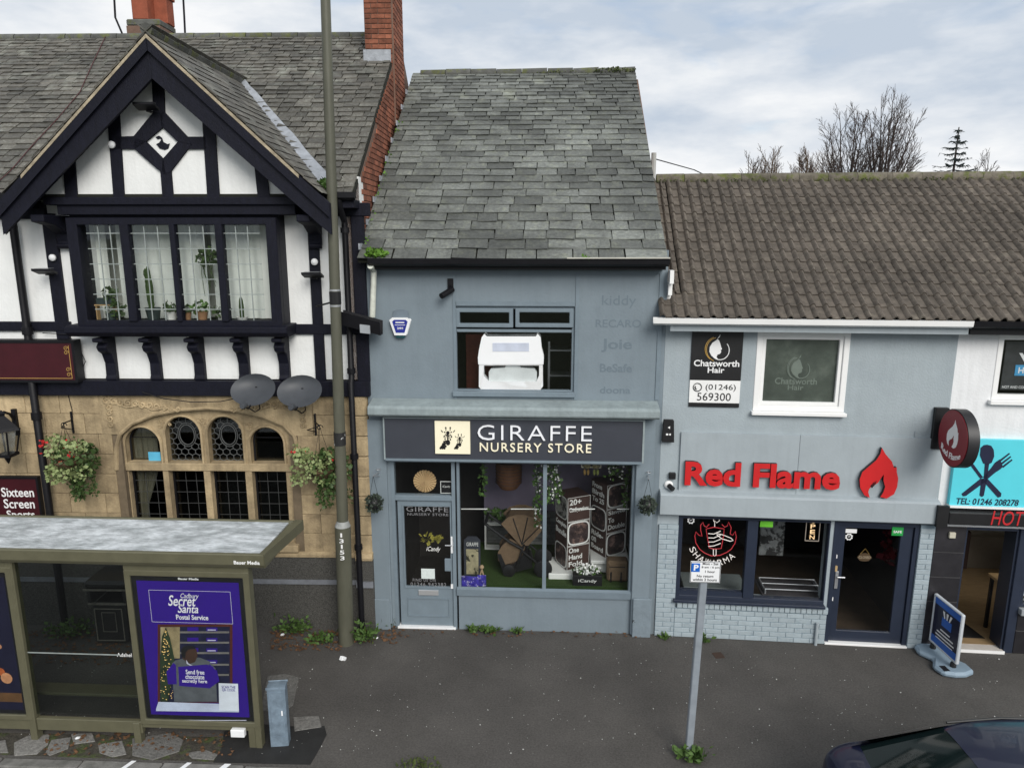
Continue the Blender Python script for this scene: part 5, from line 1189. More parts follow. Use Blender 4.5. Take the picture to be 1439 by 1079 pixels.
for du in (.05, .2): MB().box(a + du, a + du + .02, .385, .4, zd, zd + .16).build('strap', m_bk, t)
for k, (x0, x1) in enumerate(((648, 685), (718, 757), (800, 836), (867, 884))):
    q0, q1 = G.at(x0, 715, .3), G.at(x1, 715, .3); MB().tube([(q0[0], .3, q0[1]), (q1[0], .3, q1[1])], .008, 6).solo('hanging_rail', m_shopwhite, ('leftmost thin white rail across the shop window', 'thin white rail ending left of the window mullion', 'thin white rail crossing the left stack of cubes', 'rightmost thin white rail in the shop window')[k], 'rail', G, (q0[0], .3, q0[1]), group='white rails in the shop window')
# hanging topiary balls either side
def topiary(px, py, bx, by, lab):
    v = -.32; u, z = G.at(px, py, v); bu, bz = G.at(bx, by, -.06); rng = random.Random(int(px))
    t = T('topiary_ball', lab, 'topiary ball', G, (u, v, z), 'hanging topiary balls beside the shop front')
    mb = MB().ball((u, v, z), .10); mb.build('core', m_bk, t, smooth=True); leafy(MB(), (u, v, z), (.115, .115, .115), 420, .035, shell=.97, rng=rng).build('leaves', M('box_leaf', (.04, .055, .04), .6, .3, 20), t)
    mb = MB().tube([(bu, -.02, bz - .08), (bu, -.02, bz + .16)], .008, 5); mb.tube([(bu, -.02, bz), (u, v, bz + .04)], .008, 5); mb.tube([(bu, -.02, bz - .07), (bu, -.14, bz - .02), (u, v, bz + .03)], .006, 5); mb.tube([(bu - .0 + .03 * math.cos(q), -.1 - .03 * math.sin(q), bz + .06) for q in range(7)], .005, 4); mb.build('bracket', m_alu, t)
    for s in (-.06, .06): MB().tube([(u, v, bz + .04), (u + s, v, z + .09)], .003, 4).build('chain', m_iron, t)
topiary(526, 707, 533, 664, 'hanging topiary ball between the pub corner and the grey door'); topiary(910, 710, 911, 668, 'hanging topiary ball on the pilaster beside the takeaway')
# ------------------------------------------------------------------ the takeaway (pale grey) and the cafe (white)
m_pgry = M('pale_grey_render', s2l(156, 166, 171), .75, .05, 3, .25, 40, streak=.05, col2=s2l(149, 159, 165), c2pos=(.5, .75), c2scale=2)
m_pgry2 = M('pale_grey_board', s2l(156, 165, 170), .6, .05, 3, .1, 30, streak=.06)
m_pbrick = M('painted_brick', s2l(156, 168, 174), .7, .08, 9, .4, 60, rnd=.06, col2=s2l(132, 148, 158), c2pos=(.58, .75), c2scale=6)
m_pjoint = M('painted_joint', s2l(120, 136, 146), .9, .1, 9)
m_tile = M('concrete_tile', (.10, .085, .07), .92, .35, 9, .5, 60, rnd=.12, world=.16, col2=(.17, .15, .12), c2pos=(.56, .75), c2scale=5)
m_rtile = M('mossy_ridge', (.13, .115, .09), .92, .35, 10, .5, 40, rnd=.15, col2=(.09, .10, .03), c2pos=(.5, .62), c2scale=6)
m_navy = M('navy_frame', s2l(40, 47, 62), .4, .1, 6)
m_upvc = M('white_upvc', (.82, .82, .81), .3, .03, 5)
m_wrend = M('white_render', (.74, .75, .76), .8, .05, 3, .2, 30, streak=.08)
m_sred = M('sign_red', (.55, .02, .022), .35, .05, 5)
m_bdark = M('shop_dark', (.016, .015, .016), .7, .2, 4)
m_wfloor = M('wood_floor', (.28, .19, .10), .5, .25, 6, stretch=(1, 8, 1))

qE = Q.at(1100, 447, -.2)[1]; qv0 = -.24; KQ = .66
rq = Q.plane(1100, 254, qE, qv0, KQ); qvR, qzR = rq.y, rq.z; qsl = math.hypot(qvR - qv0, qzR - qE); qan = math.atan(KQ)
uB = 3.73; uC = uB + 3.2
take = T('takeaway_shop', 'pale grey rendered takeaway shop with brown tiled roof beside the nursery shop', 'shop', Q, (0, 0, 0))
cafe = T('cafe_shop', 'white rendered cafe with turquoise sign at the right edge', 'shop', Q, (uB, 0, 0))
def qr(x0, y0, x1, y1, v=0.): return Q.rect(x0, y0, x1, y1, v)
def qbox(x0, y0, x1, y1, vf, vb, name, mat, par, bev=.0):
    a, b, c, d = qr(x0, y0, x1, y1, vf); return MB().box(a, b, vf, vb, c, d).build(name, mat, par, bevel=bev)
# roofs
W_, L_t = .32, .34; npts = 16
def tile_mesh(seed):
    rng = random.Random(seed); prof = []
    for i in range(npts + 1):
        x = W_ * i / npts; ph = (x / (W_ / 2)) % 1.0; z = .046 * max(0, math.sin(math.pi * min(1, ph / .5))) ** .8 if ph < .5 else 0
        prof.append((x - W_ / 2, z))
    vv = [(x, 0, z) for x, z in prof] + [(x, L_t, z) for x, z in prof] + [(x, 0, z - .02) for x, z in prof]; n = npts + 1
    fs = [(i, i + 1, i + 1 + n, i + n) for i in range(npts)] + [(i + 2 * n, i + 1 + 2 * n, i + 1, i) for i in range(npts)]
    mb = MB().add([(x, y + (rng.uniform(-.004, .004) if y == 0 else 0), z) for x, y, z in vv], fs); return mb.mesh('roof_tile', m_tile, smooth=True)
tms = [tile_mesh(i) for i in range(4)]
rows = 14; gq = (qsl - .02) / rows
for th_, a, b in ((take, -.12, uB), (cafe, uB, uC)):
    rf = MB().sprism([(qv0, qE), (qvR, qzR), (2 * qvR - qv0, qE), (2 * qvR - qv0, qE - .06), (qvR, qzR - .09), (qv0, qE - .06)], a if a > 0 else .02, b).build('roof', m_under, th_)
    n = int(round((b - a) / W_)); w = (b - a) / n
    for r in range(rows):
        s = -.05 + r * gq; tilt = .075
        for k in range(n):
            p = (a + (k + .5) * w, qv0 + s * math.cos(qan) - .05 * math.sin(qan), qE + s * math.sin(qan) + .05 * math.cos(qan))
            sxx = w / W_
            if a < 0 and k == 0 and r > 1: p = (.09, p[1], p[2]); sxx = .6
            piece('roof_tile', random.choice(tms), rf, p, (qan - tilt + random.uniform(-.012, .012), random.uniform(-.012, .012), random.uniform(-.008, .008)), (sxx, (gq + .05) / L_t, 1))
    u = max(a, .05)
    while u < b - .02:
        e = min(u + .45, b); MB().tube([(u + .004, qvR, qzR + .02), (e - .004, qvR, qzR + .02)], [.10, .105], 10).build('ridge_tile', m_rtile, rf, smooth=True); u = e
    mb = MB()
    for k in range(24): leafy(mb, (random.uniform(max(a, 0), b), qvR - .12, qzR + .0), (.12, .03, .02), 7, .03)
    mb.build('ridge_moss', m_moss, rf, kind='stuff')
# walls
hw = qr(1061, 464, 1191, 578)
fo = qr(951, 727, 1163, 846); dO = qr(1165, 735, 1283, 905)
zled = Q.at(1120, 730, -.0)[1]
mb = MB().wall(.0, uB, 0, qE + .02, 0, .25, [hw, (fo[0], fo[1], fo[2], zled), (dO[0], dO[1], -.001, zled)]); twall = mb.build('front_wall', m_pgry, take)
cw = qr(1398, 470, 1480, 562); co = (Q.at(1347, 820)[0], Q.at(1422, 820)[0], -.001, Q.at(1385, 741)[1]); cwin = (co[1] + .12, uC - .3, Q.at(1432, 852)[1], co[3])
mb = MB().wall(uB, uC, 0, qE + .02, 0, .25, [cw, co, cwin]); mb.build('front_wall', m_wrend, cafe)
for t, a, b in ((take, .0, uB), (cafe, uB, uC)):
    MB().box(a, b, 2 * qvR - .2, 2 * qvR, 0, qE).build('rear_wall', m_bmort, t)
MB().sprism([(.25, 0), (2 * qvR - .2, 0), (2 * qvR - .2, qE - .1), (qvR, qzR - .15), (.25, qE - .1)], uC - .2, uC).build('side_wall', m_bmort, cafe)
MB().sprism([(.25, 0), (2 * qvR - .2, 0), (2 * qvR - .2, qE - .1), (qvR, qzR - .15), (.25, qE - .1)], uB - .1, uB + .1).build('party_wall', m_bdark, take)
# rooms
def room(par, a, b, v1, z0, z1, mat, fl=None, nm='interior'):
    mb = MB().box(a, b, v1, v1 + .05, z0, z1); mb.box(a, b, .25, v1, z1, z1 + .04); mb.box(a - .04, a, .25, v1, z0, z1); mb.box(b, b + .04, .25, v1, z0, z1); mb.build(nm + '_wall', mat, par); MB().box(a, b, .1, v1, z0 - .04, z0).build(nm + '_floor', fl or mat, par)
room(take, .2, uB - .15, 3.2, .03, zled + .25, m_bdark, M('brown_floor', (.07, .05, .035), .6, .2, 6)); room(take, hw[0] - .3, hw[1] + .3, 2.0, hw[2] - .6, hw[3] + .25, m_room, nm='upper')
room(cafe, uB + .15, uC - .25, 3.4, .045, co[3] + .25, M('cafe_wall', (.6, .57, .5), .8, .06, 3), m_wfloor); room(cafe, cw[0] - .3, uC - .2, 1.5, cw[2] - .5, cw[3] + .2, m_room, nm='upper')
# gutters
for t, a, b, c in ((take, Q.at(919, 446, -.34)[0], uB - .01, m_upvc), (cafe, uB + .01, uC, m_iron)):
    MB().sprism([(qv0 - .0, qE - .0), (qv0 - .0, qE - .07), (qv0 - .05, qE - .095), (qv0 - .1, qE - .07), (qv0 - .11, qE - .0), (qv0 - .1, qE - .0), (qv0 - .09, qE - .06), (qv0 - .05, qE - .08), (qv0 - .01, qE - .06), (qv0 - .01, qE - .0)], a, b).build('gutter', c, t)
    MB().box(max(a, .03), b, qv0 + .0, .0, qE - .18, qE - .065).build('eaves_board', m_pgry2 if t is take else m_iron, t)
for k in range(4):
    u, z = Q.at(937 + k * .8, 385 + k * 17, -.1); MB().box(.0, .05, -.22 + .12 * k, -.04 + .12 * k, z - .12, z + .05).build('verge_flashing', m_upvc, take)
# painted bricks
bk = MB().box(-.1095, .1095, -.008, .004, -.0335, .0335).mesh('brick', m_pbrick, bevel=.004); bh = MB().box(-.052, .052, -.008, .004, -.0335, .0335).mesh('brick', m_pbrick, bevel=.004)
def bricks(u0, u1, z0, z1, par, v=0., soldier=None):
    MB().box(u0, u1, v, v + .02, z0, z1).build('brick_bed', m_pjoint, par); r = 0; z = z0 + .038
    while z + .033 <= z1 + .001:
        u = u0 + (.0 if r % 2 else -.112)
        while u < u1 - .02:
            a, b = max(u, u0), min(u + .225, u1)
            if b - a > .03: piece('brick', bk, par, ((a + b) / 2, v, z), (random.uniform(-.01, .01), 0, 0), ((b - a - .006) / .219, 1, 1))
            u += .225
        z += .075; r += 1
pz = Q.at(938, 737, -.03)[1]
u0 = .02; bricks(u0, fo[0], 0.0, pz, twall, -.03)
zwb = fo[2] - .11
bricks(fo[0] + .001, dO[0] - .002, 0.0, zwb, twall, -.03)
u = fo[0] + .03
while u < dO[0] - .06: MB().box(u, u + .068, -.06, -.01, zwb + .005, fo[2] - .012).build('brick', m_pbrick, twall, bevel=.004); u += .075
bricks(dO[1] + .002, uB - .0, 0.0, zled, twall, -.03)
# ledge and fascia
a, b, c, d = qr(927, 700, 1316, 729.5, -.14); MB().sprism([(-.14, d - .02), (-.11, d), (-.0, d + .03), (-.0, c - .015), (-.14, c)], .01, uB - .02).build('ledge', m_pgry2, take, bevel=.004)
a, b, c, d = qr(955, 612, 1321, 706, -.035); um = Q.at(1121, 660, -.035)[0]
MB().box(a, um - .002, -.035, -.0, c, d).build('fascia_panel', m_pgry2, take, bevel=.002); MB().box(um + .002, b, -.035, -.0, c, d).build('fascia_panel', m_pgry2, take, bevel=.002)
m_sred_e = M('sign_black_edge', (.02, .012, .014), .5)
u0, u1, z0, z1 = qr(962, 650, 1180, 684, -.06)
t = T('red_letters', 'raised red letters reading Red Flame on the takeaway fascia', 'sign', Q, (u0, -.06, z0))
text('Red Flame', (u0, u1, z0, z1), -.045, .055, m_sred, t, name='letter', split=True, edge=m_sred_e, bold=.035)
def fl(pts, fr, v, cx, cy, k): return [fr.at(cx + x * k, cy + y * k, v) for x, y in pts]
FL = [(133, 705), (150, 735), (180, 770), (190, 800), (203, 797), (203, 820), (210, 850), (205, 890), (190, 925), (155, 945), (125, 938), (140, 915), (148, 890), (140, 860), (142, 830), (128, 850), (115, 870), (100, 880), (80, 892), (72, 900), (68, 915), (75, 942), (50, 930), (30, 895), (27, 855), (40, 820), (75, 790), (105, 765), (125, 735)]
u0, z0 = Q.at(1234, 700, -.06)
t = T('flame_sign', 'raised red flame emblem at the right of the takeaway fascia', 'sign', Q, (u0, -.06, z0))
k_ = 1 / 3.372
pts = [Q.at(1200 + x * k_, 420 + y * k_, -.1) for x, y in FL]
ob = MB().prism(pts, -.1, -.045).build('flame', m_sred, t); ob.data.materials.append(m_sred_e)
for i, p in enumerate(ob.data.polygons): p.material_index = 0 if i == 0 else 1
pts = [Q.at(1200 + x * k_, 420 + y * k_, -.1) for x, y in ((76, 888), (92, 868), (108, 860), (104, 876), (86, 896))]; ob = MB().prism(pts, -.1, -.045).build('flame_spark', m_sred_e, t)
# upstairs window
uwq = MB().frame(hw[0], hw[1], hw[2], hw[3], .075, -.01, .08).build('upper_window', m_upvc, take, bevel=.006)
MB().frame(hw[0] + .076, hw[1] - .076, hw[2] + .076, hw[3] - .076, .05, .01, .075).build('casement', m_upvc, uwq, bevel=.006)
MB().box(hw[0] + .12, hw[1] - .12, .03, .036, hw[2] + .12, hw[3] - .12).build('pane', m_glass, uwq)
MB().box(hw[0] - .02, hw[1] + .02, -.08, .02, hw[2] - .05, hw[2] - .002).build('sill', m_upvc, uwq, bevel=.006)
m_frost = M('frosted_blind', (.075, .09, .075), .5, .35, 3, col2=(.11, .125, .105), c2pos=(.5, .7), c2scale=3); m_frost2 = M('frost_print', (.19, .22, .19), .6)
tb = t = T('window_blind', 'grey green blind with a faint woman profile logo in the hair salon window', 'blind', Q, ((hw[0] + hw[1]) / 2, .06, hw[2] + .1))
MB().box(hw[0] + .1, hw[1] - .1, .06, .07, hw[2] + .1, hw[3] - .1).build('blind', m_frost, t)
text('Chatsworth', qr(1089, 531, 1148, 540, .06), .06, .002, m_frost2, t, bold=.01); text('Hair', qr(1107, 541, 1129, 548, .06), .06, .002, m_frost2, t, bold=.01)
HEAD = [(300, 190), (308, 196), (314, 212), (318, 228), (322, 238), (316, 242), (318, 252), (312, 260), (300, 264), (296, 276), (302, 284), (288, 282), (272, 270), (262, 250), (264, 228), (276, 208), (296, 195), (314, 168), (312, 180)]
def salon_logo(fn, v, mat, mat2, par):
    MB().prism([fn(x, y) for x, y in HEAD], v - .003, v).build('profile', mat, par)
    mb = MB()
    def arc(cx, cy, rx, ry, a0, a1): mb.tube([(lambda q: (q[0], v - .002, q[1]))(fn(cx + rx * math.cos(R(a0 + (a1 - a0) * i / 16)), cy + ry * math.sin(R(a0 + (a1 - a0) * i / 16)))) for i in range(17)], .007, 4)
    arc(312, 242, 44, 46, -40, 150); mb.build('arc', mat, par); mb = MB()
    arc(300, 240, 52, 56, 110, 262); mb.build('gold_arc', mat2, par); mb = MB(); arc(304, 238, 62, 60, 130, 250); mb.build('gold_arc', mat2, par)
# the salon board: crop coordinates 920 + x/3.372, 420 + y/3.372
a, b, c, d = qr(970.5, 461.5, 1042, 572, -.02); zmid = Q.at(1005, 534.5, -.02)[1]; zlow = Q.at(1003, 566, -.02)[1]
t = T('salon_sign', 'black and white Chatsworth Hair sign board with phone number', 'sign', Q, (a, -.02, c))
a0, a1 = Q.at(974.5, 462)[0], Q.at(968.5, 571)[0]
MB().box(a, b, -.02, 0, zmid, d).build('black_panel', m_bk, t); MB().box(a, b, -.02, 0, zlow, zmid - .001).build('white_panel', m_upvc, t); MB().box(a, b, -.02, 0, c, zlow - .001).build('black_strip', m_bk, t)
salon_logo(lambda x, y: Q.at(920 + (x - 3) / 3.372, 420 + y / 3.372, -.02), -.021, m_whitetext, m_gold, t)
text('Chatsworth', qr(975, 506, 1039, 515, -.02), -.0205, .003, m_whitetext, t, bold=.02); text('Hair', qr(994.5, 516, 1018, 524, -.02), -.0205, .003, m_whitetext, t, bold=.02)
text('(01246)', qr(991.5, 540, 1034, 550, -.02), -.0205, .003, m_bk, t); text('569300', qr(979.5, 552, 1027, 563, -.02), -.0205, .003, m_bk, t)
mb = MB(); q0 = Q.at(980, 544, -.02); mb.tube([(q0[0] + .055 * math.cos(i * .35), -.022, q0[1] + .055 * math.sin(i * .35)) for i in range(18)], .007, 4, True); mb.tube([(q0[0] + .03 * math.cos(i * .3 + 2.6), -.022, q0[1] + .03 * math.sin(i * .3 + 2.6)) for i in range(7)], .01, 4); mb.build('phone_icon', m_bk, t)
salon_logo(lambda x, y: Q.at(1121 + (x - 296) / 3.6, 517 + (y - 236) / 3.6, .06), .059, m_frost2, m_frost2, tb)
# alarm, camera, ring
u, z = Q.at(939, 605, -.05)
t = T('alarm_unit', 'black wall alarm unit with white marks beside the salon sign', 'alarm', Q, (u, 0, z)); MB().prism([(u - .055, z + .14), (u + .06, z + .14), (u + .075, z - .15), (u - .07, z - .15)], -.07, 0).build('casing', m_bk, t, bevel=.01); MB().prism([(u - .01, z + .05), (u + .02, z + .07), (u + .02, z + .03)], -.074, -.069).build('arrow', m_whitetext, t); MB().box(u - .03, u + .0, -.074, -.069, z - .06, z - .035).build('mark', m_whitetext, t); MB().box(u + .015, u + .035, -.074, -.069, z - .06, z - .035).build('mark', m_whitetext, t)
u, z = Q.at(945, 669, -.05); MB().box(u - .045, u + .045, -.06, 0, z - .045, z + .045).solo('junction_box', m_bk, 'small square black box above the wall camera', 'box', Q, (u, 0, z), bevel=.006)
u, z = Q.at(940, 682, -.05)
t = T('wall_camera', 'round wall camera with pale ring at the left of the takeaway fascia', 'camera', Q, (u, 0, z)); MB().lathe((u, 0, z), [(.06, 0), (.06, -.03), (.04, -.05)], 16, 'v').build('base', m_upvc, t, smooth=True); MB().tube([(u, -.05, z), (u + .05, -.12, z - .03)], .035, 10).build('camera_body', m_bk, t, smooth=True)
# shop front window
fz1 = zled - .005
sfq = MB().frame(fo[0], fo[1] + .0, fo[2], fz1 + .0, (.06, .02, .07, .03), -.01, .1).build('shop_window', m_navy, take, bevel=.005)
m0, m1 = Q.at(1047, 785)[0], Q.at(1062, 785)[0]
MB().box(m0, m1, -.02, .095, fo[2] + .07, fz1 - .03).build('mullion', m_navy, sfq, bevel=.005)
MB().box(fo[0] + .06, m0, .04, .046, fo[2] + .11, fz1 - .03).build('pane', m_glass, sfq); MB().box(m1, fo[1] - .02, .04, .046, fo[2] + .07, fz1 - .03).build('pane', m_glass, sfq); MB().box(fo[0] + .061, m0 - .001, .0, .09, fo[2] + .071, fo[2] + .14).build('bottom_rail', m_navy, sfq)
MB().box(fo[0] - .03, fo[1] + .0, -.1, .02, fo[2] - .01, fo[2] + .03).build('sill', m_navy, sfq, bevel=.005)
# neon shawarma sign; crop coordinates 920 + x/4.15, 700 + y/4.15
def nq(x, y, v=.034): p = Q.at(920 + x / 4.15, 700 + y / 4.15, v); return (p[0], v, p[1])
m_neonr = M('neon_red', (.4, .03, .04), .4, .01, emit=.25); m_neonw = M('neon_white', (.7, .66, .62), .4, .01, emit=.25)
t = T('neon_kebab_sign', 'red and white neon kebab sign reading SHAWARMA in the takeaway window', 'neon sign', Q, nq(355, 240))
def neon(pts, mat, nm='tube', closed=False): MB().tube([nq(*p) for p in pts], .0055, 6, closed).build(nm, mat, t, smooth=True)
neon([(350, 165), (350, 130), (362, 142), (378, 130), (372, 110), (352, 105), (342, 118), (345, 135)], m_neonw, 'hook')
neon([(300, 178), (345, 168), (405, 178), (402, 215), (388, 292), (345, 296), (318, 288), (305, 215)], m_neonr, 'meat', True)
for k in range(4): neon([(312, 205 + k * 25), (345, 208 + k * 23), (385, 190 + k * 24)], m_neonw, 'slice')
neon([(342, 297), (342, 330), (350, 336), (358, 330), (358, 297)], m_neonw, 'spike'); neon([(362, 205), (395, 212), (445, 232), (458, 245), (440, 250), (390, 235), (362, 212)], m_neonw, 'knife', True)
neon([(290, 318), (262, 296), (240, 260), (234, 220), (240, 195), (258, 215), (276, 220), (268, 185), (268, 155), (282, 140), (288, 160), (302, 168), (318, 150)], m_neonr, 'flame'); neon([(420, 315), (446, 296), (468, 262), (476, 225), (470, 192), (455, 215), (440, 208), (446, 170), (430, 138), (424, 160), (408, 168), (392, 152)], m_neonr, 'flame'); neon([(290, 318), (330, 335), (380, 332), (420, 315)], m_neonr, 'base_arc')
for k, ch_ in enumerate('SHAWARMA'):
    a = R(152 - k * (152 - 48) / 7)
    x, y = 350 + 145 * math.cos(a), 230 + 145 * math.sin(a); w = 13; rot = -(a - R(90)); p0 = nq(x, y)
    def wp(u, z, p0=p0, rot=rot): du, dz_ = u - p0[0], z - p0[2]; c0, s0 = math.cos(-rot), math.sin(-rot); return (p0[0] + du * c0 + dz_ * s0, p0[2] - du * s0 + dz_ * c0)
    text(ch_, (p0[0] - .036, p0[0] + .036, p0[2] - .042, p0[2] + .042), .034, .008, m_neonw, t, name='letter', warp=wp, bold=-.012)
a, b, c, d = qr(1132, 727, 1152, 760, .03)
t = T('open_sign', 'narrow neon OPEN sign in the right takeaway window', 'neon sign', Q, (a, .03, c)); m_neono = M('neon_warm', (.8, .55, .3), .4, .01, emit=.5); MB().frame(a, b, c, d, .008, .02, .035).build('border', M('neon_frame', (.3, .26, .22), .5), t)
for k, ch_ in enumerate('OPEN'):
    zt_ = d - .02 - k * (d - c - .03) / 4; text(ch_, ((a + b) / 2 - .032, (a + b) / 2 + .032, zt_ - .06, zt_), .03, .008, m_neono, t, name='letter')
# takeaway interior bits
a, b, c, d = qr(1068, 730, 1102, 780, 1.6); MB().box(a, b, 1.6, 1.64, c, d).solo('menu_board', M('menu_print', (.35, .36, .36), .5, .4, 6, col2=(.06, .06, .06), c2pos=(.5, .54), c2scale=5), 'pale menu board on the back wall of the takeaway', 'menu board', Q, (a, 1.6, c))
a, b, c, d = qr(1068, 731, 1086, 740, .06); MB().box(a, b, .05, .056, c, d).solo('green_notice', M('lime_notice', (.2, .65, .05), .5), 'small lime green notice at the top of the takeaway window', 'notice', Q, (a, .05, c))
a, b, c, d = qr(1066, 822, 1155, 836, .4)
t = T('counter_tray', 'low metal tray rack on the takeaway window ledge', 'rack', Q, (a, .4, c)); MB().box(a, b, .2, .7, fo[2] + .0, fo[2] + .03).build('shelf', M('grey_steel', (.06, .055, .06), .5, .2, 5), t)
for k in range(3): MB().tube([(a + .05, .25 + k * .18, fo[2] + .09), (b - .05, .25 + k * .18, fo[2] + .09)], .008, 6).build('rail', m_alu, t)
for du in (.05, b - a - .05): MB().box(a + du - .01, a + du + .01, .22, .64, fo[2] + .03, fo[2] + .085).build('foot', m_alu, t)
a, b, c, d = qr(958, 800, 1046, 826, .5); MB().box(a, b, .3, .8, .031, c + .1).solo('counter', M('pale_counter', (.14, .16, .16), .5, .2, 4), 'pale counter behind the left takeaway window', 'counter', Q, (a, .3, .03), bevel=.01)
def badge(px, py, v, lab, frr=Q, r=.055):
    u, z = frr.at(px, py, v); pts = [(u + (r if k % 2 else r * .78) * math.cos(k * math.pi / 8), z + (r if k % 2 else r * .78) * math.sin(k * math.pi / 8)) for k in range(16)]
    t = T('star_badge', lab, 'badge', frr, (u, v, z), 'star shaped stickers on the takeaway glass'); MB().prism(pts, v - .003, v).build('star', m_whitetext, t); MB().prism(disc((u, z), r * .55), v - .005, v - .0035).build('disc', m_bk, t); MB().prism([(u - r * .3, z - r * .05), (u + r * .3, z + r * .1), (u + r * .25, z + r * .25), (u - r * .35, z + r * .1)], v - .007, v - .0055).build('mark', m_whitetext, t)
badge(971, 731, .038, 'white star sticker at the top left of the takeaway window'); badge(1193, 754, .037, 'white star sticker on the takeaway door')
# door
MB().frame(dO[0], dO[1], 0, zled - .002, (.06, .06, .001, .05), -.01, .1).build('door_frame', m_navy, take, bevel=.005)
g0, g1 = Q.at(1182, 820)[0], Q.at(1259, 820)[0]; a, b = dO[0] + .065, dO[1] - .065; gz0 = Q.at(1215, 888)[1]
doorq = MB().wall(a, b, .03, zled - .055, .02, .07, [(g0, g1, gz0, zled - .10)]).build('door', m_navy, take, bevel=.005)
MB().box(g0, g1, .04, .046, gz0, zled - .10).build('pane', m_glass, doorq)
hx = g0 - .07; zh = Q.at(1177, 815)[1]
MB().box(hx - .02, hx + .025, .0, .021, zh - .13, zh + .13).build('handle_plate', m_alu, doorq, bevel=.003); MB().tube([(hx, -.03, zh + .06), (hx + .1, -.03, zh + .06)], .011, 8).build('handle', m_alu, doorq); z_ = Q.at(1174, 799)[1]; MB().box(hx - .04, hx, .0, .021, z_ - .04, z_ + .04).build('brass_lock', M('brass', (.7, .5, .25), .3, .1, metal=.4), doorq)
for py in (782, 842): z_ = Q.at(1174, py)[1]; MB().box(hx - .035, hx - .015, .005, .021, z_ - .025, z_ + .025).build('hinge', m_upvc, doorq)
MB().box(dO[0], dO[1], -.05, .1, 0.0, .028).build('threshold', m_upvc, take, bevel=.004)
a, b, c, d = qr(1185, 743, 1204, 748.5, .037); MB().box(a, b, .034, .039, c, d).solo('white_sticker', m_whitetext, 'blank white sticker at the top of the takeaway door', 'sticker', Q, (a, .034, c))
a, b, c, d = qr(1254, 740, 1270, 753, .0)
t = T('hygiene_sticker', 'green food hygiene sticker at the top right of the takeaway door', 'sticker', Q, (a, .01, c)); MB().box(a, b, .012, .018, c, d).build('card', M('hygiene_green', (.02, .3, .06), .5), t); text('SAFE', (a + .02, b - .02, c + .04, c + .075), .0115, .002, m_whitetext, t, bold=.02)
u, z = Q.at(1215, 783, .08)
t = T('closed_plaque', 'small hanging CLOSED plaque behind the takeaway door glass', 'plaque', Q, (u, .08, z)); MB().prism([(u - .1, z), (u - .06, z + .05), (u, z + .065), (u + .06, z + .05), (u + .1, z), (u + .06, z - .05), (u, z - .06), (u - .06, z - .05)], .08, .09).build('plaque', M('plaque_brown', (.1, .06, .03), .6), t); text('CLOSED', (u - .08, u + .08, z - .015, z + .02), .0795, .002, M('plaque_text', (.5, .4, .28), .6), t); MB().tube([(u - .06, .085, z + .05), (u, .085, z + .13), (u + .06, .085, z + .05)], .003, 4).build('cord', m_gold, t)
u, z = Q.at(1251, 770, .5); leafy(MB(), (u, .6, z), (.09, .06, .26), 70, .12).solo('red_garment', M('dark_red_cloth', (.12, .01, .015), .8), 'dark red cloth hanging inside the takeaway door', 'cloth', Q, (u, .6, z))
u, z = Q.at(1146, 880, -.08); zt_ = Q.at(1146, 878, -.08)[1]; MB().tube([(Q.at(1146, 905, -.07)[0], -.07, 0), (Q.at(1146, 905, -.07)[0], -.07, .34)], .022, 8).solo('stub_pipe', m_pgry2, 'short grey pipe stub against the painted brick by the takeaway door', 'pipe', Q, (Q.at(1146, 905, -.07)[0], -.07, 0), smooth=True)
# projecting round sign
ud = 3.55; vc = -.52; zc = 3.215; rs = .37
QF = Frame(Q.w((ud, 0, 0)).x, Q.w((ud, 0, 0)).y, Q.yaw + R(90))
t = T('projecting_sign', 'round red Red Flame sign projecting from the takeaway wall', 'sign', Q, (ud, 0, zc))
MB().lathe((ud + .005, vc, zc), [(rs, 0), (rs, .13)], 40, 'u').build('drum', M('sign_black', (.02, .02, .022), .45, .15, 6), t, smooth=True)
MB().lathe((ud - .003, vc, zc), [(rs - .015, 0), (rs - .015, .007)], 40, 'u').build('red_face', M('deep_red', (.21, .008, .016), .4, .05, 4), t)
MB().box(ud - .02, ud + .15, -.07, 0, zc - .28, zc + .28).build('wall_plate', m_bk, t, bevel=.005)
MB().tube([(ud + .07, -.05, zc + .1), (ud + .07, -.2, zc + .1)], .02, 8).build('arm', m_bk, t); MB().tube([(ud + .07, -.05, zc - .1), (ud + .07, -.2, zc - .1)], .02, 8).build('arm', m_bk, t)
fx = [((x - 118) / 480, (825 - y) / 480) for x, y in FL]
MB().prism([(-vc + p[0] * .72, zc + .0 + p[1] * .72 + .06) for p in fx], -.0065, -.0035).remap(QF, Q).build('flame', m_whitetext, t)
def bend(u, z): return (u, z - .10 * ((u + vc) / .3) ** 2 * -1 * .5)
text('Red Flame', (-vc - .24, -vc + .24, zc - .25, zc - .17), -.0035, .003, m_whitetext, t, bold=.02, remap=(QF, Q), warp=lambda u, z: (u, z + .07 * ((u + vc) / .24) ** 2 - .02))
MB().tube([(ud - .03, -.01, zc - .2), (ud - .13, -.012, zc - .33), (ud - .22, -.012, zc - .3), (ud - .22, -.012, zc - .05)], .006, 5).build('cable', m_pgry2, t)
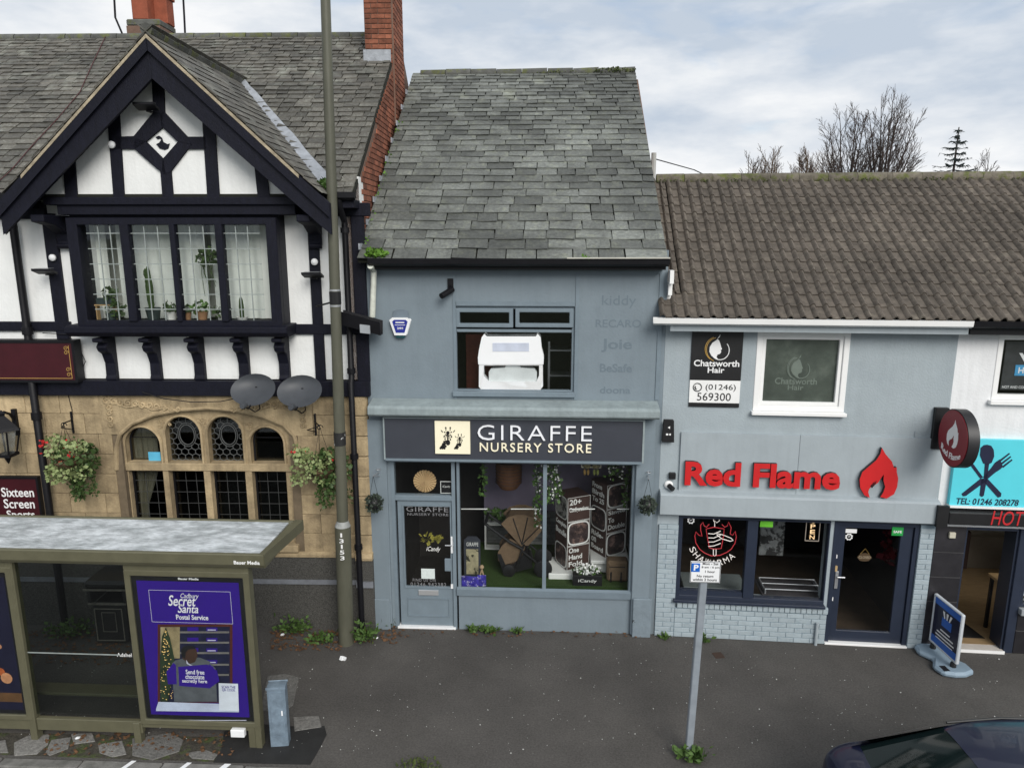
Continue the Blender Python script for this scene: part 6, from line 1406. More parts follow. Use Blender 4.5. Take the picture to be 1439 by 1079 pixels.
# ------------------------------------------------------------------ cafe front
cwn = MB().frame(cw[0], cw[1], cw[2], cw[3], .07, -.01, .08).build('upper_window', m_upvc, cafe, bevel=.006); MB().box(cw[0] + .07, cw[1] - .07, .03, .036, cw[2] + .07, cw[3] - .07).build('pane', m_glass, cwn); MB().box(cw[0] - .03, cw[1] + .03, -.07, .02, cw[2] - .06, cw[2] - .002).build('sill', m_upvc, cwn, bevel=.006)
a, b, c, d = qr(1410, 480, 1466, 548, .05)
t = T('window_poster', 'dark slate window poster with a blue cup and knife in the cafe', 'poster', Q, (a, .05, c)); MB().box(a, b, .05, .058, c, d).build('poster', M('slate_print', (.03, .032, .035), .6, .4, 5), t)
q0 = qr(1426, 513, 1470, 528, .05); MB().box(q0[0], q0[1], .044, .0495, q0[2], q0[3]).build('blue_band', M('cup_blue', (.06, .3, .55), .5), t); text('HOT', (q0[0] + .04, q0[0] + .26, q0[2] + .03, q0[3] - .03), .0435, .002, m_whitetext, t, bold=.02)
q1 = Q.at(1432, 496, .05); q2 = Q.at(1445, 513, .05); MB().prism([(q1[0], q1[1]), (q1[0] + .04, q1[1] - .0), (q2[0] + .03, q2[1]), (q2[0] - .03, q2[1])], .044, .0495).build('knife', m_whitetext, t); text('HOT AND COLD FOOD', (a + .02, b - .02, c + .02, c + .055), .0495, .002, m_whitetext, t)
a, b, c, d = qr(1337, 619.5, 1560, 713, -.07); a = Q.at(1339.5, 665, -.07)[0]
t = T('cafe_sign', 'turquoise cafe sign with crossed cutlery and telephone number', 'sign', Q, (a, -.07, c)); MB().box(a, uC - .05, -.07, 0, c, d).build('board', M('turquoise', (.10, .62, .72), .45, .03, 4), t)
MB().box(a, uC - .05, -.1, .0, c - .03, c - .002).build('white_trim', m_upvc, t)
m_nv = M('navy_print', (.012, .016, .045), .5)
def cq(x, y): return Q.at(1200 + x / 3.372, 420 + y / 3.372, -.07)
def pz_(pts, nm): MB().prism([cq(*p) for p in pts], -.076, -.0705).build(nm, m_nv, t)
pz_([(597, 740), (600, 705), (615, 692), (632, 690), (650, 695), (662, 715), (664, 745), (652, 775), (634, 785), (612, 778)], 'spoon'); pz_([(620, 780), (640, 780), (630, 850), (615, 850)], 'spoon'); pz_([(604, 850), (630, 850), (615, 930), (606, 937), (595, 930)], 'spoon')
pz_([(510, 922), (600, 850), (625, 862), (530, 932), (516, 934)], 'fork'); pz_([(612, 842), (650, 800), (668, 822), (628, 856)], 'fork'); pz_([(650, 800), (668, 775), (690, 760), (700, 778), (705, 795), (690, 808), (668, 822)], 'fork')
for k in range(3): x, y = 690 + k * 6, 762 + k * 15; pz_([(x, y), (x + 45, y - 33), (x + 49, y - 29), (x + 5, y + 7)], 'tine')
pz_([(535, 765), (550, 760), (612, 845), (598, 850)], 'knife'); pz_([(612, 862), (632, 850), (698, 920), (695, 936), (682, 940)], 'knife')
text('TEL: 01246 208278', qr(1343.5, 700.5, 1431.5, 709.5, -.07), -.0705, .004, m_nv, t, bold=.015, shear=.12)
a, b, c, d = qr(1334, 713, 1560, 741, -.2)
t = T('shutter_box', 'black shutter housing with red HOT lettering over the cafe door', 'shutter box', Q, (a, -.2, c)); d = Q.at(1400, 714, -.07)[1] - .035; MB().box(a, uC - .05, -.2, 0, c, d).build('housing', m_bk, t, bevel=.008); text('HOT', qr(1393, 718, 1439, 738, -.2), -.2, .006, M('red_print', (.5, .02, .025), .5), t, name='letter', split=True, shear=.15)
a2, b2, c2_, d2 = qr(1317, 711, 1334, 741, -.18); MB().box(a2, a - .003, -.19, -.142, c2_, d2).build('end_cap', m_bk, t)
# dark tiled piers
m_dtile = M('dark_wall_tile', (.022, .021, .024), .35, .3, 4, rnd=.2); zt0 = Q.at(1325, 742)[1]
def pier(u0, u1, z1, nm):
    p = MB().box(u0, u1, -.02, .02, 0, z1).build(nm, M('grout', (.12, .12, .12), .9), cafe); n = int(round(z1 / .345)); h = z1 / n
    for k in range(n): MB().box(u0 + .004, u1 - .004, -.032, -.019, k * h + .004, (k + 1) * h - .004).build('tile', m_dtile, p, bevel=.003)
pier(uB + .003, co[0], co[3], 'tiled_pier')
pier(co[1] + .12, co[1] + 1.2, cwin[2], 'tiled_stallriser')
MB().box(co[1], co[1] + .12, -.03, .1, 0, co[3]).build('door_post', m_navy, cafe, bevel=.005); MB().frame(co[0], co[1], 0, co[3], (.03, .03, .001, .04), .0, .27).build('door_frame', m_navy, cafe, bevel=.004)
MB().box(co[0], co[1], -.06, .12, 0, .04).build('threshold', M('pale_step', (.5, .46, .42), .8, .1, 8), cafe, bevel=.005); MB().box(co[0], co[1], -.068, -.058, .0, .045).build('step_trim', m_upvc, cafe)
wnc = MB().frame(cwin[0], cwin[1], cwin[2], cwin[3], .05, -.01, .1).build('cafe_window', m_navy, cafe, bevel=.005); MB().box(cwin[0] + .05, cwin[1] - .05, .04, .046, cwin[2] + .05, cwin[3] - .05).build('pane', m_glass, wnc); MB().box(cwin[0] - .0, cwin[1], -.1, .02, cwin[2] - .09, cwin[2] - .002).build('sill', M('sill_grey', (.3, .32, .34), .6), wnc, bevel=.006)
for k, (y0, y1, cl, lab) in enumerate(((795, 803, (.06, .42, .2), 'dark green notice in the cafe window'), (808, 814, (.12, .6, .06), 'lime green notice low in the cafe window'), (823, 829, (.55, .6, .62), 'upper white notice in the cafe window'), (831, 837, (.5, .55, .58), 'lower white notice in the cafe window'))):
    a, b, c, d = qr(1430, y0, 1452, y1, .03); MB().box(cwin[0] + .055, cwin[0] + .35, .033, .039, c, d).solo('window_notice', M('notice_%d' % k, cl, .6, .3, 30), lab, 'notice', Q, (cwin[0] + .06, .033, c))
a, b, c, d = qr(1334, 748, 1343, 756, -.06); MB().box(a, b, -.07, -.031, c, d).solo('sensor_box', M('cream_box', (.55, .52, .42), .6), 'small cream sensor box on the dark tiled pier', 'box', Q, (a, -.03, c), bevel=.006)
# inside the cafe
a, b, c, d = qr(1363, 758, 1420, 813, 2.5)
t = T('steel_screen', 'brushed steel wall panel at the back of the cafe', 'panel', Q, (a, 2.6, .05)); MB().box(a, a + 1.6, 2.6, 2.64, .05, d).build('panel', M('dull_steel', (.33, .30, .26), .3, .15, 2, metal=.8), t); MB().box(a - .08, a - .005, 2.55, 2.66, .05, d + .1).build('post', m_brown, t)
u, v = Q.gr(1400, 812, .75)
tu, tz = Q.at(1388, 805, .62)
t = T('cafe_table', 'pale wood table just inside the cafe door', 'table', Q, (tu, .8, .045)); MB().hprism([(tu, .62), (tu + 1.1, .62), (tu + 1.1, .16), (tu, .16)], tz - .03, tz + .01).build('top', M('table_oak', (.36, .24, .12), .45, .15, 5, stretch=(1, 5, 1)), t, bevel=.006)
for x, y in ((tu + .03, .56), (tu + .03, .18), (tu + 1.0, .56), (tu + 1.0, .18)): MB().box(x, x + .04, y, y + .04, .046, tz - .031).build('leg', m_bk, t)
MB().hprism([(co[0] + .15, .25), (co[1] - .1, .25), (co[1] - .25, 1.1), (co[0] + .1, 1.1)], .046, .054).solo('door_mat', m_bk, 'black mat just inside the cafe doorway', 'mat', Q, (co[0], .3, .046))
u, z = Q.at(1351, 764, .5); leafy(MB(), (u - .02, .6, z), (.07, .07, .17), 70, .1).solo('wall_plant', M('teal_leaf', (.02, .1, .06), .6), 'dark green plant hanging inside the cafe doorway', 'plant', Q, (u, .6, z))
# swing sign on the pavement
p0 = Q.w((*Q.gr(1308, 916), 0)); p1 = Q.w((*Q.gr(1340, 946), 0)); dv = p1 - p0; yw = math.atan2(-dv.y, dv.x); A = Frame(p0.x, p0.y, yw); LN = dv.length
t = T('pavement_sign', 'blue cafe swing sign on a grey moulded base in front of the cafe', 'pavement sign', A, (LN / 2, 0, 0))
m_base = M('grey_plastic_base', s2l(128, 146, 160), .5, .08, 5); zb_ = .13; hp = A.at(1357, 866, 0)[1]; hp = min(max(hp, .8), 1.1)
mb = MB().hprism([(-.13, -.06), (-.08, -.2), (.08, -.24), (LN / 2, -.13), (LN - .08, -.24), (LN + .08, -.2), (LN + .13, -.06), (LN + .13, .08), (LN + .06, .24), (LN - .1, .24), (LN / 2, .14), (.1, .24), (-.06, .24), (-.13, .1)], 0, .085); mb.build('base', m_base, t, bevel=.03)
for x in (.03, LN - .03): MB().lathe((x, 0, .08), [(.04, 0), (.04, .05), (.02, .08)], 10).build('spring', m_bk, t, smooth=True)
MB().box(LN - .05, LN + .07, -.18, -.1, .083, .088).build('slot', m_bk, t)
MB().frame(-.05, LN + .05, zb_ + .03, hp, .03, -.025, .025).build('frame', M('silver_frame', (.5, .53, .56), .4, .08), t, bevel=.01)
MB().box(-.022, LN + .022, -.01, .01, zb_ + .058, hp - .028).build('poster', M('navy_poster', (.012, .013, .035), .3, .1, 4), t)
m_pb = M('poster_blue', (.03, .12, .45), .4)
MB().box(-.02, LN + .02, -.014, -.0105, hp - .12, hp - .03).build('blue_header', m_pb, t); MB().box(-.02, LN + .02, -.014, -.0105, zb_ + .06, zb_ + .16).build('blue_footer', m_pb, t); MB().box(LN * .32, LN * .72, -.014, -.0105, hp - .36, hp - .24).build('cup', m_pb, t)
mb = MB()
for k, (x, w) in enumerate(((.4, -.03), (.5, .0), (.6, .03))): MB().prism([(LN * x, hp - .24), (LN * x + .02, hp - .24), (LN * x + .03 + w, hp - .15), (LN * x - .01 + w, hp - .15)], -.015, -.0115).build('cutlery', m_whitetext, t)
for k in range(5): MB().box(LN * (.3, .16, .12, .14, .2)[k], LN * (.7, .85, .9, .86, .82)[k], -.0135, -.0105, hp - .44 - k * .05, hp - .422 - k * .05).build('print_line', m_whitetext, t)
# ------------------------------------------------------------------ street furniture
m_olive = M('olive_metal', s2l(90, 88, 70), .45, .12, 5, .08, 30)
m_shtop = M('shelter_roof_sheet', (.34, .365, .375), .75, .35, 14, .6, 45, col2=(.55, .58, .6), c2pos=(.42, .62), c2scale=5, stretch=(.5, 1, 1))
m_sglass = glass('shelter_glass', (.72, .75, .74), 1.0)
m_post = M('galvanised_paint', s2l(132, 139, 146), .5, .12, 8, .1, 40)
m_galv = M('galvanised_steel', s2l(122, 138, 152), .45, .3, 9, .1, 30, metal=.25)
sx_, sy_ = gpt(360, 1047); S = Frame(sx_, sy_, R(2.8))
def sr(x0, y0, x1, y1, v=0.): return S.rect(x0, y0, x1, y1, v)
sh_ = T('bus_shelter', 'olive framed bus shelter with flat grey roof and purple poster', 'bus shelter', S, (0, 0, 0))
zr0, zr1 = 2.235, 2.405; vn, vfr = -.13, .83; ur = .31; ul = -6.2
MB().sprism([(vn, zr0 + .05), (vn + .03, zr0), (vfr - .03, zr0), (vfr, zr0 + .05), (vfr, zr1), (vfr - .05, zr1), (vfr - .05, zr1 - .03), (vn + .05, zr1 - .03), (vn + .05, zr1), (vn, zr1)], ul, ur).build('roof_frame', m_olive, sh_, bevel=.012)
MB().add([(ur, vn, zr0 + .05), (ur + .1, vfr, zr0 + .05), (ur + .1, vfr, zr1), (ur, vn, zr1), (ur - .03, vn + .01, zr0 + .05), (ur, vfr, zr0 + .05), (ur, vfr, zr1 + .002), (ur - .06, vn + .01, zr1 + .002)], [(0, 1, 2, 3), (3, 2, 6, 7), (0, 4, 5, 1), (4, 7, 6, 5)]).build('roof_end', m_olive, sh_)
n = 60; mb = MB()
mb.box(ul + .05, ur - .06, vn + .055, vfr - .055, zr1 - .029, zr1 - .012); mb.build('roof_sheet', m_shtop, sh_)
text('Bauer Media', (-.02, .26, zr0 + .058, zr0 + .098), vn - .001, .003, m_whitetext, sh_, bold=.02)
panels = []
a, b, c, d = sr(185, 803, 357, 1020, -.06)
def adbox(a, b, c, d, nm):
    p = MB().frame(a, b, c, d, .07, -.06, .06).build(nm, m_olive, sh_, bevel=.01); MB().box(a + .07, b - .07, -.035, .035, c + .07, d - .07).build('backing', m_bk, p); MB().box(a + .07, b - .07, -.056, -.052, c + .07, d - .07).build('cover_glass', m_glass, p); return p
pa = adbox(a, b, c, d, 'poster_case'); pl = adbox(-4.2, S.at(36, 910)[0], c, d, 'poster_case')
for uu in (S.at(190, 1030)[0] + .05, -.02): MB().box(uu - .04, uu + .04, -.045, .045, 0, c + .001).build('post', m_olive, sh_, bevel=.006)
uu = S.at(51, 1025)[0]; MB().box(uu - .04, uu + .04, -.05, .05, 0, d + .08).build('post', m_olive, sh_, bevel=.006); MB().box(-.0 + .02, .09, -.05, .05, 0, zr0).build('post', m_olive, sh_, bevel=.006)
MB().box(-4.1, -4.02, -.045, .045, 0, c).build('post', m_olive, sh_)
g0, g1 = uu + .041, a - .002
MB().box(g0, g1, -.006, .006, c + .05, d + .06).build('glass_panel', m_sglass, sh_)
a2, b2, c2_, d2 = sr(60, 1009, 195, 1023); MB().box(g0, g1, -.03, .03, c2_ - .02, d2 + .0).build('bottom_rail', m_olive, sh_, bevel=.005); MB().box(-4.2, uu - .041, -.03, .03, c2_ - .02, c - .001).build('bottom_rail', m_olive, sh_, bevel=.005); MB().box(a, b, -.03, .03, c - .06, c - .001).build('bottom_rail', m_olive, sh_, bevel=.005)
zb_ = S.at(120, 972, .25)[1]; MB().box(g0 - .5, g1 + .3, .22, .42, zb_ - .04, zb_).build('bench_rail', m_olive, sh_, bevel=.01)
for x in (g0 - .3, g1 + .1): MB().tube([(x, .32, 0), (x, .32, zb_ - .04)], .03, 8).build('bench_leg', m_olive, sh_)
zt_ = S.at(120, 918, 0)[1]; MB().box(g0, g1 - .17, -.0085, -.0065, zt_ - .007, zt_ + .007).build('etched_line', m_came, sh_); text('Adshel', (g1 - .21, g1 - .04, zt_ - .02, zt_ + .025), -.0065, .002, m_whitetext, sh_)
MB().box(g0, g1, -.045, .04, d + .06, zr0).build('head_rail', m_olive, sh_); MB().box(a, .05, -.045, .04, d + .001, zr0).build('head_rail', m_olive, sh_); MB().box(-4.2, uu - .041, -.045, .04, d + .001, zr0).build('head_rail', m_olive, sh_)
q0 = sr(327, 1021, 346, 1031, -.03); MB().box(q0[0], q0[1], -.09, -.03, q0[2], q0[3]).build('white_label', m_white, sh_, bevel=.006)
# ---- the purple poster (printed: crop coordinates 170 + x/4.495, 800 + y/4.495)
pv = -.037
def pq(x, y): return S.at(170 + x / 4.495, 800 + y / 4.495, pv)
po = T('purple_poster', 'purple Secret Santa Postal Service poster in the shelter poster case', 'poster', S, (*pq(450, 950)[:1], pv, pq(450, 950)[1]))
m_pp = M('poster_purple', (.03, .008, .22), .5, .04, 3)
a, b, c, d = a + .125, b - .125, c + .12, d - .13
MB().box(a, b, pv, pv + .003, c, d).build('sheet', m_pp, po)
lay = [pv - .0005]
def pprint(pts, mat, nm): lay[0] -= .00035; return MB().prism([pq(*p) for p in pts], lay[0], lay[0] + .0003).build(nm, mat, po)
def prect(x0, y0, x1, y1, mat, nm): return pprint([(x0, y0), (x1, y0), (x1, y1), (x0, y1)], mat, nm)
def ptext(s, x0, y0, x1, y1, mat, **kw):
    p0, p1 = pq(x0, y1), pq(x1, y0); text(s, (p0[0], p1[0], p0[1], p1[1]), lay[0] - .0004, .0008, mat, po, **kw)
p0, p1 = pq(196, 330), pq(690, 140); MB().frame(p0[0], p1[0], p0[1], p1[1], .003, pv - .001, pv - .0003).build('fine_border', m_whitetext, po)
p0, p1 = pq(362, 78), pq(490, 62); text('Bauer Media', (p0[0], p1[0], d + .02, d + .045), -.0355, .001, m_whitetext, po, bold=.03)
ptext('Cadbury', 378, 152, 490, 188, m_whitetext, shear=.35); ptext('Secret', 300, 165, 470, 228, m_whitetext, shear=.3, bold=.012); ptext('Santa', 360, 222, 485, 272, m_whitetext, shear=.3, bold=.012); ptext('Postal Service', 350, 288, 550, 314, m_whitetext, bold=.02)
m_pd = M('print_dark', (.012, .014, .04), .5, .3, 8); m_pm = M('print_shelf', (.16, .15, .14), .5, .2, 8)
prect(232, 345, 705, 840, M('print_brown', (.08, .02, .015), .5, .2, 6), 'picture_border'); prect(246, 360, 688, 835, m_pd, 'picture')
prect(250, 362, 372, 560, M('print_wall', (.3, .24, .13), .5, .4, 6), 'picture_wall')
for k, y in enumerate((395, 460, 525, 598, 662)): prect(372, y - 6, 684, y + 6, m_pm, 'picture_shelf'); prect(420, y - 32, 490, y - 8, m_pp, 'picture_box'); prect(540, y - 30, 610, y - 8, m_pp, 'picture_box'); prect(548, y - 18, 600, y - 12, M('print_pale', (.5, .5, .6), .5), 'picture_label')
pprint([(252, 830), (250, 560), (262, 420), (286, 362), (312, 430), (340, 560), (338, 640), (300, 830)], M('print_tree', (.02, .035, .015), .6, .5, 12), 'picture_tree')
rng = random.Random(3); mb = MB()
lay[0] -= .0004
for k in range(90):
    y = rng.uniform(380, 825); f = min(1, (y - 360) / 250); x = 285 + rng.uniform(-38, 45) * f; p = pq(x, y); r = rng.uniform(.003, .0075); mb.prism([(p[0] + r * math.cos(q), p[1] + r * math.sin(q)) for q in (0, 1.05, 2.1, 3.14, 4.2, 5.25)], lay[0], lay[0] + .0003)
mb.build('picture_lights', M('glowing_gold_print', (.75, .5, .18), .5, emit=.25), po, kind='stuff')  # printed tree dots, with a faint glow added to the ink
pprint([(330, 700), (325, 590), (345, 570), (420, 552), (500, 552), (560, 575), (600, 620), (610, 830), (340, 830)], M('print_jacket', (.09, .1, .11), .6, .2, 9), 'picture_coat')
pprint([(290, 640), (335, 585), (350, 600), (355, 720), (300, 720)], m_pp, 'picture_sleeve'); pprint([(560, 590), (610, 640), (625, 700), (570, 740)], m_pp, 'picture_sleeve')
pprint([(392, 560), (384, 520), (392, 488), (425, 476), (460, 484), (480, 500), (486, 545), (470, 580), (440, 590), (412, 575)], M('print_skin', (.05, .025, .016), .6), 'picture_face'); pprint([(386, 545), (382, 505), (398, 482), (430, 474), (462, 482), (474, 498), (430, 500), (412, 520), (408, 560)], m_bk, 'picture_hair'); pprint([(415, 565), (430, 590), (455, 600), (440, 602), (418, 590)], M('print_pale', (.5, .5, .6)), 'picture_collar')
pprint([(365, 610), (545, 595), (588, 610), (568, 745), (372, 730)], m_pp, 'picture_card')
for k, s_ in enumerate(('Send free', 'chocolate', 'secretly here')): ptext(s_, (414, 412, 392)[k], 630 + k * 30, (528, 528, 546)[k], 655 + k * 30, m_whitetext, bold=.01)
pprint([(240, 830), (620, 842), (745, 870), (748, 896), (225, 888), (225, 875)], M('print_counter', (.5, .55, .68), .5, .15, 6), 'picture_counter')
pprint([(620, 712), (742, 716), (748, 888), (624, 884)], M('print_card', (.66, .7, .76), .5), 'picture_notice')
ptext('SCAN THE', 640, 730, 725, 745, m_pp, bold=.01); ptext('QR CODE', 642, 750, 722, 764, m_pp, bold=.01)
prect(180, 944, 795, 949, M('print_pale', (.5, .5, .6)), 'picture_rule')
# the poster at the left edge: warm food picture
a3, b3 = -4.1, S.at(36, 910)[0] - .1
po2 = T('food_poster', 'dark poster with warm coloured food at the left edge of the shelter', 'poster', S, (b3, pv, c)); MB().box(a3, b3, pv, pv + .003, c, d).build('sheet', M('night_print', (.01, .01, .03), .5), po2)
z0, z1 = S.at(10, 970)[1], S.at(10, 900)[1]; rng = random.Random(8)
for k in range(16):
    r = rng.uniform(.05, .1); x = b3 - .02 - r - rng.uniform(0, .5); z = rng.uniform(z0 + .05, z1 - .05); MB().prism(disc((x, z), r, 12, 1, rng.uniform(.6, 1)), pv - .001 - k * .0004, pv - .0007 - k * .0004).build('picture_food', M('food_%d' % (k % 4), ((.4, .1, .03), (.5, .24, .12), (.18, .03, .02), (.55, .3, .2))[k % 4], .4, .3, 12), po2)
MB().box(a3, b3, pv - .001, pv - .0005, c + .1, z0).build('picture_table', M('food_table', (.12, .06, .025), .5, .2, 8), po2)

# ---- galvanised bollard post
bx, by = gpt(395, 1049); B = Frame(bx, by, R(-6))
t = T('square_bollard', 'galvanised square steel bollard beside the bus shelter', 'bollard', B, (0, 0, 0))
MB().box(-.115, .085, .0, .13, 0, .74).build('post', m_galv, t, bevel=.008); MB().prism([(-.118, .735), (.088, .735), (.088, .755), (-.118, .755)], -.004, .135).build('cap', m_galv, t, bevel=.005); MB().frame(-.09, .06, .13, .7, .006, -.003, .001).build('seam', m_galv, t); MB().box(.03, .045, -.004, .0, .4, .46).build('sticker', m_white, t)
# ---- parking sign
bx, by = gpt(967, 1061); B = Frame(bx, by, R(3))
t = T('parking_sign', 'leaning grey post with a blue and white parking hours plate', 'parking sign', B, (0, 0, 0))
lean = .026; zp = 2.32
def lx(z): return lean * z
MB().add([(lx(z) + sx1 * .038, sy1 * .038, z) for z in (0, .55, zp) for sx1, sy1 in ((-1, -1), (1, -1), (1, 1), (-1, 1))], [(k * 4 + i, k * 4 + (i + 1) % 4, k * 4 + 4 + (i + 1) % 4, k * 4 + 4 + i) for k in range(2) for i in range(4)] + [(8, 9, 10, 11)]).build('post', m_post, t, bevel=.008)
a, b, c, d = B.rect(970, 788.5, 1012.5, 818.5, -.05)
plt = MB().box(a, b, -.052, -.046, c, d).build('plate', m_white, t, bevel=.002)
MB().frame(a + .004, b - .004, c + .004, d - .004, .005, -.0535, -.0521).build('border', m_bk, t)
def kq(x0, y0, x1, y1): return B.rect(920 + x0 / 4.15, 700 + y0 / 4.15, 920 + x1 / 4.15, 700 + y1 / 4.15, -.052)
r_ = kq(214, 378, 264, 428); MB().box(r_[0], r_[1], -.0535, -.0521, r_[2], r_[3]).build('blue_square', M('parking_blue', (.01, .12, .5), .4), t); text('P', kq(228, 386, 256, 420), -.0535, .002, m_whitetext, t, bold=.03)
for s_, r4 in (('Mon - Sat', (280, 374, 372, 388)), ('8 am - 6 pm', (274, 396, 378, 410)), ('1 hour', (294, 420, 352, 434)), ('No return', (246, 446, 342, 460)), ('within 2 hours', (222, 466, 362, 481))): text(s_, kq(*r4), -.0521, .002, m_bk, t, bold=.012)
MB().box(lx(2.2) - .06, lx(2.2) + .06, -.046, .045, 2.18, 2.21).build('clip', m_galv, t)
# ---- lamp post
bx, by = gpt(487, 903); B = Frame(bx, by, 0)
t = T('lamp_post', 'tall olive grey lamp post in front of the pub corner', 'lamp post', B, (0, 0, 0)); m_lp = M('lamp_post_paint', s2l(84, 84, 72), .5, .2, 5, .1, 30, stretch=(1, 1, .3))
le = .0165
MB().tube([(0, 0, 0), (le * 1.75, 0, 1.78)], [.108, .108], 20).build('base', m_lp, t, smooth=True)
MB().tube([(le * 1.75, 0, 1.78), (le * 1.86, 0, 1.86)], [.108, .078], 20).build('shoulder', M('worn_shoulder', (.3, .31, .3), .5, .3, 9), t, smooth=True)
MB().tube([(le * 1.86, 0, 1.86), (le * 6, 0, 6), (le * 10, 0, 10)], [.078, .066, .055], 18).build('shaft', m_lp, t, smooth=True)
MB().tube([(le * 10, 0, 10), (le * 10, -.3, 10.15), (le * 10, -.9, 10.2)], .03, 8).build('arm', m_lp, t); MB().box(le * 10 - .12, le * 10 + .12, -1.4, -.8, 10.15, 10.28).build('lamp_head', m_lp, t, bevel=.03)
for z in (4.82, 5.02): MB().tube([(le * z, 0, z - .012), (le * z, 0, z + .012)], .073, 18).build('strap', m_alu, t)
MB().tube([(le * 4.9, 0, 4.84), (le * 4.9, 0, 5.0)], .075, 12).build('black_band', m_bk, t); MB().tube([(le * 4.9 - .06, 0, 4.86), (le * 4.9 - .28, .1, 4.8)], .012, 6).build('stay', m_bk, t)
z9 = B.at(478, 618, -.08)[1]; MB().tube([(le * z9, 0, z9 - .09), (le * z9, 0, z9 + .09)], .081, 18).build('label_band', M('torn_label', (.02, .02, .02), .5, .1, 20, col2=(.6, .6, .6), c2pos=(.6, .62), c2scale=12), t)
for k, ch_ in enumerate('13153'):
    x, z = B.at(479.5 + k * .4, 752 + k * 8, -.11); text(ch_, (x - .03 - (0 if ch_ != '1' else -.018), x + .03 - (0 if ch_ != '1' else .018), z - .03, z + .03), -.108, .003, m_whitetext, t, name='digit', bold=.015)

# ------------------------------------------------------------------ the parked car
Cc = Frame(2.95, 5.44, R(2.6)); ZR = -.115
car = T('parked_car', 'dark blue saloon car parked at the kerb in the bottom right corner', 'car', Cc, (2.2, 0, ZR))
m_car = M('dark_blue_car_paint', (.008, .010, .028), .3, .05, 4, spec=.35, coat=.35); m_cglass = M('car_glass', (.006, .012, .012), .06, .1, 3, spec=.45); m_trim = M('black_trim', (.01, .01, .011), .4)
# stations along the car (from the tail): x, half width, bottom, belt height
st_ = [(0.0, .60, .42, .80), (.06, .76, .34, .92), (.25, .85, .28, .98), (.6, .88, .24, 1.0), (1.4, .89, .22, .98), (2.4, .89, .22, .95), (3.1, .88, .24, .92), (3.7, .86, .28, .86), (4.2, .78, .34, .76), (4.4, .58, .42, .62)]
def sec(x, hw, zb, zt):
    q = [(hw * .86, zb), (hw * .98, zb + .12), (hw, zb + (zt - zb) * .45), (hw * .985, zb + (zt - zb) * .72), (hw * .95, zt - .03), (hw * .88, zt), (hw * .55, zt + .025), (0, zt + .035)]
    return [(x, -y, z + ZR) for y, z in q] + [(x, y, z + ZR) for y, z in q[-2::-1]]
def loft(secs, close=True):
    mb = MB(); n = len(secs[0]); mb.v = [p for s in secs for p in s]
    for i in range(len(secs) - 1):
        for j in range(n - (0 if close else 1)): mb.f.append((i * n + j, i * n + (j + 1) % n, (i + 1) * n + (j + 1) % n, (i + 1) * n + j))
    if close: mb.f.append(tuple(range(n))[::-1]); mb.f.append(tuple((len(secs) - 1) * n + j for j in range(n)))
    return mb
body = loft([sec(*s) for s in st_]).build('body', m_car, car, smooth=True)
sub = body.modifiers.new('smooth', 'SUBSURF'); sub.levels = 1; sub.render_levels = 2
# glasshouse: base ring on the belt, top ring under the roof
def hoop(x, hw, z, drop): return [(x, -hw, z - drop + ZR), (x, -hw * .9, z - .012 + ZR), (x, -hw * .5, z + ZR), (x, 0, z + .008 + ZR), (x, hw * .5, z + ZR), (x, hw * .9, z - .012 + ZR), (x, hw, z - drop + ZR)]
roof_st = [(1.02, .52, 1.385, .05), (1.2, .565, 1.42, .05), (1.6, .59, 1.45, .05), (2.1, .59, 1.45, .05), (2.45, .57, 1.42, .05), (2.6, .53, 1.38, .05)]
hp_ = [hoop(*r) for r in roof_st]; mb = loft(hp_, False); mb.v += [(x, y, z - .03) for x, y, z in list(mb.v)]; n = len(mb.v) // 2; mb.f += [tuple(i + n for i in f)[::-1] for f in list(mb.f)]
rfc = mb.build('roof', m_car, car, smooth=True); s2 = rfc.modifiers.new('smooth', 'SUBSURF'); s2.levels = 1; s2.render_levels = 2
def strip(A_, B_, nm, mat, th=.012):
    n = len(A_); mb = MB(); mb.v = [tuple(p) for p in A_] + [tuple(p) for p in B_]; mb.f = [(i, i + 1, n + i + 1, n + i) for i in range(n - 1)]; mb.v += [(p[0], p[1] * .985, p[2] - th) for p in list(mb.v)]; k = 2 * n; mb.f += [tuple(i + k for i in f)[::-1] for f in list(mb.f)]
    return mb.build(nm, mat, car, smooth=True)
base_r = [(.33, y, 1.012 - .06 * (abs(y) / .74) ** 2 + ZR) for y in (-.70, -.5, -.25, 0, .25, .5, .70)]
top_r = [(1.03, y, 1.39 - .03 * (abs(y) / .5) ** 2 + ZR) for y in (-.50, -.35, -.18, 0, .18, .35, .50)]
strip(base_r, top_r, 'rear_window', m_cglass)
base_f = [(3.35, y, .96 + ZR - .05 * (abs(y) / .7) ** 2) for y in (-.72, -.5, -.25, 0, .25, .5, .72)]; top_f = [(2.58, y, 1.385 - .03 * (abs(y) / .5) ** 2 + ZR) for y in (-.51, -.35, -.18, 0, .18, .35, .51)]
strip(base_f, top_f, 'windscreen', m_cglass)
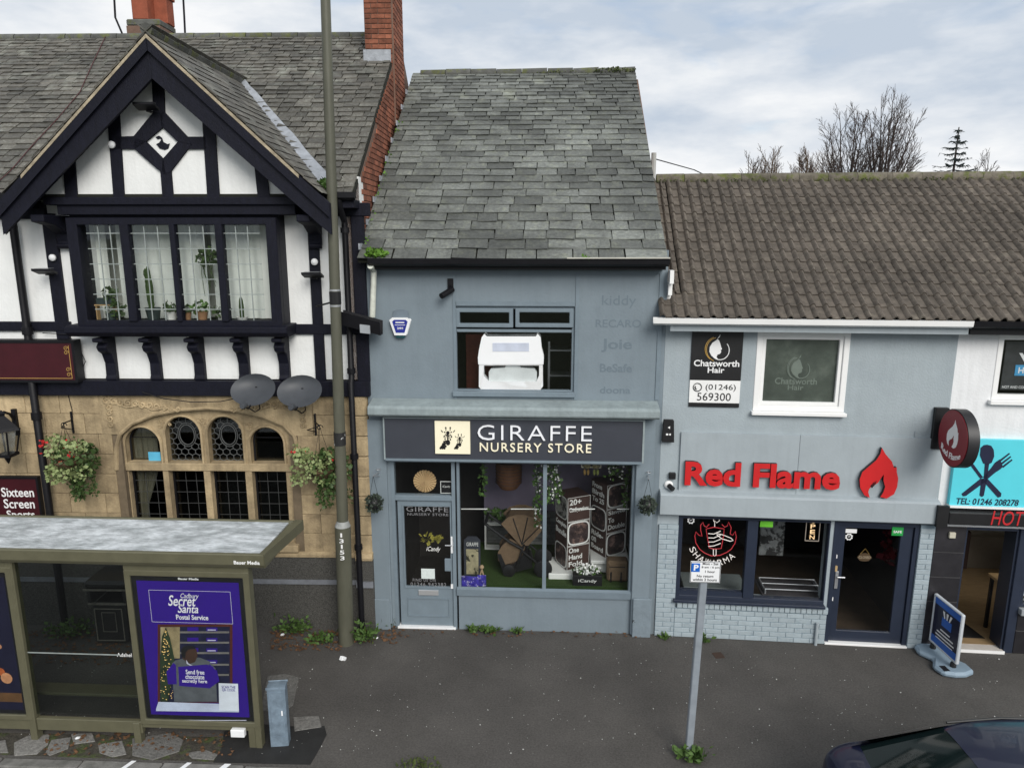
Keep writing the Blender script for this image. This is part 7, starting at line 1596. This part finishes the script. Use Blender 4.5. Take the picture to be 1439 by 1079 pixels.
for sg in (-1, 1):
    strip([(.42, sg * .76, .985 + ZR), (1.3, sg * .80, .985 + ZR), (2.3, sg * .81, .965 + ZR), (3.28, sg * .76, .945 + ZR)], [(1.03, sg * .545, 1.33 + ZR), (1.5, sg * .60, 1.385 + ZR), (2.1, sg * .60, 1.385 + ZR), (2.55, sg * .555, 1.33 + ZR)], 'side_window', m_cglass)
    strip([(.30, sg * .70, 1.0 + ZR), (.52, sg * .79, .99 + ZR)], [(.99, sg * .50, 1.395 + ZR), (1.12, sg * .57, 1.37 + ZR)], 'rear_pillar', m_car, .02); strip([(3.2, sg * .80, .955 + ZR), (3.4, sg * .70, .96 + ZR)], [(2.5, sg * .58, 1.385 + ZR), (2.6, sg * .5, 1.39 + ZR)], 'front_pillar', m_car, .02)
    MB().tube([(1.08, sg * .545, 1.375 + ZR), (1.6, sg * .592, 1.402 + ZR), (2.2, sg * .592, 1.402 + ZR), (2.55, sg * .545, 1.36 + ZR)], .012, 6).build('roof_trim', m_trim, car, smooth=True)
    MB().add([(.04, sg * .50, .64 + ZR), (.085, sg * .70, .64 + ZR), (.26, sg * .835, .66 + ZR), (.25, sg * .825, .83 + ZR), (.085, sg * .69, .84 + ZR), (.045, sg * .50, .83 + ZR), (.14, sg * .48, .64 + ZR), (.14, sg * .48, .82 + ZR), (.27, sg * .7, .66 + ZR), (.27, sg * .7, .82 + ZR)], [(0, 1, 4, 5), (1, 2, 3, 4), (5, 4, 3, 9, 7), (0, 6, 8, 2, 1), (0, 5, 7, 6), (2, 8, 9, 3)]).build('tail_light', M('tail_red', (.28, .01, .015), .15, .1, 8, spec=.6, coat=.6), car)
    MB().add([(4.40, sg * .40, .60 + ZR), (4.3, sg * .70, .6 + ZR), (4.05, sg * .82, .66 + ZR), (4.05, sg * .8, .76 + ZR), (4.28, sg * .68, .74 + ZR), (4.37, sg * .4, .72 + ZR)], [(0, 1, 4, 5), (1, 2, 3, 4), (0, 5, 4, 3, 2, 1)]).build('headlight', m_alu, car)
    MB().ball((3.05, sg * .98, 1.0 + ZR), .1, sc=(.7, 1, .7)).build('mirror', m_car, car, smooth=True)
    for x in (.85, 3.55):
        w = MB().lathe((x, sg * .86 - (.2 if sg > 0 else 0), ZR + .31), [(.2, 0), (.30, .01), (.31, .04), (.31, .16), (.30, .19), (.2, .2)], 24, 'v').build('wheel', m_trim, car, smooth=True)
        MB().lathe((x, sg * .865 - (.0 if sg > 0 else .0) - .005, ZR + .31), [(.19, 0), (.19, .01)], 20, 'v').build('rim', m_alu, w)
MB().box(-.03, .02, -.5, .5, .40 + ZR, .58 + ZR).build('bumper', m_car, car, bevel=.02); MB().box(-.012, .012, -.26, .26, .66 + ZR, .77 + ZR).build('number_plate', M('yellow_plate', (.6, .45, .03), .5), car)
# parcel shelf and headrests under the rear glass are not seen
# ------------------------------------------------------------------ weeds, litter, trees
m_weed = M('weed_leaf', (.055, .105, .02), .7, .35, 20)
def weed(px, py, rx, h, n, lab, size=.07, fr=WORLD, mat=None, seed=0):
    u, v = fr.gr(px, py); rng = random.Random(px * 7 + seed); t = T('weed', lab, 'weed', fr, (u, v, 0), 'weeds growing along the pavement'); mb = MB()
    for k in range(n):
        a = rng.uniform(0, 6.28); r = rng.uniform(0, 1) ** .7 * rx; x, y = u + r * math.cos(a), v + r * .5 * math.sin(a); hh = h * rng.uniform(.35, 1)
        d = Vector((rng.gauss(0, .5), rng.gauss(0, .4) - .15, 1)).normalized(); p = Vector((x, y, 0)) + d * hh * rng.uniform(.2, 1); s = size * rng.uniform(.6, 1.4)
        b = d.cross(Vector((rng.gauss(0, 1), rng.gauss(0, 1), .2))).normalized(); e = (d * .6 + Vector((rng.gauss(0, .6), rng.gauss(0, .6), rng.uniform(-.3, .4)))).normalized()
        mb.add([p, p + e * s * .5 + b * s * .3, p + e * s, p + e * s * .5 - b * s * .3], [(0, 1, 2, 3)])
    mb.build('leaves', mat or m_weed, t); mb = MB()
    for k in range(max(4, n // 25)):
        a = rng.uniform(0, 6.28); r = rng.uniform(0, 1) * rx; mb.tube([(u + r * math.cos(a), v + r * .4 * math.sin(a), 0), (u + r * 1.1 * math.cos(a), v + r * .5 * math.sin(a) - .02, h * rng.uniform(.5, .9))], .004, 4)
    mb.build('stems', m_leafd, t)
weed(412, 888, .22, .26, 150, 'leafy weed at the foot of the pub wall left of the lamp post'); weed(452, 903, .2, .2, 110, 'low weed at the left foot of the lamp post')
weed(514, 902, .15, .4, 170, 'tall leafy weed between the lamp post and the shop'); weed(537, 880, .1, .16, 60, 'small weed in the corner beside the shop pilaster')
weed(548, 880, .1, .12, 50, 'tiny weed left of the shop door step'); weed(664, 887, .09, .09, 60, 'small weed under the shop stallriser nearest the door'); weed(690, 888, .14, .09, 90, 'wide weed under the shop stallriser left of centre'); weed(727, 890, .06, .08, 40, 'small round weed under the middle of the stallriser')
weed(973, 1066, .14, .18, 160, 'grassy weed at the foot of the parking sign post', .08); weed(988, 902, .04, .14, 40, 'slim weed at the brick wall behind the parking sign')
weed(100, 893, .3, .3, 200, 'dark green weed beside the litter bin'); weed(934, 897, .08, .05, 30, 'tiny weed at the left foot of the takeaway wall')
weed(590, 1077, .25, .05, 160, 'mossy patch at the kerb edge in front of the shop', .04, mat=m_moss)
# leaf litter and crumbs: nobody could count them
rng = random.Random(5); mb = MB(); mb2 = MB()
def flake(mb, x, y, s, h=.012):
    a = rng.uniform(0, 6.28); pts = [Vector((x + s * rng.uniform(.5, 1) * math.cos(a + q), y + s * rng.uniform(.4, .9) * math.sin(a + q), rng.uniform(.004, h))) for q in (0, 1.4, 2.8, 4.4)]; mb.add(pts + [p + Vector((0, 0, .003)) for p in pts], [(3, 2, 1, 0), (4, 5, 6, 7), (0, 1, 5, 4), (1, 2, 6, 5), (2, 3, 7, 6), (3, 0, 4, 7)])
for px0, px1, py0, py1, n in ((380, 480, 885, 915, 220), (495, 560, 880, 905, 90), (40, 190, 885, 935, 240), (60, 330, 1030, 1062, 120), (560, 900, 884, 896, 70)):
    for k in range(n): x, y = gpt(rng.uniform(px0, px1), rng.uniform(py0, py1)); flake(mb, x, y, rng.uniform(.012, .04), .03)
mb.solo('leaf_litter', m_leafr, 'brown dead leaves gathered at the foot of the walls and by the kerb', 'leaves', WORLD, (0, 9, 0), kind='stuff')
mb = MB()
for k in range(420):
    x, y = gpt(rng.uniform(0, 1439), rng.uniform(895, 1060)); flake(mb, x, y, rng.choice((.004, .005, .006, .008, .012)))
mb.solo('pavement_litter', M('crumb_white', (.5, .5, .48), .8, .2, 30), 'pale crumbs and gum specks scattered over the pavement', 'litter', WORLD, (0, 8, 0), kind='stuff')
for (px, py, s, lab) in ((482, 927, .05, 'crumpled white paper scrap in front of the lamp post'), (397, 893, .035, 'small white paper scrap at the foot of the pub wall'), (528, 897, .035, 'white paper scrap by the tall weed'), (109, 1038, .03, 'crumpled white scrap under the bus shelter')):
    x, y = gpt(px, py); mb = MB().ball((x, y, s * .5), s, 7, 4, (1, .8, .5)); mb.v = [(a + rng.uniform(-.2, .2) * s, b + rng.uniform(-.2, .2) * s, max(.004, c + rng.uniform(-.2, .2) * s)) for a, b, c in mb.v]; mb.solo('paper_scrap', m_white, lab, 'litter', WORLD, (x, y, 0), group='paper scraps on the pavement')
# bare trees beyond the roofs
m_bark = M('bark', (.06, .045, .04), .9, .3, 6); m_bark2 = M('brown_twigs', (.10, .065, .04), .9, .3, 4)
def bare_tree(px, Y, top_py, crown_px, lab, seed, stems=1, mat=m_bark, limbs=7, twig=.013):
    """a short trunk, then rising limbs that fork again and again into fine twigs"""
    rng = random.Random(seed); x = (px - CX) / FPX * Y * 1.02; H_ = CAMH + Y * math.tan(math.atan((CY - top_py) / FPX) - PITCH); wid = crown_px / FPX * Y * .5
    t = T('bare_tree', lab, 'tree', WORLD, (x, Y, 0), 'bare trees beyond the roofs'); tr_ = MB(); cr = MB()
    def rod(p0, p1, bow, r0, r1, n=4, sides=4):
        """a bowed branch; returns its points"""
        mid = p0.lerp(p1, .5) + bow; pts = []
        for k in range(n + 1):
            f = k / n; q = p0.lerp(mid, f).lerp(mid.lerp(p1, f), f); pts.append(q + Vector((rng.gauss(0, .02), rng.gauss(0, .02), 0)) * (1 if 0 < k < n else 0))
        cr.tube(pts, [r0 + (r1 - r0) * k / n for k in range(n + 1)], sides); return pts
    def along(pts, f):
        k = min(len(pts) - 2, int(f * (len(pts) - 1))); return pts[k].lerp(pts[k + 1], f * (len(pts) - 1) - k), (pts[k + 1] - pts[k]).normalized()
    def side(d, amt):
        o = d.orthogonal().normalized(); o2 = d.cross(o); a = rng.uniform(0, 6.28); return (d + (o * math.cos(a) + o2 * math.sin(a)) * amt + Vector((0, 0, .22))).normalized()
    for s in range(stems):
        off = (s - (stems - 1) / 2) * wid * .9; b0 = Vector((x + off, Y, 0)); fz = H_ * .5; fork = Vector((x + off * 1.05, Y, fz)); wd = wid if stems == 1 else wid * .62
        tr_.tube([b0, b0.lerp(fork, .5) + Vector((rng.uniform(-.1, .1), 0, 0)), fork], [H_ * .017, H_ * .014, H_ * .011], 8)
        for k in range(limbs):
            az = k * 2.399 + rng.uniform(-.3, .3); el = (k + .3) / limbs; th_ = R(78) * el ** .8
            end = fork + Vector((math.cos(az) * math.sin(th_) * wd, math.sin(az) * math.sin(th_) * wd, (H_ - fz) * math.cos(th_ * .82) * rng.uniform(.88, 1.0)))
            L1 = (end - fork).length; pts = rod(fork - Vector((0, 0, rng.random() * fz * .1)), end, Vector((0, 0, L1 * .1 * math.sin(th_))), H_ * .0062, twig * .8, 6, 5)
            for q in range(9):
                f = .18 + .8 * q / 9 + rng.uniform(-.03, .03); p, d = along(pts, min(.99, f)); L2 = L1 * (.5 - .36 * f) * rng.uniform(.8, 1.2); d2 = side(d, .62); pts2 = rod(p, p + d2 * L2, Vector((0, 0, L2 * -.06)), max(twig, H_ * .0026 * (1.1 - f)), twig * .7)
                for w in range(6):
                    f2 = .2 + .78 * w / 6; p3, d3 = along(pts2, f2); L3 = L2 * (.55 - .3 * f2) * rng.uniform(.7, 1.2); d4 = side(d3, .6); pts3 = rod(p3, p3 + d4 * L3, Vector((0, 0, 0)), twig * .8, twig * .5, 2, 3)
                    for v in range(2): p5, d5 = along(pts3, .35 + .4 * v); rod(p5, p5 + side(d5, .6) * L3 * .45, Vector((0, 0, 0)), twig * .6, twig * .4, 1, 3)
    k = H_ / max(v[2] for v in cr.v)
    for m_ in (tr_, cr): m_.v = [(a, b, c * k) for a, b, c in m_.v]
    tr_.build('trunk', mat, t); cr.build('crown', mat, t)
bare_tree(1165, 38, 140, 145, 'broad bare tree left of the tallest bare tree above the brown roof', 3, 1, limbs=11)
bare_tree(1212, 37, 116, 100, 'tallest bare tree above the brown roof', 21, 1, limbs=11)
bare_tree(1085, 46, 200, 100, 'low brown bare tree left of the large bare trees', 5, 2, m_bark2, limbs=8)
bare_tree(1050, 50, 208, 55, 'small hazy bare shrub leftmost of the trees', 9, 2, m_bark, limbs=8)
bare_tree(1122, 48, 206, 60, 'brown bare shrub at the foot of the large bare trees', 14, 2, m_bark2, limbs=8)
bare_tree(1347, 44, 208, 62, 'small bare tree right of the conifer', 12, 1, limbs=8)
# conifer
Y = 42; x = (1303 - CX) / FPX * Y * 1.02; H_ = CAMH + Y * math.tan(math.atan((CY - 179) / FPX) - PITCH); rng = random.Random(2)
t = T('conifer', 'sparse dark conifer standing above the brown roof', 'tree', WORLD, (x, Y, 0)); MB().tube([(x, Y, 0), (x + .1, Y, H_)], [.22, .03], 7).build('trunk', m_bark, t); mb = MB()
for k in range(22):
    f = k / 21; z = H_ - .15 - f * H_ * .55; L = .2 + 3.2 * f
    for j in range(6):
        a = rng.uniform(0, 6.28); l = L * rng.uniform(.55, 1.1); d = Vector((math.cos(a), math.sin(a), -.12)); p0 = Vector((x + .1 * (1 - f), Y, z)); pts = [p0, p0 + d * l * .5 + Vector((0, 0, -.05)), p0 + d * l + Vector((0, 0, .12 * l))]; mb.tube(pts, [.03, .02, .008], 3)
        for q in range(int(8 + l * 9)):
            s = rng.uniform(.15, 1); b0 = pts[0].lerp(pts[1], s * 2) if s < .5 else pts[1].lerp(pts[2], s * 2 - 1); e = Vector((rng.gauss(0, .6), rng.gauss(0, .6), -.5 + rng.gauss(0, .3))).normalized() * rng.uniform(.12, .3); w = d.cross(e).normalized() * .03
            mb.add([b0 - w, b0 + w, b0 + e], [(0, 1, 2)])
mb.build('crown', M('needles', (.025, .035, .035), .8, .3, 5), t)
# pole and wire behind the takeaway roof
Y = 13.5; q0, q1 = WORLD.at(918, 250, Y), WORLD.at(919, 215, Y)
t = T('wire_pole', 'pale pole with an overhead wire behind the takeaway roof', 'pole', WORLD, (q0[0], Y, 0)); MB().tube([(q0[0], Y, 0), (q1[0], Y, q1[1])], .045, 8).build('pole', M('pale_pole', (.4, .4, .38), .7), t, smooth=True); e = WORLD.at(1015, 242, Y + 6); MB().tube([(q1[0], Y, q1[1] - .1), ((q1[0] + e[0]) / 2, Y + 3, (q1[1] + e[1]) / 2 - .12), (e[0] + 4, Y + 12, e[1] - .9)], .012, 4).build('wire', m_iron, t)
